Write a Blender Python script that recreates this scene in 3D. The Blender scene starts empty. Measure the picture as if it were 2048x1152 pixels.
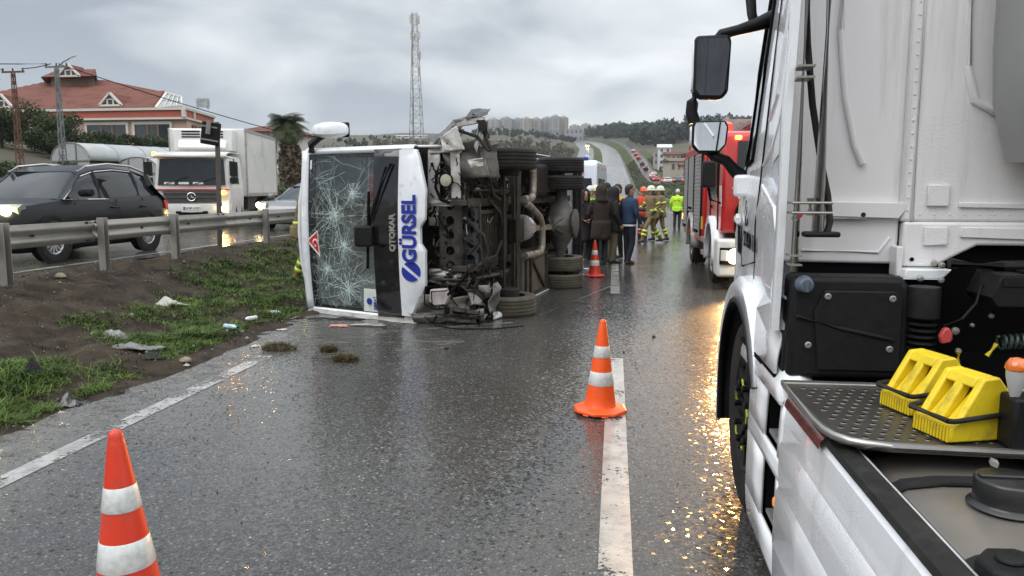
import bpy, math, random
import numpy as np
from mathutils import Vector, Matrix, Euler

rng = np.random.default_rng(7)
random.seed(7)
R = math.radians
SC = bpy.context.scene
COL = SC.collection

# ------------------------------------------------------------------ camera
EYE = 1.68
cd = bpy.data.cameras.new('camera')
cam = bpy.data.objects.new('camera', cd)
COL.objects.link(cam)
cam.location = (0, 0, EYE)
cam.rotation_euler = (R(90 - 7.2532), 0, R(7.5588))
cd.sensor_width = 36
cd.lens = 1540 / 2048 * 36
cd.clip_start = 0.05
cd.clip_end = 5000
SC.camera = cam

# ------------------------------------------------------------------ sky and sun
SUN_EL, SUN_AZ = 46, 236          # overcast: a very soft brighter part of the cloud behind the camera
w = bpy.data.worlds.new('World')
SC.world = w
w.use_nodes = True
nt = w.node_tree
nt.nodes.clear()


def nd(t, kind, **kw):
    n = t.nodes.new(kind)
    for k, v in kw.items():
        setattr(n, k, v)
    return n


def lk(t, a, b):
    t.links.new(a, b)


sky = nd(nt, 'ShaderNodeTexSky', sky_type='NISHITA')
sky.sun_disc = False
sky.sun_elevation = R(SUN_EL)
sky.sun_rotation = R(SUN_AZ)
tc = nd(nt, 'ShaderNodeTexCoord')
sep = nd(nt, 'ShaderNodeSeparateXYZ')
lk(nt, tc.outputs['Generated'], sep.inputs[0])


def wm(op, a, b=None, c=None):
    n = nd(nt, 'ShaderNodeMath', operation=op)
    for i, v in enumerate((a, b, c)):
        if v is None:
            continue
        if isinstance(v, (int, float)):
            n.inputs[i].default_value = v
        else:
            lk(nt, v, n.inputs[i])
    return n.outputs[0]


zz = wm('MAXIMUM', sep.outputs[2], 0.0)
den = wm('ADD', zz, 0.30)
cx = wm('DIVIDE', sep.outputs[0], den)
cy = wm('DIVIDE', sep.outputs[1], den)
cmb = nd(nt, 'ShaderNodeCombineXYZ')
lk(nt, cx, cmb.inputs[0])
lk(nt, cy, cmb.inputs[1])
n1 = nd(nt, 'ShaderNodeTexNoise')
n1.inputs['Scale'].default_value = 1.75
n1.inputs['Detail'].default_value = 7
n1.inputs['Roughness'].default_value = 0.47
n1.inputs['Distortion'].default_value = 0.35
lk(nt, cmb.outputs[0], n1.inputs['Vector'])
n2 = nd(nt, 'ShaderNodeTexNoise')
n2.inputs['Scale'].default_value = 0.7
n2.inputs['Detail'].default_value = 3
lk(nt, cmb.outputs[0], n2.inputs['Vector'])
mixn = wm('ADD', wm('ADD', wm('MULTIPLY', n1.outputs[0], 0.6), wm('MULTIPLY', n2.outputs[0], 0.4)), wm('MULTIPLY_ADD', sep.outputs[0], 0.14, 0.005))
ramp = nd(nt, 'ShaderNodeValToRGB')
ramp.color_ramp.elements[0].position = 0.40
ramp.color_ramp.elements[0].color = (0.305, 0.345, 0.402, 1)
ramp.color_ramp.elements[1].position = 0.62
ramp.color_ramp.elements[1].color = (0.900, 0.925, 0.930, 1)
lk(nt, mixn, ramp.inputs[0])
# towards the horizon the cloud deck closes into an even pale grey
hz = nd(nt, 'ShaderNodeMapRange')
hz.inputs[1].default_value = 0.0
hz.inputs[2].default_value = 0.17
hz.inputs[3].default_value = 0.45
hz.inputs[4].default_value = 0.0
lk(nt, zz, hz.inputs[0])
mh = nd(nt, 'ShaderNodeMix', data_type='RGBA')
lk(nt, hz.outputs[0], mh.inputs['Factor'])
lk(nt, ramp.outputs[0], mh.inputs[6])
mh.inputs[7].default_value = (0.585, 0.615, 0.635, 1)
# overcast deck: brighter overhead than at the horizon
zen = nd(nt, 'ShaderNodeMapRange')
zen.inputs[1].default_value = 0.22
zen.inputs[2].default_value = 1.0
zen.inputs[3].default_value = 10.0
zen.inputs[4].default_value = 27.0
lk(nt, zz, zen.inputs[0])
sc_ = nd(nt, 'ShaderNodeVectorMath', operation='SCALE')
lk(nt, mh.outputs[2], sc_.inputs[0])
lk(nt, zen.outputs[0], sc_.inputs['Scale'])
mx = nd(nt, 'ShaderNodeMix', data_type='RGBA')
mx.inputs['Factor'].default_value = 0.93
lk(nt, sky.outputs[0], mx.inputs[6])
lk(nt, sc_.outputs[0], mx.inputs[7])
bg = nd(nt, 'ShaderNodeBackground')
bg.inputs[1].default_value = 0.1
lk(nt, mx.outputs[2], bg.inputs[0])
wo = nd(nt, 'ShaderNodeOutputWorld')
lk(nt, bg.outputs[0], wo.inputs[0])

sd = bpy.data.lights.new('sun', 'SUN')
sd.energy = 1.5
sd.angle = R(50)
sd.color = (1.0, 0.97, 0.93)
sun = bpy.data.objects.new('sun', sd)
COL.objects.link(sun)
az, el = R(SUN_AZ), R(SUN_EL)
sun.rotation_euler = Vector((math.sin(az) * math.cos(el), math.cos(az) * math.cos(el), math.sin(el))).to_track_quat('Z', 'Y').to_euler()

SC.view_settings.view_transform = 'Standard'
SC.view_settings.look = 'None'
SC.view_settings.exposure = 0.36
SC.view_settings.gamma = 1
SC.view_settings.use_curve_mapping = False
SC.render.engine = 'CYCLES'
SC.cycles.use_denoising = True
SC.cycles.denoising_prefilter = 'ACCURATE'
SC.cycles.max_bounces = 7
SC.cycles.transparent_max_bounces = 12
SC.cycles.caustics_reflective = False
SC.cycles.caustics_refractive = False
SC.cycles.sample_clamp_indirect = 6

# ------------------------------------------------------------------ things
ORG = {}      # object name -> origin in which its geometry was written


def thing(name, label, cat, loc=(0, 0, 0), group=None, rot=None, world=True):
    o = bpy.data.objects.new(name, None)
    COL.objects.link(o)
    o.empty_display_size = .2
    o.location = loc
    if rot is not None:
        o.rotation_euler = rot
        world = False
    tag(o, label, cat, group)
    ORG[o.name] = Vector(loc) if world else Vector((0, 0, 0))
    return o


def tag(o, label=None, cat=None, group=None, kind=None):
    if label: o['label'] = label
    if cat: o['category'] = cat
    if group: o['group'] = group
    if kind: o['kind'] = kind
    return o


def kids(o):
    return [c for c in COL.objects if c.parent == o]


def copy_tree(o, parent=None, table=None):
    if table is None:
        table = {}
        for c in COL.objects:
            if c.parent is not None:
                table.setdefault(c.parent.name, []).append(c)
    c = o.copy()
    COL.objects.link(c)
    if parent is not None:
        c.parent = parent
    ORG[c.name] = ORG.get(o.name, Vector())
    for ch in table.get(o.name, []):
        copy_tree(ch, c, table)
    return c


def lin(c):
    return tuple(x / 12.92 if x <= .04045 else ((x + .055) / 1.055) ** 2.4 for x in c)


def frame(d, up=(0, 0, 1)):
    d = Vector(d).normalized()
    u = Vector(up)
    if abs(d.dot(u)) > .98:
        u = Vector((1, 0, 0))
    s = d.cross(u).normalized()
    return s, s.cross(d).normalized(), d


class MB:
    def __init__(s):
        s.v, s.f, s.m = [], [], []

    def add(s, vs, fs, slot=0):
        b = len(s.v)
        s.v.extend(tuple(map(float, p)) for p in vs)
        for f in fs:
            s.f.append(tuple(i + b for i in f))
            s.m.append(slot)
        return s

    def box(s, x0, x1, y0, y1, z0, z1, slot=0):
        return s.add([(x, y, z) for z in (z0, z1) for y in (y0, y1) for x in (x0, x1)],
                     [(0, 2, 3, 1), (4, 5, 7, 6), (0, 1, 5, 4), (2, 6, 7, 3), (0, 4, 6, 2), (1, 3, 7, 5)], slot)

    def obox(s, c, size, rot=(0, 0, 0), slot=0):
        M = Euler(rot).to_matrix()
        a, b, d = (x / 2 for x in size)
        vs = [Vector(c) + M @ Vector((x, y, z)) for z in (-d, d) for y in (-b, b) for x in (-a, a)]
        return s.add(vs, [(0, 2, 3, 1), (4, 5, 7, 6), (0, 1, 5, 4), (2, 6, 7, 3), (0, 4, 6, 2), (1, 3, 7, 5)], slot)

    def bar(s, p0, p1, wd, h, up=(0, 0, 1), slot=0):
        p0, p1 = Vector(p0), Vector(p1)
        a, b, _ = frame(p1 - p0, up)
        vs = [p + a * x * wd / 2 + b * y * h / 2 for p in (p0, p1) for x, y in ((-1, -1), (1, -1), (1, 1), (-1, 1))]
        return s.add(vs, [(3, 2, 1, 0), (4, 5, 6, 7), (0, 1, 5, 4), (1, 2, 6, 5), (2, 3, 7, 6), (3, 0, 4, 7)], slot)

    def loft(s, rings, closed=True, caps=True, slot=0):
        n = len(rings[0])
        b = len(s.v)
        for r in rings:
            s.v.extend(tuple(map(float, p)) for p in r)
        for i in range(len(rings) - 1):
            for j in range(n if closed else n - 1):
                k = (j + 1) % n
                s.f.append((b + i * n + j, b + i * n + k, b + (i + 1) * n + k, b + (i + 1) * n + j))
                s.m.append(slot)
        if caps and closed:
            s.f.append(tuple(b + j for j in reversed(range(n))))
            s.f.append(tuple(b + (len(rings) - 1) * n + j for j in range(n)))
            s.m += [slot, slot]
        return s

    def tube(s, pts, r, n=8, slot=0, caps=True):
        pts = [Vector(p) for p in pts]
        rs = r if isinstance(r, (list, tuple)) else [r] * len(pts)
        rings = []
        a = b = None
        for i, p in enumerate(pts):
            d = (pts[min(i + 1, len(pts) - 1)] - pts[max(i - 1, 0)])
            if d.length < 1e-9:
                d = Vector((0, 0, 1))
            if a is None:
                a, b, _ = frame(d)
            else:
                d.normalize()
                a = (a - d * a.dot(d)).normalized()
                b = d.cross(a)
            rings.append([p + (a * math.cos(t) + b * math.sin(t)) * rs[i] for t in [2 * math.pi * k / n for k in range(n)]])
        return s.loft(rings, True, caps, slot)

    def cyl(s, p0, p1, r0, r1=None, n=16, slot=0):
        return s.tube([p0, p1], [r0, r0 if r1 is None else r1], n, slot)

    def lathe(s, prof, o=(0, 0, 0), axis=(0, 0, 1), n=24, slot=0, caps=True, ph=0):
        a, b, d = frame(axis)
        o = Vector(o)
        rings = [[o + d * h + (a * math.cos(t) + b * math.sin(t)) * r for t in [ph + 2 * math.pi * k / n for k in range(n)]] for r, h in prof]
        return s.loft(rings, True, caps, slot)

    def prism(s, poly, ax, a, b, slot=0):
        # poly: 2d points in the two other axes (in x,y,z order)
        def p3(p, t):
            q = list(p)
            q.insert('xyz'.index(ax), t)
            return q
        n = len(poly)
        vs = [p3(p, a) for p in poly] + [p3(p, b) for p in poly]
        fs = [tuple(reversed(range(n))), tuple(range(n, 2 * n))] + [(i, (i + 1) % n, n + (i + 1) % n, n + i) for i in range(n)]
        return s.add(vs, fs, slot)

    def grid(s, fn, nu, nv, slot=0):
        vs = [fn(i / nu, j / nv) for j in range(nv + 1) for i in range(nu + 1)]
        fs = [(j * (nu + 1) + i, j * (nu + 1) + i + 1, (j + 1) * (nu + 1) + i + 1, (j + 1) * (nu + 1) + i) for j in range(nv) for i in range(nu)]
        return s.add(vs, fs, slot)

    def build(s, name, mats, parent=None, bevel=0.0, smooth=35, seg=2, solid=0, sub=0, fixn=True):
        og = ORG.get(parent.name, Vector()) if parent is not None else Vector()
        me = bpy.data.meshes.new(name)
        me.from_pydata([(x - og.x, y - og.y, z - og.z) for x, y, z in s.v], [], s.f)
        if not isinstance(mats, (list, tuple)):
            mats = [mats]
        for mm in mats:
            me.materials.append(mm)
        if len(mats) > 1:
            me.polygons.foreach_set('material_index', s.m)
        if fixn and len(s.f) < 60000:
            import bmesh
            bm = bmesh.new()
            bm.from_mesh(me)
            bmesh.ops.recalc_face_normals(bm, faces=bm.faces)
            bm.to_mesh(me)
            bm.free()
        if smooth:
            me.polygons.foreach_set('use_smooth', [True] * len(me.polygons))
            me.set_sharp_from_angle(angle=R(smooth))
        me.update()
        o = bpy.data.objects.new(name, me)
        COL.objects.link(o)
        if parent is not None:
            o.parent = parent
            ORG[o.name] = og
        if sub:
            mo = o.modifiers.new('sub', 'SUBSURF')
            mo.levels = mo.render_levels = sub
        if solid:
            mo = o.modifiers.new('solid', 'SOLIDIFY')
            mo.thickness = solid
            mo.offset = 0
        if bevel:
            mo = o.modifiers.new('bevel', 'BEVEL')
            mo.width = bevel
            mo.segments = seg
            mo.limit_method = 'ANGLE'
            mo.angle_limit = R(30)
            mo.harden_normals = False
        return o


def text(name, s, size, M, mt, parent, ext=.003, bold=0.0, sx=1.0, align='CENTER'):
    cu = bpy.data.curves.new(name, 'FONT')
    cu.body = s
    cu.size = size
    cu.extrude = ext
    cu.offset = bold
    cu.align_x = align
    cu.align_y = 'CENTER'
    o = bpy.data.objects.new(name, cu)
    COL.objects.link(o)
    bpy.context.view_layer.update()
    me = bpy.data.meshes.new_from_object(o.evaluated_get(bpy.context.evaluated_depsgraph_get()))
    COL.objects.unlink(o)
    bpy.data.objects.remove(o)
    og = ORG.get(parent.name, Vector()) if parent is not None else Vector()
    me.transform(Matrix.Translation(-og) @ M @ Matrix.Diagonal((sx, 1, 1, 1)))
    me.materials.clear()
    me.materials.append(mt)
    o = bpy.data.objects.new(name, me)
    COL.objects.link(o)
    if parent is not None:
        o.parent = parent
        ORG[o.name] = og
    return o


def axes(o, x, y):
    """4x4 with local x along X, local y along Y at O (for lettering on a face)."""
    x = Vector(x).normalized()
    y = Vector(y)
    y = (y - x * y.dot(x)).normalized()
    z = x.cross(y)
    M = Matrix((x, y, z)).transposed().to_4x4()
    M.translation = Vector(o)
    return M


# ------------------------------------------------------------------ materials
MATS = {}


def mat(name, col, rough=.5, metal=0., var=.12, vs=6., bump=0., bs=60., coat=0., crough=.06, spec=.5, dirt=None, emit=None,
        drops=0., island=0., trans=0., det=5., hue=None, streak=1.):
    """Principled material in object space: base colour broken up by noise, optional dirt (colour, amount, scale), fine bump, raindrops."""
    m = bpy.data.materials.new(name)
    m.use_nodes = True
    t = m.node_tree
    p = t.nodes['Principled BSDF']
    tcn = nd(t, 'ShaderNodeTexCoord')
    base = None
    c = tuple(col) + (1,)

    def noise(scale, detail=det, r=.55, st=1.):
        n = nd(t, 'ShaderNodeTexNoise')
        if st != 1.:
            mp = nd(t, 'ShaderNodeMapping')
            mp.inputs['Scale'].default_value = (1, 1, st)
            lk(t, tcn.outputs['Object'], mp.inputs[0])
        n.inputs['Scale'].default_value = scale
        n.inputs['Detail'].default_value = detail
        n.inputs['Roughness'].default_value = r
        lk(t, mp.outputs[0] if st != 1. else tcn.outputs['Object'], n.inputs['Vector'])
        return n.outputs[0]
    if var:
        mxn = nd(t, 'ShaderNodeMix', data_type='RGBA')
        mr = nd(t, 'ShaderNodeMapRange')
        mr.inputs[1].default_value = .3
        mr.inputs[2].default_value = .7
        lk(t, noise(vs), mr.inputs[0])
        lk(t, mr.outputs[0], mxn.inputs['Factor'])
        h2 = hue or col
        mxn.inputs[6].default_value = tuple(max(0, x * (1 - var)) for x in col) + (1,)
        mxn.inputs[7].default_value = tuple(min(1, x * (1 + var)) for x in h2) + (1,)
        base = mxn.outputs[2]
    if island:
        geo = nd(t, 'ShaderNodeNewGeometry')
        hsv = nd(t, 'ShaderNodeHueSaturation')
        mr = nd(t, 'ShaderNodeMapRange')
        mr.inputs[3].default_value = 1 - island
        mr.inputs[4].default_value = 1 + island
        lk(t, geo.outputs['Random Per Island'], mr.inputs[0])
        lk(t, mr.outputs[0], hsv.inputs['Value'])
        if base: lk(t, base, hsv.inputs['Color'])
        else: hsv.inputs['Color'].default_value = c
        base = hsv.outputs[0]
    rs = None
    if dirt:
        dc, amt, dsc = dirt
        mr = nd(t, 'ShaderNodeMapRange')
        mr.inputs[1].default_value = .62 - .3 * amt
        mr.inputs[2].default_value = .72 - .12 * amt
        mr.inputs[4].default_value = min(1, .35 + amt * .6)
        lk(t, noise(dsc, 8, .68, streak), mr.inputs[0])
        mxn = nd(t, 'ShaderNodeMix', data_type='RGBA')
        lk(t, mr.outputs[0], mxn.inputs['Factor'])
        if base: lk(t, base, mxn.inputs[6])
        else: mxn.inputs[6].default_value = c
        mxn.inputs[7].default_value = tuple(dc) + (1,)
        base = mxn.outputs[2]
        mr2 = nd(t, 'ShaderNodeMapRange')
        mr2.inputs[3].default_value = rough
        mr2.inputs[4].default_value = min(1, rough + .3)
        lk(t, mr.outputs[0], mr2.inputs[0])
        rs = mr2.outputs[0]
    if base: lk(t, base, p.inputs['Base Color'])
    else: p.inputs['Base Color'].default_value = c
    if rs: lk(t, rs, p.inputs['Roughness'])
    else: p.inputs['Roughness'].default_value = rough
    p.inputs['Metallic'].default_value = metal
    p.inputs['Coat Weight'].default_value = coat
    p.inputs['Coat Roughness'].default_value = crough
    p.inputs['Specular IOR Level'].default_value = spec
    if trans:
        p.inputs['Transmission Weight'].default_value = trans
    hgt = None
    if bump:
        bn = nd(t, 'ShaderNodeBump')
        bn.inputs['Strength'].default_value = bump
        bn.inputs['Distance'].default_value = .01
        lk(t, noise(bs, 4), bn.inputs['Height'])
        hgt = bn.outputs[0]
        lk(t, hgt, p.inputs['Normal'])
    if drops:
        vo = nd(t, 'ShaderNodeTexVoronoi')
        vo.inputs['Scale'].default_value = 95
        lk(t, tcn.outputs['Object'], vo.inputs['Vector'])
        mr = nd(t, 'ShaderNodeMapRange')
        mr.inputs[1].default_value = .12
        mr.inputs[2].default_value = .38
        mr.inputs[3].default_value = 1
        mr.inputs[4].default_value = 0
        lk(t, vo.outputs['Distance'], mr.inputs[0])
        ms = nd(t, 'ShaderNodeMapRange')
        ms.inputs[1].default_value = .48
        ms.inputs[2].default_value = .62
        lk(t, noise(3.2, 3), ms.inputs[0])
        mu = nd(t, 'ShaderNodeMath', operation='MULTIPLY')
        lk(t, mr.outputs[0], mu.inputs[0])
        lk(t, ms.outputs[0], mu.inputs[1])
        bn = nd(t, 'ShaderNodeBump')
        bn.inputs['Strength'].default_value = drops
        bn.inputs['Distance'].default_value = .004
        lk(t, mu.outputs[0], bn.inputs['Height'])
        if hgt: lk(t, hgt, bn.inputs['Normal'])
        lk(t, bn.outputs[0], p.inputs['Normal'])
        lk(t, bn.outputs[0], p.inputs['Coat Normal'])
    if emit:
        p.inputs['Emission Color'].default_value = tuple(emit[0]) + (1,)
        p.inputs['Emission Strength'].default_value = emit[1]
    MATS[name] = m
    return m


MUD = (.085, .072, .052)
m_white = mat('white_paint', (.80, .815, .83), .25, var=.03, coat=.8, streak=.3, drops=.35, dirt=((.44, .42, .38), .26, 5))
m_whited = mat('white_paint_wet', (.80, .82, .84), .25, var=.03, coat=.8, crough=.04, drops=1.2, streak=.15, dirt=((.42, .41, .38), .30, 7))
m_cabback = mat('pale_grey_cab_paint', (.74, .715, .72), .36, var=.05, vs=1.2, coat=.35, crough=.2, drops=.3, streak=.07, dirt=((.46, .44, .41), .30, 9))
m_blackp = mat('black_plastic', (.0085, .0085, .0092), .5, var=.3, vs=20, bump=.2, bs=220, spec=.22)
m_blackg = mat('black_gloss', (.010, .010, .012), .12, var=.1, coat=.5, dirt=((.06, .055, .05), .25, 4))
m_rubber = mat('rubber', (.015, .0145, .014), .62, spec=.25, var=.3, vs=14, bump=.2, bs=120, dirt=((.06, .052, .042), .35, 6))
m_rubmud = mat('muddy_rubber', (.060, .053, .038), .55, var=.35, vs=9, bump=.3, bs=70, dirt=((.12, .10, .065), .45, 5))
m_chassis = mat('dirty_chassis_steel', (.036, .032, .027), .58, var=.5, vs=7, bump=.4, bs=45, dirt=((.10, .085, .06), .30, 5), spec=.25)
m_chassis2 = mat('dark_chassis_steel', (.014, .0135, .013), .55, var=.4, vs=9, bump=.35, bs=50, dirt=((.05, .043, .033), .32, 6), spec=.2)
m_pipe = mat('exhaust_steel', (.30, .275, .235), .45, .55, var=.3, vs=9, bump=.2, bs=40, dirt=((.13, .10, .07), .45, 6))
m_alu = mat('dull_aluminium', (.42, .41, .39), .42, .6, var=.2, vs=8, bump=.15, bs=80, dirt=((.14, .12, .09), .3, 5))
m_steel = mat('galvanised_steel', (.29, .275, .25), .45, .45, var=.18, vs=3, bump=.1, bs=40, dirt=((.16, .14, .11), .35, 3))
m_chrome = mat('polished_steel', (.62, .60, .58), .2, 1., var=.06)
m_crush = mat('crushed_white_panel', (.40, .39, .365), .36, var=.25, vs=4, bump=.2, bs=14, coat=.3, dirt=((.09, .08, .065), .42, 6))
m_torn = mat('torn_muddy_panel', (.040, .036, .032), .3, var=.4, vs=3, bump=.12, bs=18, coat=.5, dirt=((.26, .25, .23), .25, 9))
m_orange = mat('cone_orange', (.78, .075, .012), .38, var=.1, coat=.2, bump=.08, bs=90, dirt=((.40, .06, .03), .2, 6))
m_coneor = mat('fluorescent_cone', (.93, .105, .010), .42, var=.08, coat=.15, drops=.4, dirt=((.42, .12, .06), .24, 11))
m_conered = mat('cone_red', (.66, .042, .014), .4, var=.08, coat=.2, drops=.4, dirt=((.30, .06, .04), .34, 12))
m_refl = mat('reflective_white', (.70, .72, .70), .3, var=.12, vs=40, coat=.3, bump=.15, bs=160, dirt=((.36, .35, .31), .36, 12))
m_red = mat('fire_red', (.50, .018, .018), .28, var=.08, coat=.6, dirt=((.25, .03, .025), .15, 3))
m_glassd = mat('dark_glass', (.012, .015, .017), .05, var=.2, vs=2, spec=.5)
m_black = mat('near_black', (.004, .004, .0045), .8, var=.2, spec=.08)
m_lampw = mat('lamp_glass', (.55, .56, .55), .12, var=.1, coat=.6)
m_amber = mat('amber_lens', (.75, .20, .015), .15, var=.1, coat=.6, emit=((1, .32, .03), .35))
m_amberon = mat('amber_lens_lit', (.8, .3, .05), .3, var=0, emit=((1, .36, .06), 5))
m_headglass = mat('headlamp_glass', (.20, .21, .21), .08, var=.3, vs=20, coat=.8)
m_fogon = mat('headlamp_yellow_lit', (.9, .85, .5), .3, var=0, emit=((1, .90, .36), 60))
m_headon = mat('headlamp_lit', (.9, .85, .6), .3, var=0, emit=((1, .93, .50), 30))
m_headwarm = mat('headlamp_warm_lit', (.9, .8, .5), .3, var=0, emit=((1, .72, .30), 60))
m_tailon = mat('tail_lamp_lit', (.6, .03, .02), .3, var=0, emit=((1, .06, .03), 9))
m_tail = mat('tail_lens', (.42, .02, .018), .15, var=.1, coat=.5, emit=((1, .06, .03), .12))
m_blue = mat('logo_blue', (.015, .03, .27), .35, var=.05)
m_yellow = mat('chock_yellow', (.72, .53, .012), .5, var=.10, vs=9, bump=.15, bs=60, drops=.3, dirt=((.30, .22, .04), .36, 13))
m_mirror = mat('mirror_glass', (.70, .72, .74), .02, 1., var=0)
m_mirrord = mat('mirror_painted_dark', (.10, .105, .115), .04, 1., var=.2, vs=4)  # a dark reflection put into the colour of the mirror glass
# ------------------------------------------------------------------ ground profile
def hill(y):
    return np.interp(y, [-60, 150, 200, 240, 280, 346, 420, 495, 600, 800, 1200, 1700], [0, 0, .5, 1.6, 4, 12.5, 20, 27, 37, 53, 68, 72])


def bend(y):
    return np.interp(y, [-60, 140, 220, 280, 346, 420, 495, 600, 700, 800, 1200, 1700], [0, 0, .6, .8, -1.4, -3.0, -5.5, -15, -30, -52, -160, -320])


def prof(x):
    # height across the road, relative to the road, at offset x from the carriageway line
    return np.interp(x, [-900, -240, -120, -75, -46, -30, -19.5, -17.2, -16.9, -8.55, -8.5, -7.3, -6.5, -5.2, -4.05, -3.9, 5.3, 5.8, 8.2, 9, 14.5, 16, 26, 60, 300, 900],
                     [10, 7, 6.6, 6.2, 5.4, 2.6, .5, .42, .36, .36, .43, .40, .20, .09, -.01, -.05, -.05, .1, 2.3, 2.7, 2.7, 2.3, 4.0, 7, 9, 9])


def ground(x, y):
    x, y = np.asarray(x, float), np.asarray(y, float)
    far = np.clip((y - 60) / 200, 0, 1)
    b = bend(y)
    nz = (np.sin(x * .031 + 1.3) * np.sin(y * .017 + .4) + .5 * np.sin(x * .083 + y * .041)) * 1.1
    away = np.clip((np.abs(x - b + 1) - 24) / 60, 0, 1)
    tail = np.where(x - b > 16, 1 - .0 * far, 1)
    return hill(y) + prof(x - b) * tail + nz * away * far


m_ground = mat('field_soil', (.060, .048, .030), .9, var=.35, vs=.035, hue=(.062, .060, .028), dirt=((.095, .078, .052), .35, .06), bump=.4, bs=3)


def terrain():
    xs = np.unique(np.concatenate([np.linspace(-900, -200, 16), np.linspace(-200, -40, 25), np.linspace(-40, -17.3, 12), [-17.0, -13, -9.2, -8.62, -8.5, -8.0, -7.3, -6.5, -5.2, -4.3, -3.9, -2, 2, 5.2, 5.4, 5.9, 7, 8.2, 9, 11, 14.5, 16], np.linspace(18, 80, 14), np.linspace(100, 700, 12)]))
    ys = np.unique(np.concatenate([np.linspace(-60, 60, 25), np.linspace(60, 400, 69), np.linspace(400, 800, 41), np.linspace(800, 1700, 19)]))
    X, Y = np.meshgrid(xs, ys)
    b = bend(Y)
    Xs = X + b
    Z = ground(Xs, Y)
    Z = np.where((X > -8.62) & (X < -3.95) & (Y < 46), Z - .12, Z)
    n, m = len(xs), len(ys)
    mb = MB()
    mb.v = list(zip(Xs.ravel(), Y.ravel(), Z.ravel()))
    for j in range(m - 1):
        for i in range(n - 1):
            a = j * n + i
            mb.f.append((a, a + 1, a + n + 1, a + n))
            mb.m.append(0)
    o = mb.build('terrain', m_ground, smooth=60)
    tag(o, kind='structure')


terrain()

# ------------------------------------------------------------------ wet asphalt


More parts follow.
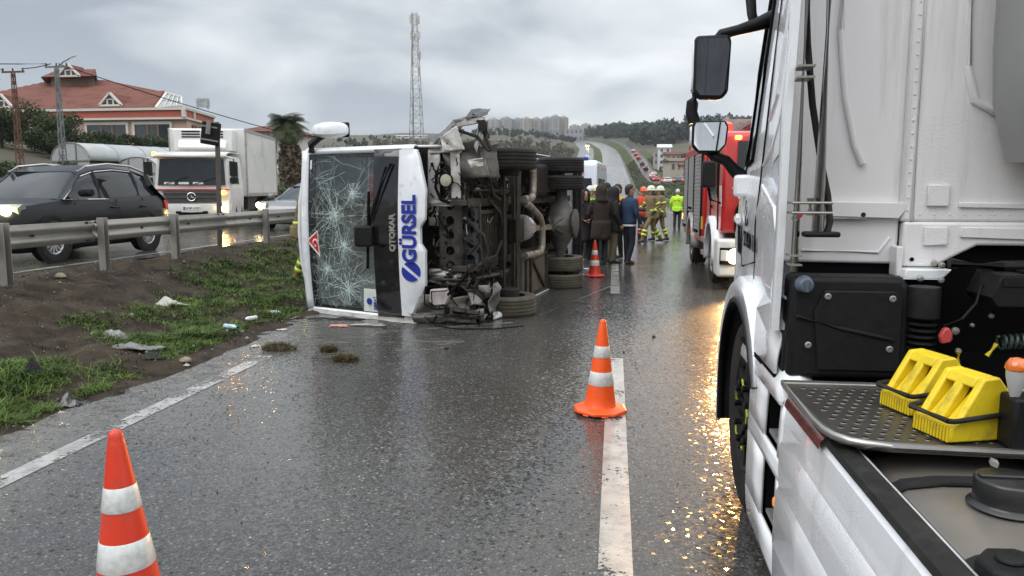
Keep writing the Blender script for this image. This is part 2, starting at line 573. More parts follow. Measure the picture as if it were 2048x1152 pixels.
def asphalt(name, wet=1.0, edge=None, facet=.20):
    m = bpy.data.materials.new(name)
    m.use_nodes = True
    t = m.node_tree
    p = t.nodes['Principled BSDF']
    g = nd(t, 'ShaderNodeTexCoord')
    P = g.outputs['Object']

    def noise(s, d=4, r=.55, v=None):
        n = nd(t, 'ShaderNodeTexNoise')
        n.inputs['Scale'].default_value = s
        n.inputs['Detail'].default_value = d
        n.inputs['Roughness'].default_value = r
        lk(t, v or P, n.inputs['Vector'])
        return n.outputs[0]

    def rmp(x, a, b, c=0., d=1.):
        n = nd(t, 'ShaderNodeMapRange')
        for i, v in enumerate((a, b, c, d)):
            n.inputs[i + 1].default_value = v
        lk(t, x, n.inputs[0])
        return n.outputs[0]

    def mixc(f, a, b):
        n = nd(t, 'ShaderNodeMix', data_type='RGBA')
        for i, v in ((0, f), (6, a), (7, b)):
            if isinstance(v, tuple): n.inputs[i].default_value = v + (1,)
            elif isinstance(v, float): n.inputs[i].default_value = v
            else: lk(t, v, n.inputs[i])
        return n.outputs[2]

    def mul(a, b, op='MULTIPLY'):
        n = nd(t, 'ShaderNodeMath', operation=op)
        for i, v in enumerate((a, b)):
            if isinstance(v, (int, float)): n.inputs[i].default_value = v
            else: lk(t, v, n.inputs[i])
        return n.outputs[0]
    wn = nd(t, 'ShaderNodeTexNoise')
    wn.inputs['Scale'].default_value = 70
    lk(t, P, wn.inputs['Vector'])
    wv = nd(t, 'ShaderNodeVectorMath', operation='MULTIPLY_ADD')
    lk(t, wn.outputs['Color'], wv.inputs[0])
    wv.inputs[1].default_value = (.012, .012, 0)
    lk(t, P, wv.inputs[2])
    vo = nd(t, 'ShaderNodeTexVoronoi')
    vo.inputs['Scale'].default_value = 56
    lk(t, wv.outputs[0], vo.inputs['Vector'])
    vsep = nd(t, 'ShaderNodeSeparateColor')
    lk(t, vo.outputs['Color'], vsep.inputs[0])
    body = rmp(vo.outputs['Distance'], .30, .48, 1, 0)       # the stone proper, without its gap
    stone = mul(rmp(vsep.outputs[0], .72, .86), body)
    base = mixc(rmp(noise(.55, 6), .35, .65), (.029, .0285, .028), (.053, .052, .049))
    base = mixc(mul(rmp(vsep.outputs[1], .3, 1), .5), base, (.062, .058, .052))
    vo2 = nd(t, 'ShaderNodeTexVoronoi')
    vo2.inputs['Scale'].default_value = 115
    lk(t, P, vo2.inputs['Vector'])
    vs2 = nd(t, 'ShaderNodeSeparateColor')
    lk(t, vo2.outputs['Color'], vs2.inputs[0])
    base = mixc(mul(rmp(vs2.outputs[1], .55, 1), .7), base, (.13, .125, .11))
    tk_ = nd(t, 'ShaderNodeMapping')          # wheel tracks and old repairs: long soft bands down the lane
    tk_.inputs['Scale'].default_value = (1.15, .035, 1)
    lk(t, P, tk_.inputs[0])
    track = rmp(noise(1.0, 3, .5, tk_.outputs[0]), .38, .62)
    base = mixc(mul(mul(mul(stone, .9), rmp(vsep.outputs[2], 0, 1, .15, 1)), rmp(track, 0, 1, 1, .45)), base, (.33, .31, .26))
    # worn, silty strip along the left edge and mud dragged across by the crash
    sx = nd(t, 'ShaderNodeSeparateXYZ')
    lk(t, P, sx.inputs[0])
    film = rmp(noise(.6, 5, .6), .34, .58)          # where the water lies
    if edge is not None:
        e = mul(sx.outputs[0], mul(noise(1.3, 6), 1.1), 'SUBTRACT')
        silt = rmp(e, edge + .35, edge - .75)
        base = mixc(mul(silt, .8), base, mixc(noise(9, 5), (.085, .080, .072), (.20, .19, .17)))
        film = mul(film, rmp(silt, 0, 1, 1, .25))
    lk(t, base, p.inputs['Base Color'])
    p.inputs['Roughness'].default_value = .8
    p.inputs['Coat Weight'].default_value = wet
    lk(t, rmp(film, 0, 1, .20, .11), p.inputs['Coat Roughness'])
    p.inputs['Coat IOR'].default_value = 1.46
    p.inputs['Specular IOR Level'].default_value = .03
    h = mul(rmp(vo.outputs['Distance'], 0, .75, 1, 0), mul(noise(130, 2), .5), 'ADD')
    b = nd(t, 'ShaderNodeBump')
    b.inputs['Distance'].default_value = .006
    b.inputs['Strength'].default_value = .6
    lk(t, h, b.inputs['Height'])
    lk(t, b.outputs[0], p.inputs['Normal'])
    # the wet skin: every stone is a small facet of its own, flatter where water stands
    v1 = nd(t, 'ShaderNodeVectorMath', operation='SUBTRACT')
    lk(t, vo.outputs['Color'], v1.inputs[0])
    v1.inputs[1].default_value = (.5, .5, .5)
    v2 = nd(t, 'ShaderNodeVectorMath', operation='MULTIPLY')
    lk(t, v1.outputs[0], v2.inputs[0])
    v2.inputs[1].default_value = (1, 1, 0)
    v3 = nd(t, 'ShaderNodeVectorMath', operation='SCALE')
    lk(t, v2.outputs[0], v3.inputs[0])
    r3 = mul(vsep.outputs[2], vsep.outputs[2])
    lk(t, mul(rmp(mul(film, rmp(track, 0, 1, .75, 1)), 0, 1, facet, facet * .55), rmp(r3, 0, 1, .45, 2.5)), v3.inputs['Scale'])
    b3 = nd(t, 'ShaderNodeBump')
    b3.inputs['Distance'].default_value = .01
    b3.inputs['Strength'].default_value = .06
    lk(t, noise(7, 3), b3.inputs['Height'])
    v4 = nd(t, 'ShaderNodeVectorMath', operation='ADD')
    lk(t, b3.outputs[0], v4.inputs[0])
    lk(t, v3.outputs[0], v4.inputs[1])
    v5 = nd(t, 'ShaderNodeVectorMath', operation='NORMALIZE')
    lk(t, v4.outputs[0], v5.inputs[0])
    lk(t, v5.outputs[0], p.inputs['Coat Normal'])
    lk(t, v5.outputs[0], b.inputs['Normal'])
    return m


m_asph = asphalt('wet_asphalt', 1.0, edge=-3.75)
m_asph2 = asphalt('wet_asphalt_far_side', .9)
m_asph3 = asphalt('wet_asphalt_side_road', .7)
YS = np.unique(np.concatenate([np.arange(-6, 46, .35), np.arange(46, 160, 6), np.arange(160, 700, 10), np.arange(700, 1000, 25)]))


def strip(name, x0, x1, m, lift=0., y0=-6, y1=1000, wob=0., nx=8):
    ys = YS[(YS >= y0) & (YS <= y1)]
    mb = MB()
    rr = random.Random(3)
    for j, y in enumerate(ys):
        for i in range(nx + 1):
            x = x0 + (x1 - x0) * i / nx
            if i == 0 and wob and y < 46:
                x += (rr.random() - .5) * wob + .1 * math.sin(y * 1.1)
            mb.v.append((x + float(bend(y)), y, float(hill(y)) + lift))
    n = nx + 1
    for j in range(len(ys) - 1):
        for i in range(nx):
            a = j * n + i
            mb.f.append((a, a + 1, a + n + 1, a + n))
            mb.m.append(0)
    return tag(mb.build(name, m, smooth=60), kind='structure')


def green_strip(x0, x1, y0, y1):
    ys = np.concatenate([np.arange(y0, 160, 4), np.arange(160, y1, 8)])
    xs = np.linspace(x0, x1, 7)
    mb = MB()
    for y in ys:
        for x in xs:
            X = x + float(bend(y))
            mb.v.append((X, y, float(ground(X, y)) + (.06 if x0 < x < x1 else -.02)))
    n = len(xs)
    for j in range(len(ys) - 1):
        for i in range(n - 1):
            a = j * n + i
            mb.f.append((a, a + 1, a + n + 1, a + n)); mb.m.append(0)
    tag(mb.build('grassy_bank', m_bank, smooth=60), kind='structure')


m_bank = mat('bank_turf', (.040, .058, .016), .9, var=.45, vs=.35, hue=(.066, .078, .026), dirt=((.085, .07, .045), .25, .3), bump=.6, bs=6, spec=.1)
strip('road', -4.12, 5.25, m_asph, 0, wob=.16)
strip('oncoming_road', -17.0, -8.58, m_asph2, .43, wob=.08)
strip('side_road', 9.2, 14.2, m_asph3, 2.76, y0=40, nx=3)

# ------------------------------------------------------------------ painted lines


def paintmat(name, wear):
    m = mat(name, (.37, .365, .34), .38, var=.3, vs=5, coat=.8, crough=.13, bump=.45, bs=90, dirt=((.13, .125, .115), .55 * wear, 9))
    t = m.node_tree
    p = t.nodes['Principled BSDF']
    g = nd(t, 'ShaderNodeTexCoord')
    n = nd(t, 'ShaderNodeTexNoise')
    n.inputs['Scale'].default_value = 34
    n.inputs['Detail'].default_value = 6
    n.inputs['Roughness'].default_value = .7
    lk(t, g.outputs['Object'], n.inputs['Vector'])
    n2 = nd(t, 'ShaderNodeTexNoise')
    n2.inputs['Scale'].default_value = 2.6
    lk(t, g.outputs['Object'], n2.inputs['Vector'])
    a = nd(t, 'ShaderNodeMath', operation='ADD')
    lk(t, n.outputs[0], a.inputs[0])
    lk(t, n2.outputs[0], a.inputs[1])
    mr = nd(t, 'ShaderNodeMapRange')
    mr.inputs[1].default_value = .62 + .28 * wear
    mr.inputs[2].default_value = .70 + .28 * wear
    lk(t, a.outputs[0], mr.inputs[0])
    lk(t, mr.outputs[0], p.inputs['Alpha'])
    return m


m_line = paintmat('worn_line_paint', 1.0)
m_line2 = paintmat('line_paint', .66)


def line(name, xc, wd, y0, y1, m, lift=.004):
    return strip(name, xc - wd / 2, xc + wd / 2, m, lift, y0, y1, nx=2)


line('edge_line_marking', -3.5, .15, -3, 7.45, m_line)
line('edge_line_marking', -3.5, .15, 20, 120, m_line)
for k, (a, b) in enumerate([(-1.6, 7.75), (12.4, 18.2), (23.5, 29.5), (35, 41), (46.5, 60), (70, 82), (94, 106), (118, 130), (142, 154)]):
    line('lane_dash_marking', .03, .155, a, b, m_line2)
line('edge_line_marking', 4.1, .13, 4, 330, m_line2)
line('edge_line_marking', -9.05, .14, 0, 200, m_line2, .434)
for k in range(9):
    line('lane_dash_marking', -12.8, .14, 6 + k * 11, 11 + k * 11, m_line2, .434)

# ------------------------------------------------------------------ muddy verge
m_dirt = mat('wet_verge_soil', (.022, .0165, .012), .8, var=.5, vs=3.2, bump=1.0, bs=26, hue=(.040, .031, .022), dirt=((.080, .070, .058), .22, 2.1), spec=.12)


def vnoise(x, y, s, seed=0):
    r_ = np.random.default_rng(seed)
    G = r_.random((64, 64))
    u, v = np.asarray(x) * s + 100, np.asarray(y) * s + 100
    i, j = np.floor(u).astype(int), np.floor(v).astype(int)
    a, b = u - i, v - j
    a, b = a * a * (3 - 2 * a), b * b * (3 - 2 * b)
    g = lambda p, q: G[p % 64, q % 64]
    return (g(i, j) * (1 - a) + g(i + 1, j) * a) * (1 - b) + (g(i, j + 1) * (1 - a) + g(i + 1, j + 1) * a) * b


def verge_z(x, y):
    x, y = np.asarray(x, float), np.asarray(y, float)
    base = np.interp(x + .25 * (vnoise(x, y, .7, 5) - .5), [-8.9, -8.55, -7.2, -6.65, -6.0, -5.0, -4.15, -3.85], [.40, .43, .50, .40, .15, .05, .01, -.03])
    q = np.clip((x + 8.7) / .5, 0, 1) * np.clip((-3.95 - x) / .5, 0, 1)
    n = (vnoise(x, y, 1.5, 1) - .5) * .14 + (vnoise(x, y, 4, 2) - .5) * .085 + (vnoise(x, y, 9, 3) - .5) * .06 + (vnoise(x, y, 23, 4) - .5) * .036
    return base + n * (q * .85 + .15)


def verge():
    xs = np.arange(-8.7, -3.84, .075)
    ys = np.concatenate([np.arange(-1, 16, .075), np.arange(16, 46.2, .25)])
    X, Y = np.meshgrid(xs, ys)
    Z = verge_z(X, Y)
    n = len(xs)
    mb = MB()
    mb.v = list(zip(X.ravel(), Y.ravel(), Z.ravel()))
    for j in range(len(ys) - 1):
        for i in range(n - 1):
            a = j * n + i
            mb.f.append((a, a + 1, a + n + 1, a + n))
            mb.m.append(0)
    tag(mb.build('verge_ground', m_dirt, smooth=180, fixn=False), kind='structure')


verge()


def quads_obj(name, V, F, m, kind='stuff', parent=None, smooth=False):
    me = bpy.data.meshes.new(name)
    V = np.asarray(V, np.float32)
    F = np.asarray(F, np.int32)
    k = F.shape[1]
    me.vertices.add(len(V))
    me.vertices.foreach_set('co', V.ravel())
    me.loops.add(F.size)
    me.loops.foreach_set('vertex_index', F.ravel())
    me.polygons.add(len(F))
    me.polygons.foreach_set('loop_start', np.arange(0, F.size, k, dtype=np.int32))
    me.polygons.foreach_set('loop_total', np.full(len(F), k, np.int32))
    if smooth: me.polygons.foreach_set('use_smooth', [True] * len(F))
    me.materials.append(m)
    me.update(calc_edges=True)
    me.validate()
    o = bpy.data.objects.new(name, me)
    COL.objects.link(o)
    if parent is not None: o.parent = parent
    if kind: o['kind'] = kind
    return o


m_grass = mat('wet_grass', (.038, .086, .013), .55, spec=.12, var=.45, vs=2.3, island=.6, hue=(.082, .122, .026), dirt=((.10, .095, .035), .15, 3.0))
m_straw = mat('dead_grass', (.085, .066, .034), .8, spec=.1, var=.3, vs=3, island=.35)


def blades(name, P, L, wd, m, lean=.9):
    """curved three-quad grass blades rooted at P (n x 3), lengths L"""
    n = len(P)
    a = rng.uniform(0, 2 * np.pi, n)
    d = np.stack([np.cos(a), np.sin(a), np.zeros(n)], 1)
    s = np.stack([-np.sin(a), np.cos(a), np.zeros(n)], 1)
    ln = rng.uniform(.35, 1.25, n)[:, None] * lean
    up = np.array([0, 0, 1.])
    V = []
    for t in (0, .4, .75, 1):
        c = P + L[:, None] * (up * (t - .33 * ln * t * t) + d * ln * t ** 1.7 * .8)
        ww = (wd * (1 - t) ** .7 + .0006)
        ww = np.broadcast_to(ww, (n,))[:, None]
        V += [c - s * ww / 2, c + s * ww / 2]
    V = np.stack(V, 1).reshape(-1, 3)
    b = (np.arange(n) * 8)[:, None]
    F = np.concatenate([b + np.array([[0, 1, 3, 2]]), b + np.array([[2, 3, 5, 4]]), b + np.array([[4, 5, 7, 6]])])
    return quads_obj(name, V, F, m)


PATCH = [(-5.9, 8.1, .45), (-5.7, 8.7, .55), (-5.3, 9.0, .6), (-4.75, 8.4, .5), (-4.45, 8.3, .35), (-5.0, 7.6, .5), (-4.5, 7.4, .4), (-5.0, 10.6, .9), (-5.9, 12.5, 1.2), (-6.0, 11.3, .8), (-5.4, 5.55, .35), (-5.05, 5.85, .33), (-4.75, 5.75, .3), (-5.4, 6.05, .3), (-4.5, 6.2, .33), (-4.25, 6.2, .25), (-6.1, 14.5, 1.4), (-6.5, 17, 1.5), (-6.3, 20, 2), (-6.3, 25, 2.6), (-6.3, 31, 3), (-6.3, 38, 4), (-5.6, 9.9, .7), (-4.6, 5.2, .22), (-4.35, 4.9, .18), (-4.32, 6.95, .26), (-4.3, 7.6, .32), (-4.5, 8.0, .5), (-4.35, 9.2, .42), (-4.22, 5.25, .2), (-4.25, 5.75, .24), (-4.6, 9.9, .5)]


def dens(x, y):
    d = np.zeros_like(x)
    for px, py, r in PATCH:
        d = np.maximum(d, np.exp(-(((x - px) ** 2 + (y - py) ** 2) / r ** 2) * 1.1))
    return d * (.35 + 1.1 * vnoise(x, y, 3.1, 9)) * np.clip((-4.12 - x) / .2, 0, 1) * np.clip((x + 7.5) / .3, 0, 1)


def grass():
    n = 520000
    x = rng.uniform(-7.8, -4.1, n)
    y = 4.2 + 36 * rng.random(n) ** 2.3
    keep = dens(x, y) > rng.random(n) * .6 + .30
    x, y = x[keep], y[keep]
    k = min(len(x), 92000)
    x, y = x[:k], y[:k]
    P = np.stack([x, y, verge_z(x, y) - .008], 1)
    L = rng.uniform(.035, .12, k) * (.5 + 1.0 * vnoise(x, y, 2.2, 4))
    blades('grass', P, L, .0075 + .0006 * (y - 4), m_grass, 2.0)
    # a thinner scatter of dead blades and roots
    n = 7000
    x = rng.uniform(-7.8, -4.05, n)
    y = 4 + 18 * rng.random(n) ** 1.6
    P = np.stack([x, y, verge_z(x, y) - .004], 1)
    blades('dead_grass', P, rng.uniform(.03, .11, n), .005, m_straw, 1.6)
    # long-leaved tufts close to the camera
    P, L = [], []
    for cx_, cy_, q, ll in [(-5.55, 5.45, 260, .30), (-5.25, 5.75, 160, .22), (-4.98, 5.55, 150, .20), (-4.7, 5.5, 120, .17), (-5.75, 5.3, 220, .3), (-5.0, 6.2, 110, .17), (-5.35, 5.15, 140, .2)]:
        a = rng.normal(0, .09, (q, 2))
        xx, yy = cx_ + a[:, 0], cy_ + a[:, 1]
        P.append(np.stack([xx, yy, verge_z(xx, yy) - .01], 1))
        L.append(rng.uniform(.5, 1.1, q) * ll)
    blades('long_grass', np.concatenate(P), np.concatenate(L), .010, m_grass, 1.5)


grass()


def pebbles():
    ico = np.array([(0, 0, 1), (.9, 0, .2), (.2, .85, .25), (-.75, .5, .2), (-.7, -.55, .2), (.25, -.9, .2), (0, 0, -.6)])
    tri = [(0, 1, 2), (0, 2, 3), (0, 3, 4), (0, 4, 5), (0, 5, 1), (6, 2, 1), (6, 3, 2), (6, 4, 3), (6, 5, 4), (6, 1, 5)]
    n = 3400
    x = np.concatenate([rng.uniform(-8.6, -6.9, n // 2), rng.uniform(-7, -4.0, n // 2)])
    y = 3.6 + 20 * rng.random(len(x)) ** 1.7
    s = rng.uniform(.004, .016, len(x)) * (1 + 1.2 * (rng.random(len(x)) > .94))
    a = rng.uniform(0, 6.28, len(x))
    V, F = [], []
    ca, sa = np.cos(a), np.sin(a)
    sq = rng.uniform(.6, 1.3, (len(x), 3))
    for v in ico:
        q = v[None] * sq * s[:, None]
        V.append(np.stack([x + q[:, 0] * ca - q[:, 1] * sa, y + q[:, 0] * sa + q[:, 1] * ca, verge_z(x, y) + q[:, 2] + s * .1], 1))
    V = np.stack(V, 1).reshape(-1, 3)
    b = (np.arange(len(x)) * 7)[:, None]
    F = np.concatenate([b + np.array([t_]) for t_ in tri])
    quads_obj('gravel', V, F, mat('pale_gravel', (.15, .14, .125), .75, var=.2, vs=3, island=.5))
    # grit and clods dragged on to the asphalt
    n = 900
    x = np.concatenate([rng.normal(-2.9, .9, n // 2), rng.uniform(-4.1, 3.4, n // 2)])
    y = np.concatenate([rng.normal(7.4, .9, n // 2), rng.uniform(3.2, 11, n // 2)])
    s = rng.uniform(.0025, .008, n)
    a = rng.uniform(0, 6.28, n)
    ca, sa = np.cos(a), np.sin(a)
    V = []
    for v in ico:
        q = v[None] * s[:, None]
        V.append(np.stack([x + q[:, 0] * ca - q[:, 1] * sa, y + q[:, 0] * sa + q[:, 1] * ca, q[:, 2] + s * .5], 1))
    V = np.stack(V, 1).reshape(-1, 3)
    b = (np.arange(n) * 7)[:, None]
    F = np.concatenate([b + np.array([t_]) for t_ in tri])
    quads_obj('road_grit', V, F, mat('grit', (.05, .042, .034), .7, var=.3, vs=3, island=.6))


pebbles()

# ------------------------------------------------------------------ guardrails
WPROF = [(0, -.155), (.0, -.135), (.055, -.095), (.055, -.06), (0.0, -.02), (0.0, .02), (.055, .06), (.055, .095), (0, .135), (0, .155)]


def wbeam(name, x, ya, yb, zc, side, parent, m, zf=None, dx=0.):
    """one W-profile beam; side=+1: open towards +x"""
    rings = []
    ys_ = [ya, yb] if yb - ya < 6 else list(np.linspace(ya, yb, max(2, int((yb - ya) / 8))))
    for y in ys_:
        zo = zf(y) if zf else 0
        xo = float(bend(y)) if zf else 0
        rings.append([(x + dx - side * a + xo, y, zc + z + zo) for a, z in WPROF])
    mb = MB()
    mb.loft(rings, closed=False)
    return mb.build(name, m, parent, smooth=30, solid=.005)


def postgeo(x, y, z0, z1, side):
    mb = MB()      # C-section post
    a, b, t_ = .055, .11, .006
    s = side
    poly = [(x, y - a), (x + s * b, y - a), (x + s * b, y - a + t_), (x + t_ * s, y - a + t_), (x + t_ * s, y + a - t_), (x + s * b, y + a - t_), (x + s * b, y + a), (x, y + a)]
    mb.prism(poly, 'z', z0, z1)
    return mb


gr = thing('guardrail', 'galvanised guardrail along the muddy verge in front of the dark suv', 'guardrail', (-7.7, 12, .42))
GX = -7.62
posts = [(8.7, .05), (10.6, .03), (12.5, .02), (16.05, 0), (18, 0), (20, 0), (22, 0), (24, 0), (26, 0), (28, 0), (6.8, 0), (4.9, 0)]
for y, ln in posts:
    g = float(verge_z(GX, y))
    postgeo(GX, y, g - .3, 1.27, 1).build('post', m_steel, gr, bevel=.003)
segs = [(2.9, 6.85), (6.7, 10.65), (10.5, 14.45), (14.3, 18.25), (18.1, 22.05), (21.9, 25.85), (25.7, 29.65)]
for k, (a, b) in enumerate(segs):
    wbeam('rail_beam', GX - .05, a, b, 1.075, -1, gr, m_steel, dx=-.006 * (k % 2))
mb = MB()
for k, (a, b) in enumerate(segs[1:5]):
    for y in (b - .28, b - .1, a + 1.2, a + 2.6):
        for z in ((.95, 1.2) if y > b - 1 else (1.075,)):
            mb.cyl((GX - .065, y, z), (GX - .02, y, z), .026 if y > b - 1 else .022, n=8)
    mb.box(GX - .075, GX - .03, b - .38, b - .02, .955, .985)
    mb.box(GX - .075, GX - .03, b - .30, b - .10, 1.165, 1.20)
bo = mb.build('splice_bolts', m_chassis2, gr, smooth=30)
bo['kind'] = 'stuff'

gr2 = thing('guardrail', 'long galvanised guardrail curving away beside the road below the green bank', 'guardrail', (5.35, 40, 0))
y = 16
while y < 330:
    st = 16 if y < 80 else 40
    wbeam('rail_beam', 5.45, y - .1, y + st, .62, 1, gr2, m_steel, zf=lambda q: float(hill(q)))
    y += st
y = 16
pg = None
while y < 200:
    p_ = postgeo(5.5, 16, -.3, .78, 1).build('post', m_steel, gr2) if pg is None else copy_tree(pg, gr2)
    if pg is None: pg = p_
    p_.location = (float(bend(y)), y - 16, float(hill(y)))
    y += 4 if y < 100 else 8

green_strip(5.65, 9.15, 22, 620)
green_strip(-8.45, -4.2, 46, 620)
green_strip(14.3, 19, 30, 420)
green_strip(-24, -17.05, 60, 520)
# ------------------------------------------------------------------ trees
m_bark = mat('bark', (.06, .048, .036), .9, var=.3, vs=8, bump=.6, bs=20)
m_leafd = mat('dark_evergreen_leaf', (.022, .042, .016), .6, var=.45, vs=.8, island=.55, hue=(.048, .066, .024), spec=.2)
m_leafg = mat('green_leaf', (.040, .066, .020), .55, var=.4, vs=.8, island=.5, hue=(.066, .088, .026))
m_leafb = mat('bare_brown_twigs', (.085, .062, .044), .8, var=.35, vs=.5, island=.45, hue=(.075, .068, .036))
m_leaffar = mat('far_conifer_leaf', (.022, .034, .020), .8, var=.4, vs=.06, island=.35)
m_dead = mat('dead_frond', (.13, .098, .062), .85, var=.3, vs=2, island=.4)


def leafcloud(c, rad, n, size, seed=0, clumps=14, flat=1.):
    """leaf quads gathered in clumps inside an ellipsoid: uneven outline with gaps"""
    r_ = np.random.default_rng(seed)
    c, rad = np.array(c, float), np.array(rad, float)
    d = r_.normal(0, 1, (clumps, 3))
    d /= np.linalg.norm(d, axis=1)[:, None]
    cen = d * r_.uniform(.35, .88, (clumps, 1)) * rad
    cr = r_.uniform(.22, .46, clumps)
    k = r_.integers(0, clumps, n)
    q = r_.normal(0, 1, (n, 3))
    q /= np.linalg.norm(q, axis=1)[:, None]
    q *= (r_.random((n, 1)) ** .45)
    p = c + cen[k] + q * cr[k][:, None] * rad
    a = r_.normal(0, 1, (n, 3))
    a /= np.linalg.norm(a, axis=1)[:, None]
    b = np.cross(a, r_.normal(0, 1, (n, 3)))
    b /= np.linalg.norm(b, axis=1)[:, None] + 1e-9
    s = size * r_.uniform(.5, 1.3, (n, 1))
    V = np.stack([p - a * s, p + b * s * .5, p + a * s, p - b * s * .5], 1).reshape(-1, 3)
    F = np.arange(n * 4).reshape(-1, 4)
    return V, F


def tree(name, label, cat, loc, rad, h, trunk, m, n=1500, size=.16, seed=0, group=None, clumps=16, low=.25, limbs=5):
    t = thing(name, label, cat, loc, group, world=False)
    ORG[t.name] = Vector()
    mb = MB()
    rr = random.Random(seed)
    pts = [(0, 0, -.2)] + [(rr.uniform(-.08, .08), rr.uniform(-.08, .08), h * k) for k in (.25, .5, .75)]
    mb.tube(pts, [trunk, trunk * .85, trunk * .6, trunk * .3], 7)
    for k in range(limbs):
        z = h * rr.uniform(.25, .6)
        a = rr.uniform(0, 6.28)
        mb.tube([(0, 0, z), (math.cos(a) * rad[0] * .4, math.sin(a) * rad[1] * .4, z + h * .12), (math.cos(a) * rad[0] * .75, math.sin(a) * rad[1] * .75, z + h * .26)], [trunk * .4, trunk * .25, trunk * .08], 5)
    mb.build('trunk', m_bark, t)
    V, F = leafcloud((0, 0, h * (low + (1 - low) / 2)), (rad[0], rad[1], h * (1 - low) / 2), n, size, seed, clumps)
    quads_obj('crown', V, F, m, kind=None, parent=t)
    return t


gz_ = lambda x, y: float(ground(x, y))
# dark evergreens in front of the red-roofed building
EV = [(-44.2, 49, 2.8, 4.3, 'dark spreading evergreen at the frame edge under the first dormer'),
      (-40.8, 47.5, 2.2, 3.9, 'tall dark evergreen beside the rusty lattice pole'),
      (-38.6, 49, 2.2, 3.5, 'dark bushy evergreen between the two utility poles'),
      (-36.4, 46.5, 1.6, 3.2, 'low evergreen just before the grey lattice pole'),
      (-37.0, 53, 2.0, 2.7, 'evergreen in front of the first big window'),
      (-34.8, 53.5, 1.9, 2.5, 'evergreen between first and middle window of the red-roofed building'),
      (-32.9, 53, 1.8, 2.7, 'evergreen under the middle window of the red-roofed building'),
      (-31.0, 53.5, 1.9, 2.6, 'evergreen behind the reefer box under the last window')]
for k, (x, y, r_, h, lb) in enumerate(EV):
    tree('evergreen_tree', lb, 'tree', (x, y, gz_(x, y) - .3), (r_, r_, h), h, .13, m_leafd, 9000, .085, 20 + k, 'evergreens before the red-roofed building', low=.05)
BR = [(-29.5, 30, 1.5, 1.9, m_leafg, 'scrubby green bush at the foot of the rusty lattice pole'),
      (-27.2, 31, 1.2, 1.2, m_leafd, 'dark roadside bush between the grey pole and the truck'),
      (-26.4, 34.5, 1.4, 1.3, m_leafd, 'dark low bush beneath the greenhouse arch'),
      (-31.8, 31.5, 1.4, 2.0, m_leafd, 'dark bush above the roof of the suv'),
      (-18.8, 40, 1.3, 1.9, m_leafg, 'green bush at the foot of the palm'),
      (-17.9, 38, .9, 1.6, m_leafd, 'dark shrub between palm and the fallen bus'),
      (-17.9, 52, 1.3, 3.2, m_leafb, 'bare brown tree behind the palm'),
      (-19.6, 60, 1.6, 3.4, m_leafb, 'bare brown tree left of the palm trunk')]
for k, (x, y, r_, h, m, lb) in enumerate(BR):
    tree('roadside_bush', lb, 'bush', (x, y, gz_(x, y) - .2), (r_, r_, h), h, .05, m, 3200, .075, 60 + k, 'bushes beyond the oncoming road', low=.0, limbs=3)


def palm(name, label, loc, h, fr, nf, r, skirt=True, seed=1):
    rr = random.Random(seed)
    t = thing(name, label, 'palm', loc, world=False)
    ORG[t.name] = Vector()
    mb = MB()
    r *= .55 if skirt else 1
    mb.lathe([(r * 1.3, -.3), (r, .3), (r * .9, h * .6), (r * 1.15, h)], n=10)
    mb.build('trunk', m_bark, t)
    for grp, cnt, m in (('crown', nf, m_leafg), ('dead_fronds', nf if skirt else 0, m_dead)):
        V, F = [], []
        for k in range(cnt):
            a = rr.uniform(0, 6.28)
            el0 = rr.uniform(-.35, 1.4) if grp == 'crown' else rr.uniform(-1.5, -.9)
            L = fr * rr.uniform(.8, 1.1)
            dh = Vector((math.cos(a), math.sin(a), 0))
            sd_ = Vector((-math.sin(a), math.cos(a), 0))
            p = Vector((0, 0, h - (0 if grp == 'crown' else rr.uniform(0, h * .35))))
            e = el0
            for s in range(9):
                d = dh * math.cos(e) + Vector((0, 0, 1)) * math.sin(e)
                q = p + d * L / 9
                wl = L * .32 * math.sin(math.pi * (s + .9) / 10)
                for sg in (-1, 1):
                    for f_ in (0, .5):
                        b_ = p.lerp(q, f_)
                        tip = b_ + sd_ * sg * wl + d * wl * .7 - Vector((0, 0, wl * .35))
                        i = len(V)
                        V += [b_, b_ + d * L * .022, tip, tip - d * .01]
                        F.append((i, i + 1, i + 2, i + 3))
                p = q
                e -= .17
        if cnt and grp == 'dead_fronds':
            v_, f_ = leafcloud((0, 0, h * .50), (.72, .72, h * .58), 5200, .2, seed, 34)
            f_ = f_ + len(V)
            V = [tuple(v) for v in V] + [tuple(v) for v in v_]
            F = F + [tuple(int(i) for i in f) for f in f_]
        if cnt:
            quads_obj(grp, [tuple(v) for v in V], F, m, kind=None, parent=t)
    return t


palm('palm_tree', 'palm tree with a shaggy dead skirt beyond the truck', (-19.6, 45, gz_(-19.6, 45)), 5.45 - gz_(-19.6, 45), 1.35, 190, .45)
palm('palm_tree', 'small spiky palm on the green bank beside the curving guardrail', (7.6, 66, 1.9), .5, 1.7, 34, .25, skirt=False, seed=5)


def bank_bush(k, x, y, z, r_, h, m, lb, n=900, size=.1):
    tree('bank_bush', lb, 'bush', (x, y, z), (r_, r_, h), h, .05, m, n, size, 300 + k, 'bushes on the bank right of the guardrail', low=0, limbs=3)


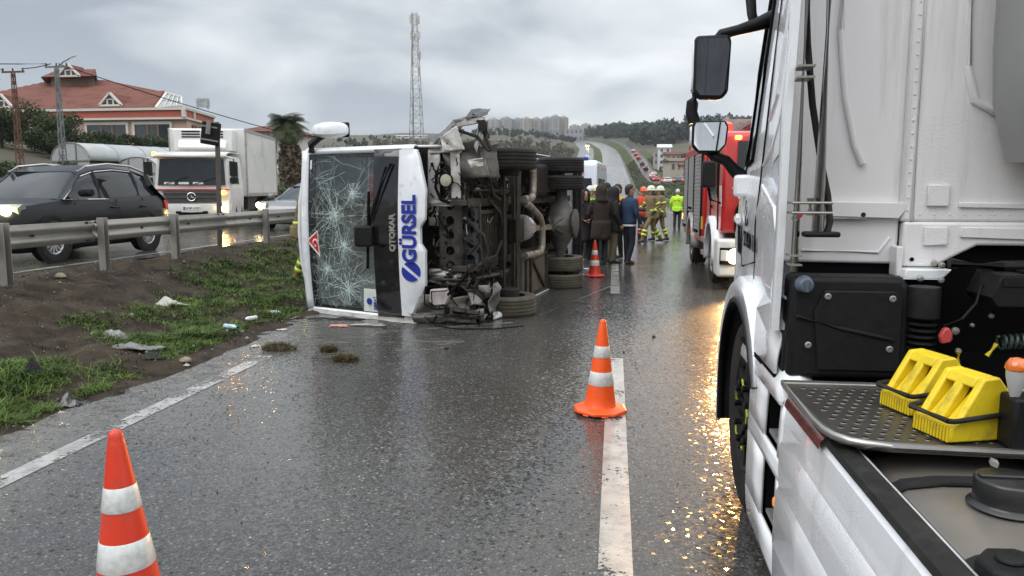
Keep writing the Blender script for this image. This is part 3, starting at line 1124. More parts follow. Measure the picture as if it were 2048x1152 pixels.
m_leafp = mat('purple_brown_leaf', (.045, .036, .040), .7, var=.4, vs=1, island=.5, hue=(.05, .055, .04))
for k, (x, y, r_, h) in enumerate([(7.3, 50, .8, 1.6), (8.2, 47, .9, 2.2), (7.2, 44, .8, 1.7), (8.4, 42, .8, 2.0), (7.0, 57, .7, 1.3), (8.6, 54, .8, 2.2)]):
    bank_bush(k, x, y, gz_(x, y) - .1, r_, h, m_leafp if k % 2 == 0 else m_leafd,
              ['purple-brown bush above the orange-helmeted rescuer', 'tall dark bush behind the pale helmets', 'purplish bush by the guardrail behind the firefighters', 'dark bush between the policeman and the fire engine', 'small purple bush nearest the little palm', 'dark upright bush beyond the little palm'][k])

# scrub over the far slope, the pine wood on the hill: far masses nobody could count


def scatter_mass(name, pts, m, size, n, h, kind='stuff'):
    V, F = [], []
    b = 0
    for k, (x, y, s) in enumerate(pts):
        v, f = leafcloud((x, y, gz_(x, y) + h * s * .5), (h * s * .55, h * s * .55, h * s * .55), n, size * s, 500 + k, 9)
        V.append(v)
        F.append(f + b)
        b += len(v)
    return quads_obj(name, np.concatenate(V), np.concatenate(F), m, kind=kind)


pts = []
rr = random.Random(11)
for k in range(800):
    y = rr.uniform(150, 430)
    pts.append((float(bend(y)) - 20 - rr.uniform(0, 1) ** 1.3 * (y * .26), y, rr.uniform(.5, 1.3)))
scatter_mass('scrub_vegetation', pts, m_leafb, .55, 90, 4.4)
pts = []
for k in range(260):
    y = rr.uniform(80, 330)
    pts.append((-18 - rr.uniform(0, 1) * y * .3, y, rr.uniform(.4, 1.0)))
scatter_mass('hedge_vegetation', pts, mat('olive_scrub', (.065, .062, .028), .8, var=.4, vs=.1, island=.45), .5, 130, 2.6)
pts = []
for k in range(230):
    y = rr.uniform(430, 660)
    x = float(bend(y)) + rr.uniform(20, 120)
    pts.append((x, y, rr.uniform(.8, 1.25)))
for k in range(70):
    y = rr.uniform(640, 760)
    pts.append((float(bend(y)) + rr.uniform(14, 60), y, rr.uniform(.8, 1.2)))
scatter_mass('pine_woods', pts, m_leaffar, 1.6, 150, 9.5)
pts = []
for k in range(70):
    y = rr.uniform(560, 720)
    pts.append((float(bend(y)) - rr.uniform(16, 110), y, rr.uniform(.5, 1.0)))
for k in range(50):
    y = rr.uniform(250, 500)
    pts.append((-y * .3 - rr.uniform(0, 120), y, rr.uniform(.4, .9)))
scatter_mass('far_treeline', pts, m_leaffar, 1.3, 90, 6)
# scrub down the right-hand valley between the side road and the houses
pts = [(float(bend(y)) + 15 + rr.uniform(0, 1) * (4 + y * .06), y, rr.uniform(.35, .8)) for y in [rr.uniform(50, 340) for k in range(260)]]
scatter_mass('valley_vegetation', pts, mat('valley_leaf', (.040, .040, .026), .8, var=.4, vs=.2, island=.5), .5, 150, 4.0)

# short grass on the bank between road and side road and on the median
n = 22000
x = rng.uniform(6.0, 9.0, n)
y = 40 + 300 * rng.random(n) ** 1.6
x2 = rng.uniform(-8.3, -4.5, n // 2)
y2 = 44 + 260 * rng.random(n // 2) ** 1.5
x, y = np.concatenate([x, x2]), np.concatenate([y, y2])
P = np.stack([x + bend(y), y, ground(x + bend(y), y) - .05], 1)
blades('bank_grass', P, rng.uniform(.12, .30, len(x)) * (.7 + y / 200), .04 + y * .0012, mat('bank_grass_leaf', (.038, .058, .016), .6, var=.4, vs=.4, island=.5, hue=(.066, .075, .026)), 1.3)

# ------------------------------------------------------------------ red-roofed building
m_pink = mat('pink_render', (.50, .33, .27), .8, var=.06, vs=.6, dirt=((.35, .24, .2), .25, .8))
m_cream = mat('cream_trim', (.55, .52, .47), .7, var=.06)
m_band = mat('brick_red_band', (.36, .085, .055), .75, var=.1, vs=1)
m_tile = mat('red_roof_tile', (.125, .045, .032), .75, var=.3, vs=.9, hue=(.165, .066, .048), bump=1.0, bs=4, dirt=((.085, .034, .027), .4, .9), spec=.15)
m_win = mat('window_glass', (.03, .036, .04), .08, var=.2, coat=.4)
m_brown = mat('brown_frame', (.13, .08, .055), .6, var=.15)

rb = thing('restaurant_building', 'pink building with a wide red tiled roof, cupola and dormers', 'building', (-44, 62, 4.6))
MB().prism([(-64, 62), (-35.9, 62), (-37.6, 69.2), (-50, 82), (-64, 82)], 'z', 3.5, 8.5).build('wall', m_pink, rb)
band = [(-64.3, 61.7), (-35.75, 61.7), (-37.35, 69.2), (-50, 82.4), (-64.3, 82.4)]
MB().prism(band, 'z', 7.75, 8.35).build('fascia_band', m_band, rb)
mb = MB()
grow = lambda e: [(-64.3 - e, 61.7 - e), (-35.7 + e * .4, 61.7 - e), (-37.3 + e, 69.2 + e * .2), (-50 + e, 82.5 + e), (-64.3 - e, 82.5 + e)]
mb.prism(grow(.12), 'z', 7.58, 7.75)
mb.prism(grow(.15), 'z', 8.35, 8.56)
for x in (-35.9,):
    mb.box(x - .12, x + .16, 61.45, 61.75, 7.75, 8.35)
mb.bar((-36.15, 63.6, 7.75), (-36.15, 63.6, 8.35), .25, .25)
mb.build('cornice', m_cream, rb)
# roof: front slope, hips and the glazed end
mb = MB()
mb.add([(-62, 61.9, 8.56), (-38.6, 61.9, 8.56), (-40.6, 67, 10.45), (-50.2, 72, 12.4), (-56.0, 72, 12.4), (-62, 82, 8.56), (-53.5, 82, 8.56)],
       [(0, 1, 2, 3, 4), (0, 4, 5), (3, 2, 6), (1, 6, 2), (4, 3, 6, 5)])
mb.build('roof', m_tile, rb, smooth=0, solid=.12)
mb = MB()
for k in range(17):      # tile courses as shallow steps down the front slope
    f = (k + .5) / 17
    y, z = 61.9 + 10.1 * f, 8.56 + 3.84 * f
    xl = -62 + (6.0) * f
    xr = -38.75 - 2 * f / .505 if f < .505 else -40.75 - 9.6 * (f - .505) / .495
    xr2 = xr - (1.15 if f > .505 else .2)
    mb.add([(xl, y - .3, z - .115 + .06), (xr, y - .3, z - .115 + .06), (xr2, y + .28, z + .108 + .075), (xl, y + .28, z + .108 + .075)], [(0, 1, 2, 3)])
o = mb.build('tile_course', m_tile, rb, smooth=0, solid=.05)
o['kind'] = 'stuff'
mb = MB()
mb.add([(-38.55, 62.0, 8.58), (-40.5, 66.9, 10.4), (-37.9, 64.8, 9.75), (-36.5, 62.4, 8.75)], [(0, 1, 3), (1, 2, 3)])
gl = mb.build('glazed_gable', mat('pale_gable_glass', (.30, .33, .32), .15, var=.2, vs=1.2, coat=.3), rb, smooth=0, solid=.08)
mb = MB()
a0, a1, b0, b1 = Vector((-38.55, 61.92, 8.62)), Vector((-40.5, 66.82, 10.45)), Vector((-36.45, 62.3, 8.8)), Vector((-37.85, 64.7, 9.8))
mb.bar(a0, a1, .22, .1); mb.bar(a1, b1, .16, .1); mb.bar(b1, b0, .12, .1); mb.bar(a0, b0, .2, .12)
for f in (.3, .55, .8):
    mb.bar(a0.lerp(b0, f), a1.lerp(b1, f), .07, .06)
mb.bar(a0.lerp(a1, .5), b0.lerp(b1, .5), .07, .06)
mb.build('gable_frame', m_cream, rb)
# cupola
cb = MB()
cb.prism([(-54.0, 69.6), (-49.5, 69.6), (-52.5, 74), (-57.5, 74)], 'z', 11.2, 12.5)
cup = cb.build('cupola', m_brown, rb)
mb = MB()
mb.add([(-54.7, 69.1, 12.42), (-49.0, 69.1, 12.42), (-52.6, 74.6, 12.42), (-58.4, 74.6, 12.42), (-54.4, 71.0, 13.35), (-50.3, 71.0, 13.35)],
       [(0, 1, 5, 4), (1, 2, 5), (2, 3, 4, 5), (3, 0, 4), (0, 3, 2, 1)])
mb.build('cupola_roof', m_tile, cup, smooth=0)


def dormer(cx, y0, z0, wd, ht, depth, parent, name='dormer'):
    mb = MB()
    mb.add([(cx - wd / 2, y0, z0), (cx + wd / 2, y0, z0), (cx, y0, z0 + ht), (cx - wd / 2, y0 + depth, z0 + .1), (cx + wd / 2, y0 + depth, z0 + .1), (cx, y0 + depth, z0 + ht)],
           [(0, 1, 2), (0, 2, 5, 3), (1, 4, 5, 2)])
    d = mb.build(name, m_tile, parent, smooth=0)
    mb = MB()
    a, b, c = Vector((cx - wd / 2, y0 - .1, z0)), Vector((cx + wd / 2, y0 - .1, z0)), Vector((cx, y0 - .1, z0 + ht))
    for p, q in ((a, b), (b, c), (c, a)):
        mb.bar(p, q, .16, .22 * wd / 2, up=(0, 1, 0))
    mb.box(cx - wd * .16, cx - wd * .1, y0 - .12, y0 - .02, z0, z0 + ht * .5)
    mb.box(cx + wd * .1, cx + wd * .16, y0 - .12, y0 - .02, z0, z0 + ht * .5)
    mb.box(cx - wd * .26, cx + wd * .26, y0 - .12, y0 - .02, z0 + ht * .46, z0 + ht * .54)
    mb.build('dormer_frame', m_cream, d)
    mb = MB()
    mb.add([(cx - wd * .4, y0 - .04, z0 + .06), (cx + wd * .4, y0 - .04, z0 + .06), (cx, y0 - .04, z0 + ht * .85)], [(0, 1, 2)])
    mb.build('dormer_pane', m_win, d, smooth=0)


dormer(-53.0, 67.8, 12.3, 3.1, 1.75, 3, cup, 'cupola_gable') if False else None
for cx, y0, z0, wd, ht, dp in ((-42.9, 62.3, 8.85, 2.1, 1.05, 3), (-53.2, 62.3, 8.85, 2.1, 1.1, 3), (-51.6, 68.95, 12.40, 2.3, 1.12, 2.0), (-61.5, 62.3, 8.85, 2.1, 1.05, 3)):
    dormer(cx, y0, z0, wd, ht, dp, rb)
for k, (xc, wd) in enumerate(((-48.3, 3.7), (-43.2, 3.6), (-39.0, 3.2), (-53.4, 3.6))):
    fm = MB()
    fm.box(xc - wd / 2 - .22, xc + wd / 2 + .22, 61.86, 61.99, 7.2, 7.45)
    fm.box(xc - wd / 2 - .22, xc - wd / 2, 61.86, 61.99, 4.9, 7.2)
    fm.box(xc + wd / 2, xc + wd / 2 + .22, 61.86, 61.99, 4.9, 7.2)
    f = fm.build('window', m_cream, rb)
    MB().box(xc - wd / 2, xc + wd / 2, 61.93, 61.985, 4.9, 7.2).build('pane', m_win, f)
    mb = MB()
    for q in (.33, .62):
        mb.box(xc - wd / 2 + wd * q, xc - wd / 2 + wd * q + .22, 61.88, 61.93, 4.9, 7.2)
    mb.build('mullion', m_brown, f)
mb = MB()
for q in (.28, .55, .8):
    p = Vector((-35.9, 62, 0)).lerp(Vector((-37.6, 69.2, 0)), q)
    mb.obox((p.x + .03, p.y, 6.6), (1.5, .08, 1.3), (0, 0, math.atan2(7.2, -1.7)))
mb.build('side_window', m_win, rb)
# framed billboard on the roof corner
bb = thing('roof_billboard', 'small framed billboard standing on the corner of the pink building', 'billboard', (-35.2, 63.5, 8.56))
MB().obox((-35.2, 63.5, 9.1), (1.1, .08, .75), (0, .0, .7)).build('panel', mat('billboard_face', (.42, .42, .42), .5, var=.5, vs=2), bb)
mb = MB()
for dx in (-.4, .4):
    mb.bar((-35.2 + dx * .77, 63.5 + dx * .64, 8.56), (-35.2 + dx * .77, 63.5 + dx * .64, 9.5), .07, .07)
mb.build('frame', m_steel, bb)

# neighbouring low building with red roof and pale columns
lb_ = thing('low_building', 'low white building with a shallow red roof beside the palm', 'building', (-35, 76, 5.6))
MB().box(-38.5, -33.6, 76, 84, 4.8, 7.6).build('wall', m_cream, lb_)
mb = MB()
mb.add([(-39.2, 75.4, 7.6), (-33.0, 75.4, 7.6), (-33.0, 84.5, 7.6), (-39.2, 84.5, 7.6), (-37.5, 80, 8.5), (-34.7, 80, 8.5)], [(0, 1, 5, 4), (1, 2, 5), (2, 3, 4, 5), (3, 0, 4), (0, 3, 2, 1)])
mb.build('roof', m_tile, lb_, smooth=0)
for x in (-37.9, -36.6, -35.3, -34.1):
    MB().cyl((x, 75.7, 4.8), (x, 75.7, 7.6), .13, n=10).build('column', m_cream, lb_)
    MB().box(x + .25, x + 1.0, 75.93, 75.99, 5.4, 7.0).build('window', m_win, lb_)

# polytunnels
m_poly = mat('polytunnel_film', (.36, .375, .38), .35, var=.15, vs=.8, dirt=((.24, .25, .25), .35, .7))


def tunnel(x, y, L, r, h, ang, label):
    z = gz_(x, y)
    t = thing('greenhouse', label, 'greenhouse', (x, y, z), 'polytunnels by the oncoming road', rot=(0, 0, ang))
    arc = [(r * math.cos(math.pi * k / 14), h * math.sin(math.pi * k / 14) ** .8) for k in range(15)]
    MB().loft([[(a, q * L, b + .5) for a, b in arc] for q in (0, .25, .5, .75, 1)], closed=False).build('film', m_poly, t, smooth=40, solid=.03)
    MB().add([(a, .02, b + .5) for a, b in arc] + [(r, .02, -.4), (-r, .02, -.4)], [tuple(range(15)) + (16, 15)]).build('end_wall', m_poly, t, smooth=0)
    mb = MB()
    for q in np.linspace(0, 1, 7):
        mb.tube([(a * 1.01, q * L, b * 1.01 + .5) for a, b in arc], .03, 5)
    mb.box(-r, r, -.04, 0, .48, .55)
    for x_ in (-r * .35, r * .35):
        mb.box(x_ - .03, x_ + .03, -.04, 0, -.4, .5 + h * .9)
    mb.build('hoops', m_steel, t, smooth=0)['kind'] = 'stuff'


tunnel(-31.4, 41.5, 11, 1.85, 1.05, R(-22), 'pale plastic polytunnel behind the suv, the taller of the two')
tunnel(-27.6, 42.0, 10, 1.9, .95, R(-20), 'lower pale polytunnel partly behind the white truck')

# ------------------------------------------------------------------ poles, wires, tower
m_lat = mat('grey_lattice_steel', (.17, .18, .185), .55, .3, var=.2, vs=3)
m_rust = mat('rusty_lattice_steel', (.13, .065, .042), .75, .1, var=.3, vs=4)


def lattice(mb, base, top, w0, w1, nb, r, z0):
    bx, by = base
    cs = []
    for k in range(nb + 1):
        f = k / nb
        q = (w0 + (w1 - w0) * f) / 2
        cs.append([Vector((bx + q * a, by + q * b, z0 + (top - z0) * f)) for a, b in ((-1, -1), (1, -1), (1, 1), (-1, 1))])
    for j in range(4):
        mb.tube([c[j] for c in cs], r, 4)
    for k in range(nb):
        for j in range(4):
            a, b = (j, (j + 1) % 4) if k % 2 else ((j + 1) % 4, j)
            mb.bar(cs[k][a], cs[k + 1][b], r * 1.1, r * 1.1)
            mb.bar(cs[k][j], cs[k][(j + 1) % 4], r, r)


def upole(x, y, top, m, label, lamp):
    z = gz_(x, y)
    t = thing('utility_pole', label, 'utility pole', (x, y, z))
    mb = MB()
    lattice(mb, (x, y), top, .27, .12, 14, .026, z - .2)
    mb.build('mast', m, t, smooth=0)
    mb = MB()
    mb.bar((x - .62, y, top), (x + .62, y, top), .06, .09)
    mb.build('crossarm', m, t)
    ins = MB()
    for q in (-.55, 0, .55):
        ins.lathe([(.03, 0), (.045, .04), (.02, .09), (.04, .12), (.0, .15)], (x + q, y, top + .045), n=8)
    ins.build('insulator', m_chassis2, t)['kind'] = 'stuff'
    if lamp:
        MB().tube([(x + .1, y, top + .02), (x + .55, y - .2, top + .2), (x + .95, y - .3, top + .32)], .028, 6).build('lamp_arm', m_lat, t)
        MB().loft([[(x + .9 + q * .5, y - .3 - q * .1 + s * (.08 if 0 < q < 1 else .03), top + .31 + q * .12 + h_) for s, h_ in ((-1, 0), (1, 0), (1, .07), (-1, .07))] for q in (0, .3, .8, 1)]).build('lamp_head', m_lampw, t, bevel=.01)
    return t


upole(-27.6, 36, 7.75, m_lat, 'grey lattice utility pole with a street lamp, before the cupola', True)
upole(-30.0, 36, 7.55, m_rust, 'rusty lattice utility pole at the frame edge', False)


def wire(p0, p1, sag, label):
    p0, p1 = Vector(p0), Vector(p1)
    pts = [p0.lerp(p1, k / 16) - Vector((0, 0, sag * 4 * (k / 16) * (1 - k / 16))) for k in range(17)]
    mb = MB()
    mb.tube(pts, .022, 5)
    tag(mb.build('power_cable', m_black, None), label, 'cable', 'overhead cables')


wire((-28.1, 36, 7.9), (-46, 30, 8.2), .25, 'overhead cable from the grey pole out of frame above the rusty pole')
wire((-27.5, 36, 7.9), (-18.5, 41, 4.9), .1, 'overhead cable slanting down across the red roof to the truck')
wire((-29.5, 36, 7.7), (-27.9, 36, 7.9), .05, 'short overhead cable between the tops of the two lattice poles')
wire((-30.5, 36, 7.7), (-44, 36, 5.9), .2, 'overhead cable from the rusty pole down towards the frame edge')

tw = thing('radio_tower', 'tall lattice telecom mast with antennas rising behind the bus', 'telecom tower', (-38.8, 150, 10.5))
mb = MB()
lattice(mb, (-38.8, 150), 31, 2.7, 1.0, 15, .055, 6.5)
lattice(mb, (-38.8, 150), 35.6, 1.0, .8, 4, .045, 31)
mb.build('mast', m_steel, tw, smooth=0)
mb = MB()
mb.bar((-39.2, 149.3, 8), (-39.2, 149.3, 35.3), .12, .16)
mb.build('cable_ladder', m_lat, tw)
ant = None
for z, n_ in ((34.4, 3), (31.2, 3), (24.6, 4), (27.6, 3)):
    for k in range(n_):
        a = 2 * math.pi * k / n_ + z
        x_, y_ = -38.8 + .95 * math.cos(a), 150 + .95 * math.sin(a)
        MB().box(x_ - .14, x_ + .14, y_ - .09, y_ + .09, z - .75, z + .75).build('antenna', m_cream, tw)
MB().lathe([(.02, -.14), (.42, -.1), (.46, 0), (.46, .12), (.0, .14)], (-38.1, 149.1, 25.6), (.3, -1, 0), 14).build('dish', m_cream, tw)
MB().lathe([(.02, -.14), (.32, -.1), (.36, 0), (.36, .12), (.0, .14)], (-38.3, 149.2, 29.4), (.5, -1, 0), 14).build('dish', m_cream, tw)

# roadside sign seen from behind
sg = thing('road_sign', 'black backed road sign tilted on a brown post by the guardrail', 'sign', (-8.4, 15.6, .42))
MB().bar((-8.42, 15.6, .3), (-8.35, 15.6, 3.1), .075, .075, up=(0, 1, 0)).build('post', mat('brown_grey_post', (.085, .072, .06), .6, .2, var=.2, vs=4), sg)
ro = (R(4), R(10), R(8))
MB().obox((-8.46, 15.52, 2.86), (.38, .10, .47), ro).build('sign_box', m_blackp, sg, bevel=.015)
mb = MB()
for q in (-.14, .14):
    mb.obox((-8.46, 15.455, 2.86 + q), (.36, .02, .03), ro)
mb.obox((-8.46, 15.44, 2.98), (.09, .05, .27), ro)
mb.build('bracket', m_steel, sg)

# ------------------------------------------------------------------ far housing
FC = [(.36, .33, .29), (.30, .30, .305), (.38, .37, .355), (.27, .275, .29), (.36, .30, .25), (.33, .335, .33)]
fm = [mat('far_facade', c, .85, var=.08, vs=.05) for c in FC]
m_far_win = mat('far_window', (.06, .068, .078), .3, var=.2, vs=.3)


def block(x, y, z, wd, dp, h, k, label, group, cols=5, rows=8, ang=0.):
    t = thing('apartment_block', label, 'apartment block', (x, y, z), group, rot=(0, 0, ang))
    MB().box(-wd / 2, wd / 2, 0, dp, -4, h).build('wall', fm[k % 6], t)
    mb = MB()
    for q in range(2):
        x0 = -wd / 2 + wd * (.2 + .5 * q)
        mb.box(x0, x0 + wd * .13, -.5, 0, 0, h + 1.2)
    mb.box(-wd * .15, wd * .1, dp * .3, dp * .6, h, h + 2.2)
    mb.build('stair_tower', fm[(k + 2) % 6], t)
    mb = MB()
    for c in range(cols):
        for r_ in range(rows):
            xa = -wd / 2 + wd * (c + .28) / cols
            za = h * (r_ + .3) / rows
            mb.box(xa, xa + wd / cols * .42, -.12, .05, za, za + h / rows * .45)
            mb.box(wd / 2 - .05, wd / 2 + .12, dp * (c + .28) / cols, dp * (c + .7) / cols, za, za + h / rows * .45)
    mb.build('windows', m_far_win, t)['kind'] = 'stuff'
    mb = MB()
    for r_ in range(rows):
        mb.box(-wd * .06, wd * .18, -1.1, -.5, h * r_ / rows, h * r_ / rows + .9)
    mb.build('balconies', fm[(k + 1) % 6], t)['kind'] = 'stuff'
    return t


NM = ['brownish', 'grey', 'pale', 'blue-grey', 'tan', 'light grey']
AP = [(-134, 12, 18.5, 0), (-121, 12, 20.5, 5), (-109, 11, 20, 1), (-98, 11, 19, 4), (-87.5, 10, 19.5, 2), (-76, 11, 21, 3), (-66, 9, 21, 5), (-57.5, 9, 20.5, 4)]
WH = ['behind the torn bumper', 'second of the row from the bus', 'third of the row', 'fourth of the row', 'in the middle-right of the row', 'before the gap', 'next to the end of the row', 'at the end of the row nearest the road']
for k, (x, wd, h, c) in enumerate(AP):
    block(x, 850 + (k % 3) * 9, 60, wd, 14, h, c, f'{NM[c]} tall apartment block on the skyline, {WH[k]}', 'tall apartment blocks on the skyline', ang=R(-6 + 4 * (k % 3)))
AP2 = [(-52, 14, 10, 4), (-38, 12, 11.5, 0), (-25, 13, 9.5, 4), (-11, 14, 9.5, 2), (6, 14, 8.5, 4), (22, 13, 9.5, 0), (36, 12, 8.5, 2)]
W2 = ['left end', 'second from the left end', 'third from the left end', 'middle', 'third from the right end', 'second from the right end', 'right end']
for k, (x, wd, h, c) in enumerate(AP2):
    block(x, 1000, 73, wd, 13, h, c, f'{NM[c]} low block above the pine wood, {W2[k]} of its row', 'low blocks above the pine wood', 5, 5)


def house(x, y, z, wd, dp, h, wall, label, roofh, rm, rows=2, cols=3, ang=0.):
    t = thing('house', label, 'house', (x, y, z), rot=(0, 0, ang))
    MB().box(-wd / 2, wd / 2, 0, dp, -3, h).build('wall', wall, t)
    if roofh:
        e = .5
        mb = MB()
        mb.add([(-wd / 2 - e, -e, h), (wd / 2 + e, -e, h), (wd / 2 + e, dp + e, h), (-wd / 2 - e, dp + e, h), (-wd / 2 - e, dp / 2, h + roofh), (wd / 2 + e, dp / 2, h + roofh)],
               [(0, 1, 5, 4), (1, 2, 5), (2, 3, 4, 5), (3, 0, 4), (0, 3, 2, 1)])
        mb.build('roof', rm, t, smooth=0)
    for c in range(cols):
        for r_ in range(rows):
            xa = -wd / 2 + wd * (c + .3) / cols
            za = h * (r_ + .3) / rows
            MB().box(xa, xa + wd / cols * .4, -.1, .05, za, za + h / rows * .45).build('window', m_far_win, t)
    return t


m_hw = mat('white_render', (.62, .63, .63), .8, var=.05)
m_hb = mat('beige_render', (.40, .35, .28), .85, var=.08)
m_hp = mat('pink_grey_render', (.40, .34, .31), .85, var=.08)
m_droof = mat('dark_roof', (.10, .09, .085), .8, var=.15)
house(18.4, 300, 11, 4.6, 7, 6.6, m_hw, 'tall narrow white house with a stepped roof on the hillside', 1.4, m_hw, 3, 2)
house(16.2, 305, 11, 3, 7, 5.2, m_hp, 'pinkish house against the tall white house', 0, m_droof, 2, 2)
house(19.6, 292, 10, 4.2, 6, 4.6, mat('mint_render', (.42, .48, .45), .8, var=.06), 'pale green house in front of the tall white house', 1.1, m_droof, 2, 2)
house(16.0, 200, 6, 4.8, 7, 2.9, m_hb, 'beige house with a shallow brown roof near the fire engine', .9, m_brown, 1, 3, .2)
house(17.2, 188, 4.5, 3.4, 6, 3.0, m_hp, 'pink-grey house half behind the fire engine body', .8, m_tile, 2, 2)
house(16.6, 230, 7.5, 4.2, 6, 4.4, m_hb, 'beige house behind the shallow brown roof', .9, m_tile, 2, 3)
# industrial sheds in the middle distance
for k, (x, y, wd, h, lb) in enumerate([(-100, 640, 14, 7, 'long pale shed below the apartment row'), (-38, 720, 16, 12, 'blue-grey glass-fronted hall left of the pine wood'), (-56, 700, 9, 10, 'dark hall beside the road on the hill'), (-150, 560, 22, 3, 'low white greenhouse range in the far field'), (-112, 420, 12, 2.2, 'low white shed row behind the tower foot')]):
    house(x, y, gz_(x, y) - 1, wd, 12, h, [fm[2], fm[3], fm[3], m_hw, m_hw][k], lb, 0.8 if k in (0, 3, 4) else 0, m_droof if k == 0 else m_hw, 2, 4)

# lamp posts along the side road and the road
def lamppost(x, y, h, label, m=m_lat):
    z = gz_(x, y)
    t = thing('street_lamp', label, 'street lamp', (x, y, z), 'street lamps along the side road')
    MB().tube([(x, y, z - .3), (x, y, z + h * .9), (x - .2, y, z + h), (x - 1.4, y, z + h + .25)], [.09, .06, .05, .04], 6).build('pole', m, t)
    MB().box(x - 1.9, x - 1.3, y - .12, y + .12, z + h + .18, z + h + .3).build('lamp_head', m_lampw, t)


lamppost(15.3, 230, 9, 'street lamp post beside the tall white house')
lamppost(14.9, 120, 6, 'street lamp post in front of the beige houses')
lamppost(15.4, 330, 9, 'street lamp post below the pine wood')
lamppost(14.9, 85, 5, 'street lamp post nearest the fire engine')
# ------------------------------------------------------------------ wheels and cars
m_rim = mat('alloy_rim', (.46, .46, .46), .35, .6, var=.15, dirt=((.08, .075, .065), .35, 9))
m_rimw = mat('steel_rim', (.34, .34, .33), .45, .4, var=.15, dirt=((.09, .08, .06), .45, 9))


def wheel(parent, c, r, wd, side, name='wheel', rimr=.62, spokes=10, rim_m=None, tyre_m=None, grooves=3, nut=False):
    """wheel about an axis along x; side=+1 shows its face towards +x"""
    c = Vector(c)
    mb = MB()
    ax = Vector((side, 0, 0))
    pr = [(r * rimr, -wd * .46), (r * .86, -wd * .5), (r * .955, -wd * .48), (r * .99, -wd * .42)]
    for g in range(grooves):
        u = -wd * .36 + wd * .72 * (g + .5) / grooves
        gw = wd * .02
        pr += [(r, u - gw * 2.2), (r * .975, u - gw), (r * .975, u + gw), (r, u + gw * 2.2)]
    pr += [(r * .99, wd * .42), (r * .955, wd * .48), (r * .86, wd * .5), (r * rimr, wd * .46), (r * rimr * .97, wd * .2)]
    mb.lathe(pr, c, ax, 30, caps=False)
    w_ = mb.build(name, tyre_m or m_rubber, parent, smooth=40)
    mb = MB()
    mb.lathe([(r * rimr, wd * .44), (r * rimr * .96, wd * .47), (r * rimr * .88, wd * .40), (r * rimr * .84, wd * .16)], c, ax, 30, caps=False)
    wm_ = MB()
    wm_.lathe([(r * rimr * .85, wd * .15), (.03, wd * .10)], c, ax, 24)
    wm_.build('spoke_backing', m_black if spokes > 9 else (rim_m or m_rim), w_, smooth=35)  # behind alloy spokes, near-black paints in the shade of the wheel well
    for k in range(spokes):
        a = 2 * math.pi * k / spokes
        d = Vector((0, math.cos(a), math.sin(a)))
        mb.bar(c + ax * wd * .34 + d * r * .08, c + ax * wd * .40 + d * r * rimr * .9, r * .09, wd * .1, up=(side, 0, 0))
    mb.lathe([(r * .14, wd * .2), (r * .13, wd * .4), (r * .1, wd * .43), (0.001, wd * .43)], c, ax, 16)
    if nut:
        for k in range(10):
            a = 2 * math.pi * k / 10
            d = Vector((0, math.cos(a), math.sin(a)))
            mb.cyl(c + ax * wd * .15 + d * r * .33, c + ax * wd * .3 + d * r * .33, .018, n=6)
    mb.build('rim', rim_m or m_rim, w_, smooth=35)
    return w_


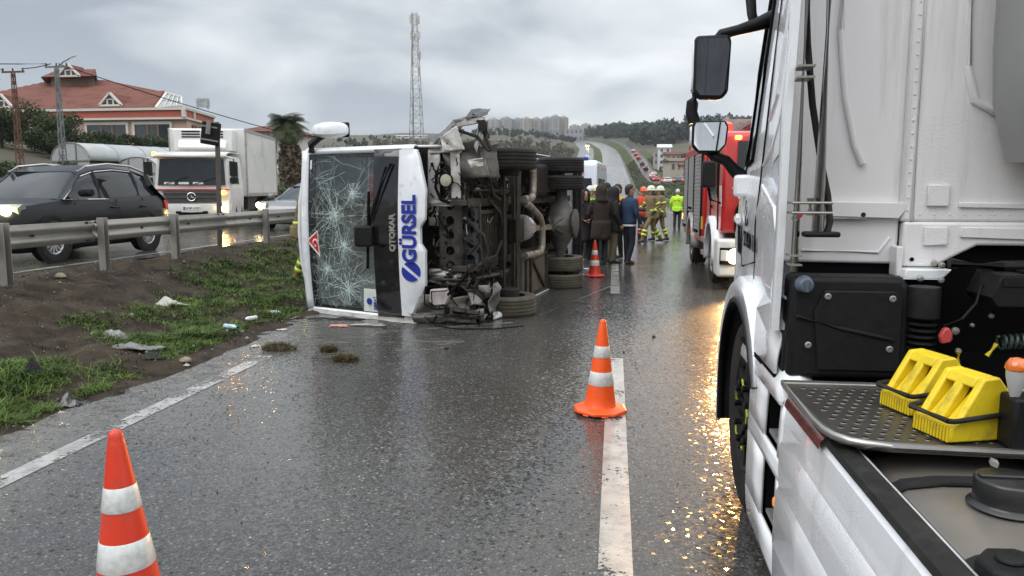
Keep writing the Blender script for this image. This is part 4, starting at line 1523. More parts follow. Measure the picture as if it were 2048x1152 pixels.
def car(name, label, cat, loc, rotz, paint, group=None, L=4.6, hw=.93, H=1.72, suv=True, detail=True, head=None, tail=None, sx=1.):
    t = thing(name, label, cat, loc, group, rot=(0, 0, rotz))
    k = L / 4.6
    lh = .12 if suv else 0
    bz = 1.0 if suv else .86
    st = [(-2.3, .3, .70, .62), (-2.24, .24, .84, .80), (-2.0, .2, .97, .90), (-1.5, .2, 1.03, .925), (-.9, .2, 1.08, .93), (0, .2, 1.09, .93), (1.2, .2, 1.13, .93), (1.85, .22, 1.13, .91), (2.18, .3, 1.05, .87), (2.3, .36, .9, .78)]
    rings = []
    for y, zb, zs, h in st:
        h = h / .93 * hw
        zs *= bz
        pts = [(-h * .86, zb), (-h * .98, zb + .13), (-h, zb + (zs - zb) * .55), (-h * .985, zs - .11), (-h * .93, zs - .01), (-h * .5, zs + .03)]
        pts += [(-a, b) for a, b in reversed(pts)]
        rings.append([(a, y * k, b) for a, b in pts])
    MB().loft(rings).build('body', paint, t, smooth=50)
    gs = [(-1.02, 1.09, .86, .84), (-.38, H - .15, .85, .70), (0, H - .05, .85, .69), (.6, H, .85, .68), (1.2, H - .03, .85, .67), (1.7, H - .12, .84, .66), (2.05, 1.3, .82, .66), (2.16, 1.1, .8, .74)]
    if not suv:
        gs = [(-1.0, .94, .82, .8), (-.2, H - .1, .8, .62), (.3, H, .8, .60), (.9, H - .04, .8, .6), (1.3, H - .14, .8, .6), (1.8, .96, .78, .7)]
    rings, roof = [], []
    for y, zt, hb, ht in gs:
        hb, ht = hb * hw / .93, ht * hw / .93
        zb = 1.04 * bz
        pts = [(-hb, zb), (-hb + (hb - ht) * .5, zb + (zt - zb) * .55), (-ht, max(zb + .01, zt - .07)), (-ht * .82, max(zb + .015, zt))]
        pts += [(-a, b) for a, b in reversed(pts)]
        rings.append([(a, y * k, b) for a, b in pts])
    MB().loft(rings).build('glazing', m_glassd, t, smooth=50)
    mb = MB()
    rr_ = [[(a * 1.012, y, b + .006) for a, y, b in r[2:6]] for r in rings[1:-2 if suv else -1]]
    mb.loft(rr_, closed=False)
    for sg in (0, -1):
        sel = lambda r, i: Vector(r[i if sg == 0 else 7 - i]) * 1
        mb.tube([sel(rings[0], 2), sel(rings[1], 2)], .04, 6)          # A pillar
        for q in ((3,) if not detail else (2, 4)):
            mb.tube([sel(rings[q], 0), sel(rings[q], 1), sel(rings[q], 2)], .035, 6)
        mb.tube([sel(rings[-2], 0), sel(rings[-3], 1), sel(rings[-3], 2)], .09 if suv else .05, 6)
    mb.build('roof', paint, t, smooth=50)
    r = .36 if suv else .31
    for sx_ in (-1, 1):
        for y in (-1.38 * k, 1.32 * k):
            wheel(t, (sx_ * (hw - .10), y, r), r, .23, sx_, spokes=14 if detail else 6)
    for sx_ in (-1, 1):
        for y in (-1.38 * k, 1.32 * k):
            mb = MB()
            mb.lathe([(r * .99, -.02), (r + .0, 0), (r + .075, 0), (r + .085, .012), (r + .03, .02), (r * .99, .015), (r * .99, -.02)], (sx_ * (hw - .012), y, r + .03), (sx_, 0, 0), 28, caps=False)
            mb.build('wheel_arch', m_blackp, t)
    for sx_ in (-1, 1):
        MB().loft([[(sx_ * (.50 + .36 * q) * hw / .93, y * k, z + dz) for y, z, dz in ((-2.27 + .22 * q, .70 + lh, 0), (-2.30 + .22 * q, .70 + lh, .12), (-2.2 + .24 * q, .72 + lh, .17), (-2.1 + .24 * q, .70 + lh, .1))] for q in (0, .5, 1)]).build('headlight', (m_headglass if head and detail else head) or m_lampw, t)
        if head and detail:
            MB().lathe([(.075, -.05), (.08, 0), (.06, .03), (.001, .04)], (sx_ * .76 * hw / .93, (-2.255 if not suv else -2.22) * k, .79 + lh), (sx_ * .45, -1, 0), 16).build('lamp_lens', head, t)
        MB().loft([[(sx_ * (.62 + .28 * q) * hw / .93, y * k, z) for y, z in ((2.2 - .16 * q, .84 * bz), (2.29 - .16 * q, .84 * bz), (2.27 - .16 * q, 1.02 * bz), (2.15 - .16 * q, 1.03 * bz))] for q in (0, 1)]).build('tail_light', tail or m_tail, t)
    if detail:
        MB().box(-.45, .45, -2.31 * k, -2.2 * k, .42, .62).build('grille', m_black, t)
        for sx_ in (-1, 1):
            s = sx_
            mb = MB()
            mb.loft([[(s * (hw + .02 + q * .22), -.72 * k + a + q * .06, 1.13 * bz + b) for a, b in ((-.10, 0), (.07, -.03), (.12, .07), (.06, .16), (-.08, .15))] for q in (0, .3, .8, 1)])
            mb.build('mirror', paint, t, smooth=60, sub=1)
            mb = MB()
            for y in (.30, 1.22):
                mb.box(s * (hw - .02), s * (hw + .03), y * k - .11, y * k + .11, .90 * bz, .93 * bz)
            mb.build('door_handle', paint, t, bevel=.008)['kind'] = 'stuff'
            mb = MB()
            for y, z0, z1 in ((-.78, .30, 1.02), (.38, .28, 1.06), (1.22, .62, 1.08)):
                mb.bar((s * (hw + .001), y * k, z0), (s * (hw * .975), y * k, z1 * bz), .012, .008, up=(1, 0, 0))
            mb.build('door_seam', m_black, t)
        if suv:
            for s in (-1, 1):
                pts = [Vector((s * .68, -.40, H - .15)), Vector((s * .69, -.15, H - .045)), Vector((s * .67, .5, H + .02)), Vector((s * .66, 1.2, H - .005)), Vector((s * .65, 1.68, H - .11))]
                MB().tube(pts, .022, 6).build('roof_rail', m_chrome, t)
                q = 0 if s < 0 else 7
                mb = MB()
                lo = [Vector(r_[q]) + Vector((s * .012, 0, .03)) for r_ in rings[0:6]]
                hi = [Vector(r_[1 if s < 0 else 6]).lerp(Vector(r_[2 if s < 0 else 5]), .9) + Vector((s * .012, 0, .0)) for r_ in rings[1:6]]
                mb.tube(lo, .012, 5)
                mb.tube([lo[0]] + hi[:-1], .012, 5)
                mb.build('window_trim', m_chrome, t)
    return t


m_suv = mat('black_car_paint', (.005, .0055, .0075), .35, var=.05, spec=.2, coat=.2, crough=.04, dirt=((.03, .029, .027), .1, 2.5))
suv = car('suv', 'dark suv with roof rails and glaring headlights passing behind the guardrail', 'suv', (-10.45, 13.45, .44), 0, m_suv, head=m_fogon)


def spot(name, parent, loc, target, power, col, size=R(70), rad=.06, blend=.6):
    l = bpy.data.lights.new(name, 'SPOT')
    l.energy = power
    l.color = col
    l.spot_size = size
    l.spot_blend = blend
    l.shadow_soft_size = rad
    o = bpy.data.objects.new(name, l)
    COL.objects.link(o)
    o.location = loc
    o.rotation_euler = (Vector(target) - Vector(loc)).to_track_quat('-Z', 'Y').to_euler()
    if parent is not None:
        o.parent = parent
    return o


for s in (-1, 1):
    spot('headlight_beam', suv, (s * .78, -2.40, .90), (s * .5 + 2.2, -12, -.2), 60, (1, .88, .5))
MK = 1
m_grey = mat('grey_car_paint', (.17, .175, .18), .25, .3, var=.05, coat=.8)
gc = car('car', 'grey car with a lit headlamp emerging behind the bus roof', 'car', (-10.0, 24.6, .44), 0, m_grey, 'cars on the oncoming road', suv=False, H=1.46, head=m_headwarm)
car('car', 'red car with a pale roof far behind the white box truck', 'car', (-13.6, 37, .44), R(6), m_red, 'cars on the oncoming road', suv=False, H=1.46, detail=False)

spot('headlight_beam', gc, (-.7, -2.35, .7), (-3.2, -8, .3), 120, (1, .78, .36), R(85))
spot('headlight_beam', gc, (.7, -2.35, .7), (-.2, -9, .1), 60, (1, .70, .30), R(50))
# ------------------------------------------------------------------ refrigerated truck
tk = thing('box_truck', 'white refrigerated box truck coming towards the camera behind the suv', 'truck', (-13.62, 23.6, .48), rot=(0, 0, R(13.3)))
m_tw = mat('truck_white', (.68, .675, .65), .35, var=.04, vs=1.5, coat=.3, dirt=((.40, .36, .28), .35, .9))
cab = MB().loft([[(-h, y, z) for h, z in ((1.16, .38), (1.2, 1.0), (1.2, 1.35), (1.1, 2.32))] + [(h, y, z) for h, z in reversed(((1.16, .38), (1.2, 1.0), (1.2, 1.35), (1.1, 2.32)))] for y in (0.06, 1.9)])
cab.v = [(x, y + (max(0, z - 1.3) * .16 if y < 1 else 0), z) for x, y, z in cab.v]
cab = cab.build('cab', m_tw, tk, bevel=.05, seg=3)
MB().add([(-1.06, .055, 1.36), (1.06, .055, 1.36), (1.0, .19, 2.2), (-1.0, .19, 2.2)], [(0, 1, 2, 3)]).build('windscreen', m_glassd, tk, smooth=0, solid=.02)
mb = MB()
mb.loft([[(x * 1.13, y, z) for x in (-1, 1)] for y, z in ((.10, 2.24), (.02, 2.28), (.15, 2.38), (.6, 2.44), (1.9, 2.42))], closed=False)
mb.build('sun_visor', m_tw, cab, solid=.03)
MB().prism([(-.95, .02), (-.98, .22), (.98, .22), (.95, .02), (.7, -.02), (-.7, -.02)], 'z', .98, 1.0) if False else None
gmb = MB()
gmb.prism([(-.92, 1.18), (.92, 1.18), (.84, .80), (-.84, .80)], 'y', .0, .08)
for k in range(2):
    gmb.box(-.88, .88, -.03, .01, 1.08 - k * .14, 1.115 - k * .14)
gri = gmb.build('grille', mat('grille_grey', (.05, .048, .047), .45, var=.1), tk, bevel=.01)
mb = MB()
mb.tube([(.13 * math.cos(a), -.05, .98 + .13 * math.sin(a)) for a in np.linspace(0, 2 * math.pi, 25)], .016, 6)
for k in range(3):
    a = math.pi / 2 + k * 2 * math.pi / 3
    mb.tube([(0, -.05, .98), (.12 * math.cos(a), -.05, .98 + .12 * math.sin(a))], [.026, .006], 5)
mb.build('star_emblem', m_chrome, gri)
MB().box(-1.17, 1.17, .0, .1, 1.2, 1.235).build('red_stripe', m_red, tk)
MB().loft([[(x, y + abs(x) ** 3 * .12, z) for x in np.linspace(-1.2, 1.2, 9)] for y, z in ((.06, .76), (-.06, .74), (-.08, .5), (-.02, .34), (.1, .32))], closed=False).build('bumper', m_tw, tk, solid=.03)
mb = MB()
for s in (-1, 1):
    mb.box(s * .92 - .02, s * .92 + .02, -.09, .0, .36, .74)
mb.box(-.5, .5, -.088, -.06, .40, .52)
mb.build('bumper_slot', m_black, tk)
for s, mm in ((-1, m_lampw), (1, m_lampw)):
    MB().loft([[(s * x, y, z) for x, y, z in ((.80, -.0, .80 + a), (1.14, .06, .86 + a), (1.16, .12, .86 + a), (.82, .1, .8 + a))] for a in (0, .22)]).build('headlight', mm, tk, bevel=.01)
MB().lathe([(.08, -.03), (.085, 0), (.06, .03), (.001, .035)], (1.0, -.02, 1.12), (0, -1, 0), 16).build('indicator', m_amberon, tk)
for s in (-1, 1):
    MB().lathe([(.06, -.03), (.065, 0), (.04, .02), (.001, .025)], (s * .95, -.1, .60), (0, -1, 0), 14).build('fog_light', m_headwarm if s > 0 else m_lampw, tk)
pl = MB().box(-.26, .26, -.1, -.08, .55, .67).build('number_plate', m_refl, tk)
MB().box(-.255, -.21, -.103, -.098, .555, .665).build('plate_band', m_blue, pl)
text('plate_lettering', '34 EK 1123', .095, axes((.02, -.104, .61), (1, 0, 0), (0, 0, 1)), m_black, pl)
for s in (-1, 1):
    mb = MB()
    for z0, z1 in ((1.65, 2.1), (1.42, 1.6)):
        mb.box(s * 1.22 if s > 0 else -1.46, s * 1.46 if s > 0 else -1.22, .0, .12, z0, z1)
    mb.tube([(s * 1.1, .2, 2.25), (s * 1.34, .08, 2.2), (s * 1.34, .08, 1.4), (s * 1.14, .2, 1.4)], .02, 5)
    mb.build('mirror', m_blackp, tk, bevel=.02)
MB().box(-1.22, -1.12, .1, .3, 2.3, 2.42).build('marker_lamp', m_amberon, tk, bevel=.02)
for s in (-1, 1):
    MB().add([(s * 1.20, .35, 1.4), (s * 1.20, 1.25, 1.4), (s * 1.125, 1.25, 2.15), (s * 1.125, .42, 2.15)], [(0, 1, 2, 3)]).build('side_window', m_glassd, tk, smooth=0, solid=.02)
mb = MB()
for k in range(3):
    mb.obox((-.7 + .45 * k, .02 + .03, 1.42), (.32, .02, .07), (0, 0, 0))
mb.build('dashboard_papers', m_refl, tk)
mb = MB()
mb.tube([(-.8, .02, 1.4), (-.1, .08, 1.62)], .012, 5)
mb.tube([(.1, .02, 1.4), (.8, .08, 1.6)], .012, 5)
mb.build('wiper', m_black, tk)
box = MB().box(-1.28, 1.28, 2.05, 7.3, .98, 3.32).build('cargo_box', m_tw, tk, bevel=.03)
mb = MB()
for s in (-1, 1):
    mb.box(s * 1.28 - .02, s * 1.28 + .02, 2.04, 2.16, .98, 3.33)
    mb.box(s * 1.28 - .02, s * 1.28 + .02, 7.2, 7.32, .98, 3.33)
    mb.box(s * 1.28 - .015, s * 1.28 + .02, 2.1, 7.3, .98, 1.10)
    mb.box(s * 1.28 - .015, s * 1.28 + .02, 2.1, 7.3, 3.24, 3.33)
mb.build('corner_trim', m_alu, box)
fr = MB().box(-.98, .98, 1.5, 2.05, 2.52, 3.26)
fr.add([(-.8, 1.5, 2.9), (.8, 1.5, 2.9), (.8, 1.34, 2.62), (-.8, 1.34, 2.62), (.8, 1.5, 2.5), (-.8, 1.5, 2.5)], [(0, 1, 2, 3), (3, 2, 4, 5), (0, 3, 5), (1, 4, 2)])
fr = fr.build('refrigeration_unit', m_tw, tk, bevel=.04)
mb = MB()
for s in (-1, 1):
    for k in range(3):
        mb.box(s * .38 - .3, s * .38 + .3, 1.485, 1.52, 2.97 + k * .09, 3.015 + k * .09)
mb.build('vent_slots', m_black, fr)
MB().box(-.42, .42, -.0, 7.8, .55, .95) if False else None
mb = MB()
mb.box(-.45, .45, 1, 7.2, .68, .9)
mb.box(-1.2, 1.2, 7.0, 7.2, .45, .6)
mb.box(.8, 1.2, 2.4, 3.6, .5, .95)
mb.box(.95, 1.22, 4.4, 5.3, .55, .62); mb.box(.95, 1.22, 4.4, 5.3, .75, .82)
mb.build('chassis', m_chassis, tk)
for s in (-1, 1):
    for y in (1.25, 5.6):
        wheel(tk, (s * 1.03, y, .48), .48, .3, s, rim_m=m_rimw, spokes=8)

spot('indicator_glow', tk, (1.02, -.12, 1.14), (2.6, -9, -.4), 50, (1, .42, .08), R(110), .06)
# ------------------------------------------------------------------ fire engine (faces the camera, mostly behind the white lorry)
fe = thing('fire_engine', 'red fire engine with roller shutters and one bright headlamp beside the white lorry', 'fire engine', (3.05, 13.4, 0))
X0 = 1.80


def fx(x): return x     # world coordinates


m_shut = mat('shutter_aluminium', (.36, .35, .335), .35, .55, var=.12, vs=2, dirt=((.16, .14, .11), .35, 2))
mb = MB()
mb.prism([(13.52, .95), (13.45, 1.5), (13.62, 2.62), (13.75, 2.68), (15.7, 2.68), (15.7, .95)], 'x', X0, 4.3)
fcab = mb.build('cab', m_red, fe, bevel=.06, seg=3)
body = MB().box(1.76, 4.34, 15.85, 20.2, .62, 2.62).build('body', m_red, fe, bevel=.03)
for k, (a, b) in enumerate(((16.15, 17.45), (17.65, 18.85), (19.0, 20.05))):
    z0 = .75 if k == 0 else (1.2 if k == 1 else .75)
    sh = MB().box(1.735, 1.77, a, b, z0, 2.42).build('roller_shutter', m_shut, body)
    mb = MB()
    for q in range(22):
        z = z0 + (2.42 - z0) * (q + .5) / 22
        mb.box(1.725, 1.736, a + .02, b - .02, z - .026, z + .026)
    mb.build('shutter_slats', m_shut, sh, bevel=.004, seg=1)['kind'] = 'stuff'
    mb = MB()
    for y in (a - .04, b):
        mb.box(1.72, 1.765, y, y + .04, z0, 2.44)
    mb.build('shutter_rail', m_chassis2, sh)
    MB().box(1.70, 1.73, (a + b) / 2 - .3, (a + b) / 2 + .3, z0 + .05, z0 + .10).build('handle', m_black, sh)
# wheel arches, fenders, wheels
for y, rr_, m_ in ((14.45, .66, m_white), (18.2, .62, m_alu)):
    mb = MB()
    arc = [(y + rr_ * math.cos(a), .55 + rr_ * math.sin(a)) for a in np.linspace(-.25, math.pi + .25, 16)]
    mb.loft([[(x, p, q) for p, q in arc] for x in (1.71, 2.0)], closed=False)
    inn = [(y + (rr_ - .12) * math.cos(a), .55 + (rr_ - .12) * math.sin(a)) for a in np.linspace(-.25, math.pi + .25, 16)]
    mb.loft([[(1.71, *p) for p in arc], [(1.71, *p) for p in inn], [(2.0, *p) for p in inn]], closed=False)
    mb.build('fender', m_, fe, smooth=40, solid=.02)
    for xx, s in ((1.93, -1), (4.17, 1)):
        wheel(fe, (xx, y, .5), .5, .32, s, rim_m=m_rimw, spokes=8, nut=True)
mb = MB()
mb.box(1.72, 4.38, 13.25, 13.75, .22, .86)
bump = mb.build('bumper', m_tw, fe, bevel=.05, seg=3)
for x in (1.95, 4.15):
    MB().box(x - .19, x + .19, 13.22, 13.3, .44, .72).build('headlight_recess', m_black, fe)
hl = MB()
hl.lathe([(.02, 0), (.11, .0), (.125, .03), (.09, .05), (.001, .055)], (2.0, 13.235, .58), (0, -1, 0), 18)
hl.build('headlight', m_headwarm, fe)
MB().box(1.77, 1.885, 13.20, 13.23, .5, .68).build('indicator', m_lampw, fe, bevel=.01)
MB().box(4.0, 4.3, 13.20, 13.23, .5, .68).build('headlight', m_headwarm, fe, bevel=.01)
spot('headlight_beam', fe, (2.0 - 3.05, -.22, .58), (-1.7, -13.4, .35), 4600, (1.0, .50, .13), R(58), .09, 1.0)
spot('headlight_beam', fe, (4.15 - 3.05, -.22, .58), (.5, -13.4, .0), 300, (1.0, .76, .40), R(70), .07)
mb = MB()
mb.prism([(2.02, .98), (2.35, .98), (2.35, 1.5), (2.1, 1.5), (2.02, 1.35)], 'y', 13.38, 13.5)
mb.build('grille_vent', m_black, fe)
mb = MB()
for k in range(4):
    mb.box(2.05, 2.35, 13.36, 13.4, 1.05 + k * .11, 1.08 + k * .11)
mb.build('grille_bars', m_chassis2, fe)
MB().add([(2.02, 13.47, 1.75), (4.15, 13.47, 1.75), (4.1, 13.585, 2.5), (2.05, 13.585, 2.5)], [(0, 1, 2, 3)]).build('windscreen', m_glassd, fe, smooth=0, solid=.03)
mb = MB()
for k in range(3):
    mb.add([(1.95 + .05 * k, 13.445, 1.72 - k * .0), (2.0 + .05 * k, 13.445, 1.72), (2.5 + .05 * k, 13.435, 1.0), (2.42 + .05 * k, 13.435, 1.0)], [(0, 1, 2, 3)])
for k in range(3):
    mb.add([(1.793, 13.55 + .10 * k, 1.75), (1.793, 13.60 + .10 * k, 1.75), (1.793, 13.52 + .06 * k, 1.4), (1.793, 13.49 + .06 * k, 1.4)], [(0, 1, 2, 3)])
mb.build('white_stripe', m_white, fe, smooth=0, solid=.008)
MB().add([(1.785, 14.0, 1.55), (1.785, 14.95, 1.55), (1.785, 14.95, 2.4), (1.785, 14.12, 2.4)], [(0, 1, 2, 3)]).build('side_window', m_glassd, fe, smooth=0, solid=.02)
mb = MB()
for y in (13.95, 15.05):
    mb.box(1.785, 1.80, y - .01, y + .01, .98, 2.5)
mb.box(1.775, 1.8, 14.8, 14.95, 1.35, 1.4)
mb.build('door_seam', m_black, fe)
MB().obox((2.05, 13.58, 2.56), (.11, .08, .07)).build('clearance_lamp', m_amberon, fe, bevel=.02)
mb = MB()
mb.tube([(1.82, 13.6, 1.45), (1.60, 13.42, 1.52), (1.55, 13.35, 1.75)], .025, 6)
mb.build('mirror_arm', m_black, fe)
MB().box(1.44, 1.66, 13.25, 13.40, 1.72, 2.16).build('mirror', m_blackp, fe, bevel=.04, seg=3)
bl = MB()
bl.lathe([(.12, 0), (.12, .16), (.07, .2), (.001, .21)], (1.95, 14.4, 2.68), n=16)
bl.build('beacon', mat('red_beacon', (.5, .02, .02), .2, var=0, coat=.5, emit=((1, .08, .04), .8)), fe)
mb = MB()
for s in (0, .5):
    mb.bar((2.0 + s, 14.6, 2.95), (2.0 + s, 20, 2.86), .06, .09)
for k in range(16):
    mb.bar((2.0, 14.7 + k * .34, 2.94), (2.5, 14.7 + k * .34, 2.94), .035, .035)
for y in (15.9, 19.8):
    mb.bar((2.0, y, 2.6), (2.0, y, 2.92), .04, .04); mb.bar((2.5, y, 2.6), (2.5, y, 2.92), .04, .04)
mb.build('ladder', m_alu, fe)
mb = MB()
mb.box(2.6, 3.6, 14.8, 16.8, 2.68, 3.05)
mb.tube([(1.85, 15.9, 2.62), (1.85, 15.9, 2.86), (1.85, 20.1, 2.80), (1.85, 20.1, 2.62)], .025, 6)
mb.build('roof_rack', m_red, fe, bevel=.02)
mb = MB()
mb.box(1.9, 4.2, 13.7, 20.1, .35, .95)
mb.build('chassis', m_chassis2, fe)
mb = MB()
mb.box(1.72, 1.82, 15.3, 15.8, .42, .5); mb.box(1.72, 1.82, 15.3, 15.8, .68, .76)
mb.build('step', m_alu, fe)
MB().box(1.735, 1.76, 15.88, 16.02, .9, 1.15).build('side_plate', mat('yellow_marker', (.6, .45, .05), .4), fe)
MB().box(1.72, 1.77, 20.05, 20.2, .95, 1.1).build('rear_lamp', m_amberon, fe)

# ------------------------------------------------------------------ ambulance
am = thing('ambulance', 'white ambulance seen from behind beyond the rear wheels of the bus', 'ambulance', (-1.58, 24.6, 0), rot=(0, 0, R(-3.5)))
m_amb = mat('ambulance_white', (.66, .70, .78), .3, var=.04, coat=.5)
mb = MB()
mb.prism([(0, .45), (0.0, 1.4), (.1, 2.5), (.3, 2.62), (4.2, 2.62), (4.9, 1.9), (5.7, 1.35), (5.8, .45)], 'x', -1.0, 1.0)
mb.build('body', m_amb, am, bevel=.08, seg=3)
for s in (-1, 1):
    MB().add([(s * .48 - .4, -.012, 1.42), (s * .48 + .4, -.012, 1.42), (s * .48 + .36, .065, 2.05), (s * .48 - .36, .065, 2.05)], [(0, 1, 2, 3)]).build('rear_window', m_glassd, am, smooth=0, solid=.02)
    MB().box(s * .97 - .05, s * .97 + .04, -.02, .1, .95, 1.45).build('tail_light', m_tail, am)
    MB().box(s * 1.0 - .012, s * 1.0 + .012, .7, 2.0, 1.45, 2.05).build('side_window', m_glassd, am)
    MB().box(s * 1.0 - .012, s * 1.0 + .012, 2.3, 3.3, 1.45, 2.05).build('side_window', m_glassd, am)
    for y in (.95, 4.7):
        wheel(am, (s * .9, y, .34), .34, .22, s, rim_m=m_rimw, spokes=6)
    mb = MB()
    for y in (.5, 1.9, 3.3):
        mb.box(s * 1.0 - .02, s * 1.0 + .02, y, y + .14, 2.36, 2.42)
    mb.build('side_lamps', m_tail, am)['kind'] = 'stuff'
text('lettering', 'AMBULANS', .21, axes((0, .035, 2.24), (1, 0, 0), (0, .1, 1)), m_red, am, ext=.01, bold=.006, sx=1.12)
MB().box(-.7, .7, .3, .6, 2.62, 2.72).build('light_bar', m_blue, am, bevel=.03)
MB().box(-.02, .02, -.015, .03, .6, 2.3).build('door_seam', m_black, am)

# ------------------------------------------------------------------ traffic far off
cw = mat('far_white_car', (.5, .5, .5), .3, var=0)
cdk = mat('far_dark_car', (.05, .05, .055), .3, var=0)
far = [(11.6, 150, 2.76, cdk, 'dark car with red tail lamps nearest in the side-road queue'), (11.3, 176, None, cw, 'pale car with red tail lamps second in the side-road queue'), (12.6, 200, None, cdk, 'dark car drawing out in the side-road queue'),
       (11.2, 232, None, m_red, 'red car in the middle of the side-road queue'), (11.4, 262, None, cw, 'pale car in the upper half of the side-road queue'), (11.3, 300, None, cdk, 'dark car two from the top of the side-road queue'), (11.3, 345, None, m_red, 'red car next to the top of the side-road queue'), (11.4, 400, None, cw, 'pale car at the top of the side-road queue'), (12.9, 160, None, cdk, 'dark car overtaking the nearest end of the side-road queue'), (11.4, 188, None, m_red, 'red car third in the side-road queue'), (11.3, 247, None, cdk, 'dark car just above the red one in the queue'), (12.7, 280, None, cw, 'pale car in the outer lane of the side-road queue'), (11.3, 320, None, cdk, 'dark car three from the top of the side-road queue'), (11.4, 370, None, m_red, 'red car second from the top of the queue')]
m_tailfar = mat('tail_lamp_far', (.6, .03, .02), .3, var=0, emit=((1, .05, .03), 11))
for x, y, z, p_, lb in far:
    car('far_car', lb, 'car', (x + float(bend(y)), y, float(hill(y)) + 2.77), math.pi, p_, 'cars queuing on the side road', suv=False, H=1.46, detail=False, tail=m_tailfar)
for x, y, z, lb in ((-11.2, 300, 0, 'oncoming far car with bright headlamps below the glowing wet road'), (-10.8, 520, 0, 'oncoming far car with bright headlamps high on the hill')):
    car('far_car', lb, 'car', (x + float(bend(y)), y, float(hill(y)) + .44), 0, cdk, 'far cars coming down the hill', suv=False, H=1.46, detail=False, head=mat('headlamp_far', (.9, .9, .7), .3, var=0, emit=((1, .80, .35), 160)))
# ------------------------------------------------------------------ overturned bus: built upright (x right, y forward, z up), then laid on its right side
ya = R(9.418)
Fv, Uv = Vector((-math.sin(ya), -math.cos(ya), 0)), Vector((-math.cos(ya), math.sin(ya), 0))
BM = Matrix((Vector((0, 0, -1)), Fv, Uv)).transposed()
bus = thing('bus', 'white midibus lying on its side with a shattered windscreen and its underside exposed', 'bus', (-1.042, 10.26, 1.111), rot=BM.to_euler())
m_buswhite = mat('bus_white', (.72, .74, .77), .3, var=.03, coat=.5, bump=.05, bs=30, dirt=((.36, .35, .33), .28, 7))
m_roofw = mat('bus_roof_white', (.66, .67, .69), .4, var=.03, coat=.3, dirt=((.36, .35, .33), .25, 3))
m_seat = mat('seat_red', (.38, .045, .04), .8, var=.25, vs=8)
m_inner = mat('bus_interior_grey', (.42, .42, .40), .8, var=.15, vs=2)
yF = lambda z: 1.132 - .2543 * (z - 1.154)
fp = lambda x, z, o=0.: (x, yF(z) - .075 * x * x + o, z)


def glassmat(name, tint, refl, film):
    m = bpy.data.materials.new(name)
    m.use_nodes = True
    t = m.node_tree
    t.nodes.clear()
    o = nd(t, 'ShaderNodeOutputMaterial')
    tr = nd(t, 'ShaderNodeBsdfTransparent')
    tr.inputs[0].default_value = tint + (1,)
    gl = nd(t, 'ShaderNodeBsdfGlossy')
    gl.inputs['Roughness'].default_value = .04
    gl.inputs[0].default_value = (.9, .95, .95, 1)
    df = nd(t, 'ShaderNodeBsdfDiffuse')
    df.inputs[0].default_value = (.36, .44, .43, 1)
    fr = nd(t, 'ShaderNodeFresnel')
    fr.inputs[0].default_value = 1.5
    ma = nd(t, 'ShaderNodeMath', operation='MULTIPLY_ADD')
    ma.inputs[1].default_value = 1.0
    ma.inputs[2].default_value = refl
    lk(t, fr.outputs[0], ma.inputs[0])
    m1 = nd(t, 'ShaderNodeMixShader')
    lk(t, ma.outputs[0], m1.inputs[0])
    lk(t, tr.outputs[0], m1.inputs[1])
    lk(t, gl.outputs[0], m1.inputs[2])
    tcn = nd(t, 'ShaderNodeTexCoord')
    n = nd(t, 'ShaderNodeTexNoise')
    n.inputs['Scale'].default_value = 2.6
    n.inputs['Detail'].default_value = 8
    n.inputs['Roughness'].default_value = .7
    lk(t, tcn.outputs['Object'], n.inputs['Vector'])
    mr = nd(t, 'ShaderNodeMapRange')
    mr.inputs[1].default_value = .42
    mr.inputs[2].default_value = .75
    mr.inputs[3].default_value = film * .3
    mr.inputs[4].default_value = film * 1.6
    lk(t, n.outputs[0], mr.inputs[0])
    m2 = nd(t, 'ShaderNodeMixShader')
    lk(t, mr.outputs[0], m2.inputs[0])
    lk(t, m1.outputs[0], m2.inputs[1])
    lk(t, df.outputs[0], m2.inputs[2])
    lk(t, m2.outputs[0], o.inputs[0])
    return m


m_wind = glassmat('windscreen_glass', (.84, .91, .89), .035, .09)
m_sideg = glassmat('tinted_side_glass', (.88, .91, .90), .04, .01)
# --- shell
RZ = [(1.11, 1.0), (1.115, 1.35), (1.11, 1.78)]
WZ = [(1.11, 1.78), (1.095, 2.2), (1.06, 2.72)]
TZ = [(1.06, 2.72), (1.02, 2.92), (.93, 3.08), (.75, 3.17), (.4, 3.22), (0, 3.235)]


def shell(name, prof_, m, th, y0f, y1=-4.85, parent=bus):
    mb = MB()
    for s in ((1, -1) if prof_ is not TZ else (0,)):
        p = [(s * a, b) for a, b in prof_] if s else prof_ + [(-a, b) for a, b in reversed(prof_[:-1])]
        mb.loft([[(a, (y0f(b) - .075 * a * a if q == 0 else y1 + (0 if q < 2 else 0)), b) if q == 0 else (a, y, b) for a, b in p] for q, y in enumerate((0, 0, -1.6, -3.2, y1))][:1] + [[(a, y, b) for a, b in p] for y in (0, -1.6, -3.2, y1)], closed=False)
    return mb.build(name, m, parent, smooth=50, solid=th)


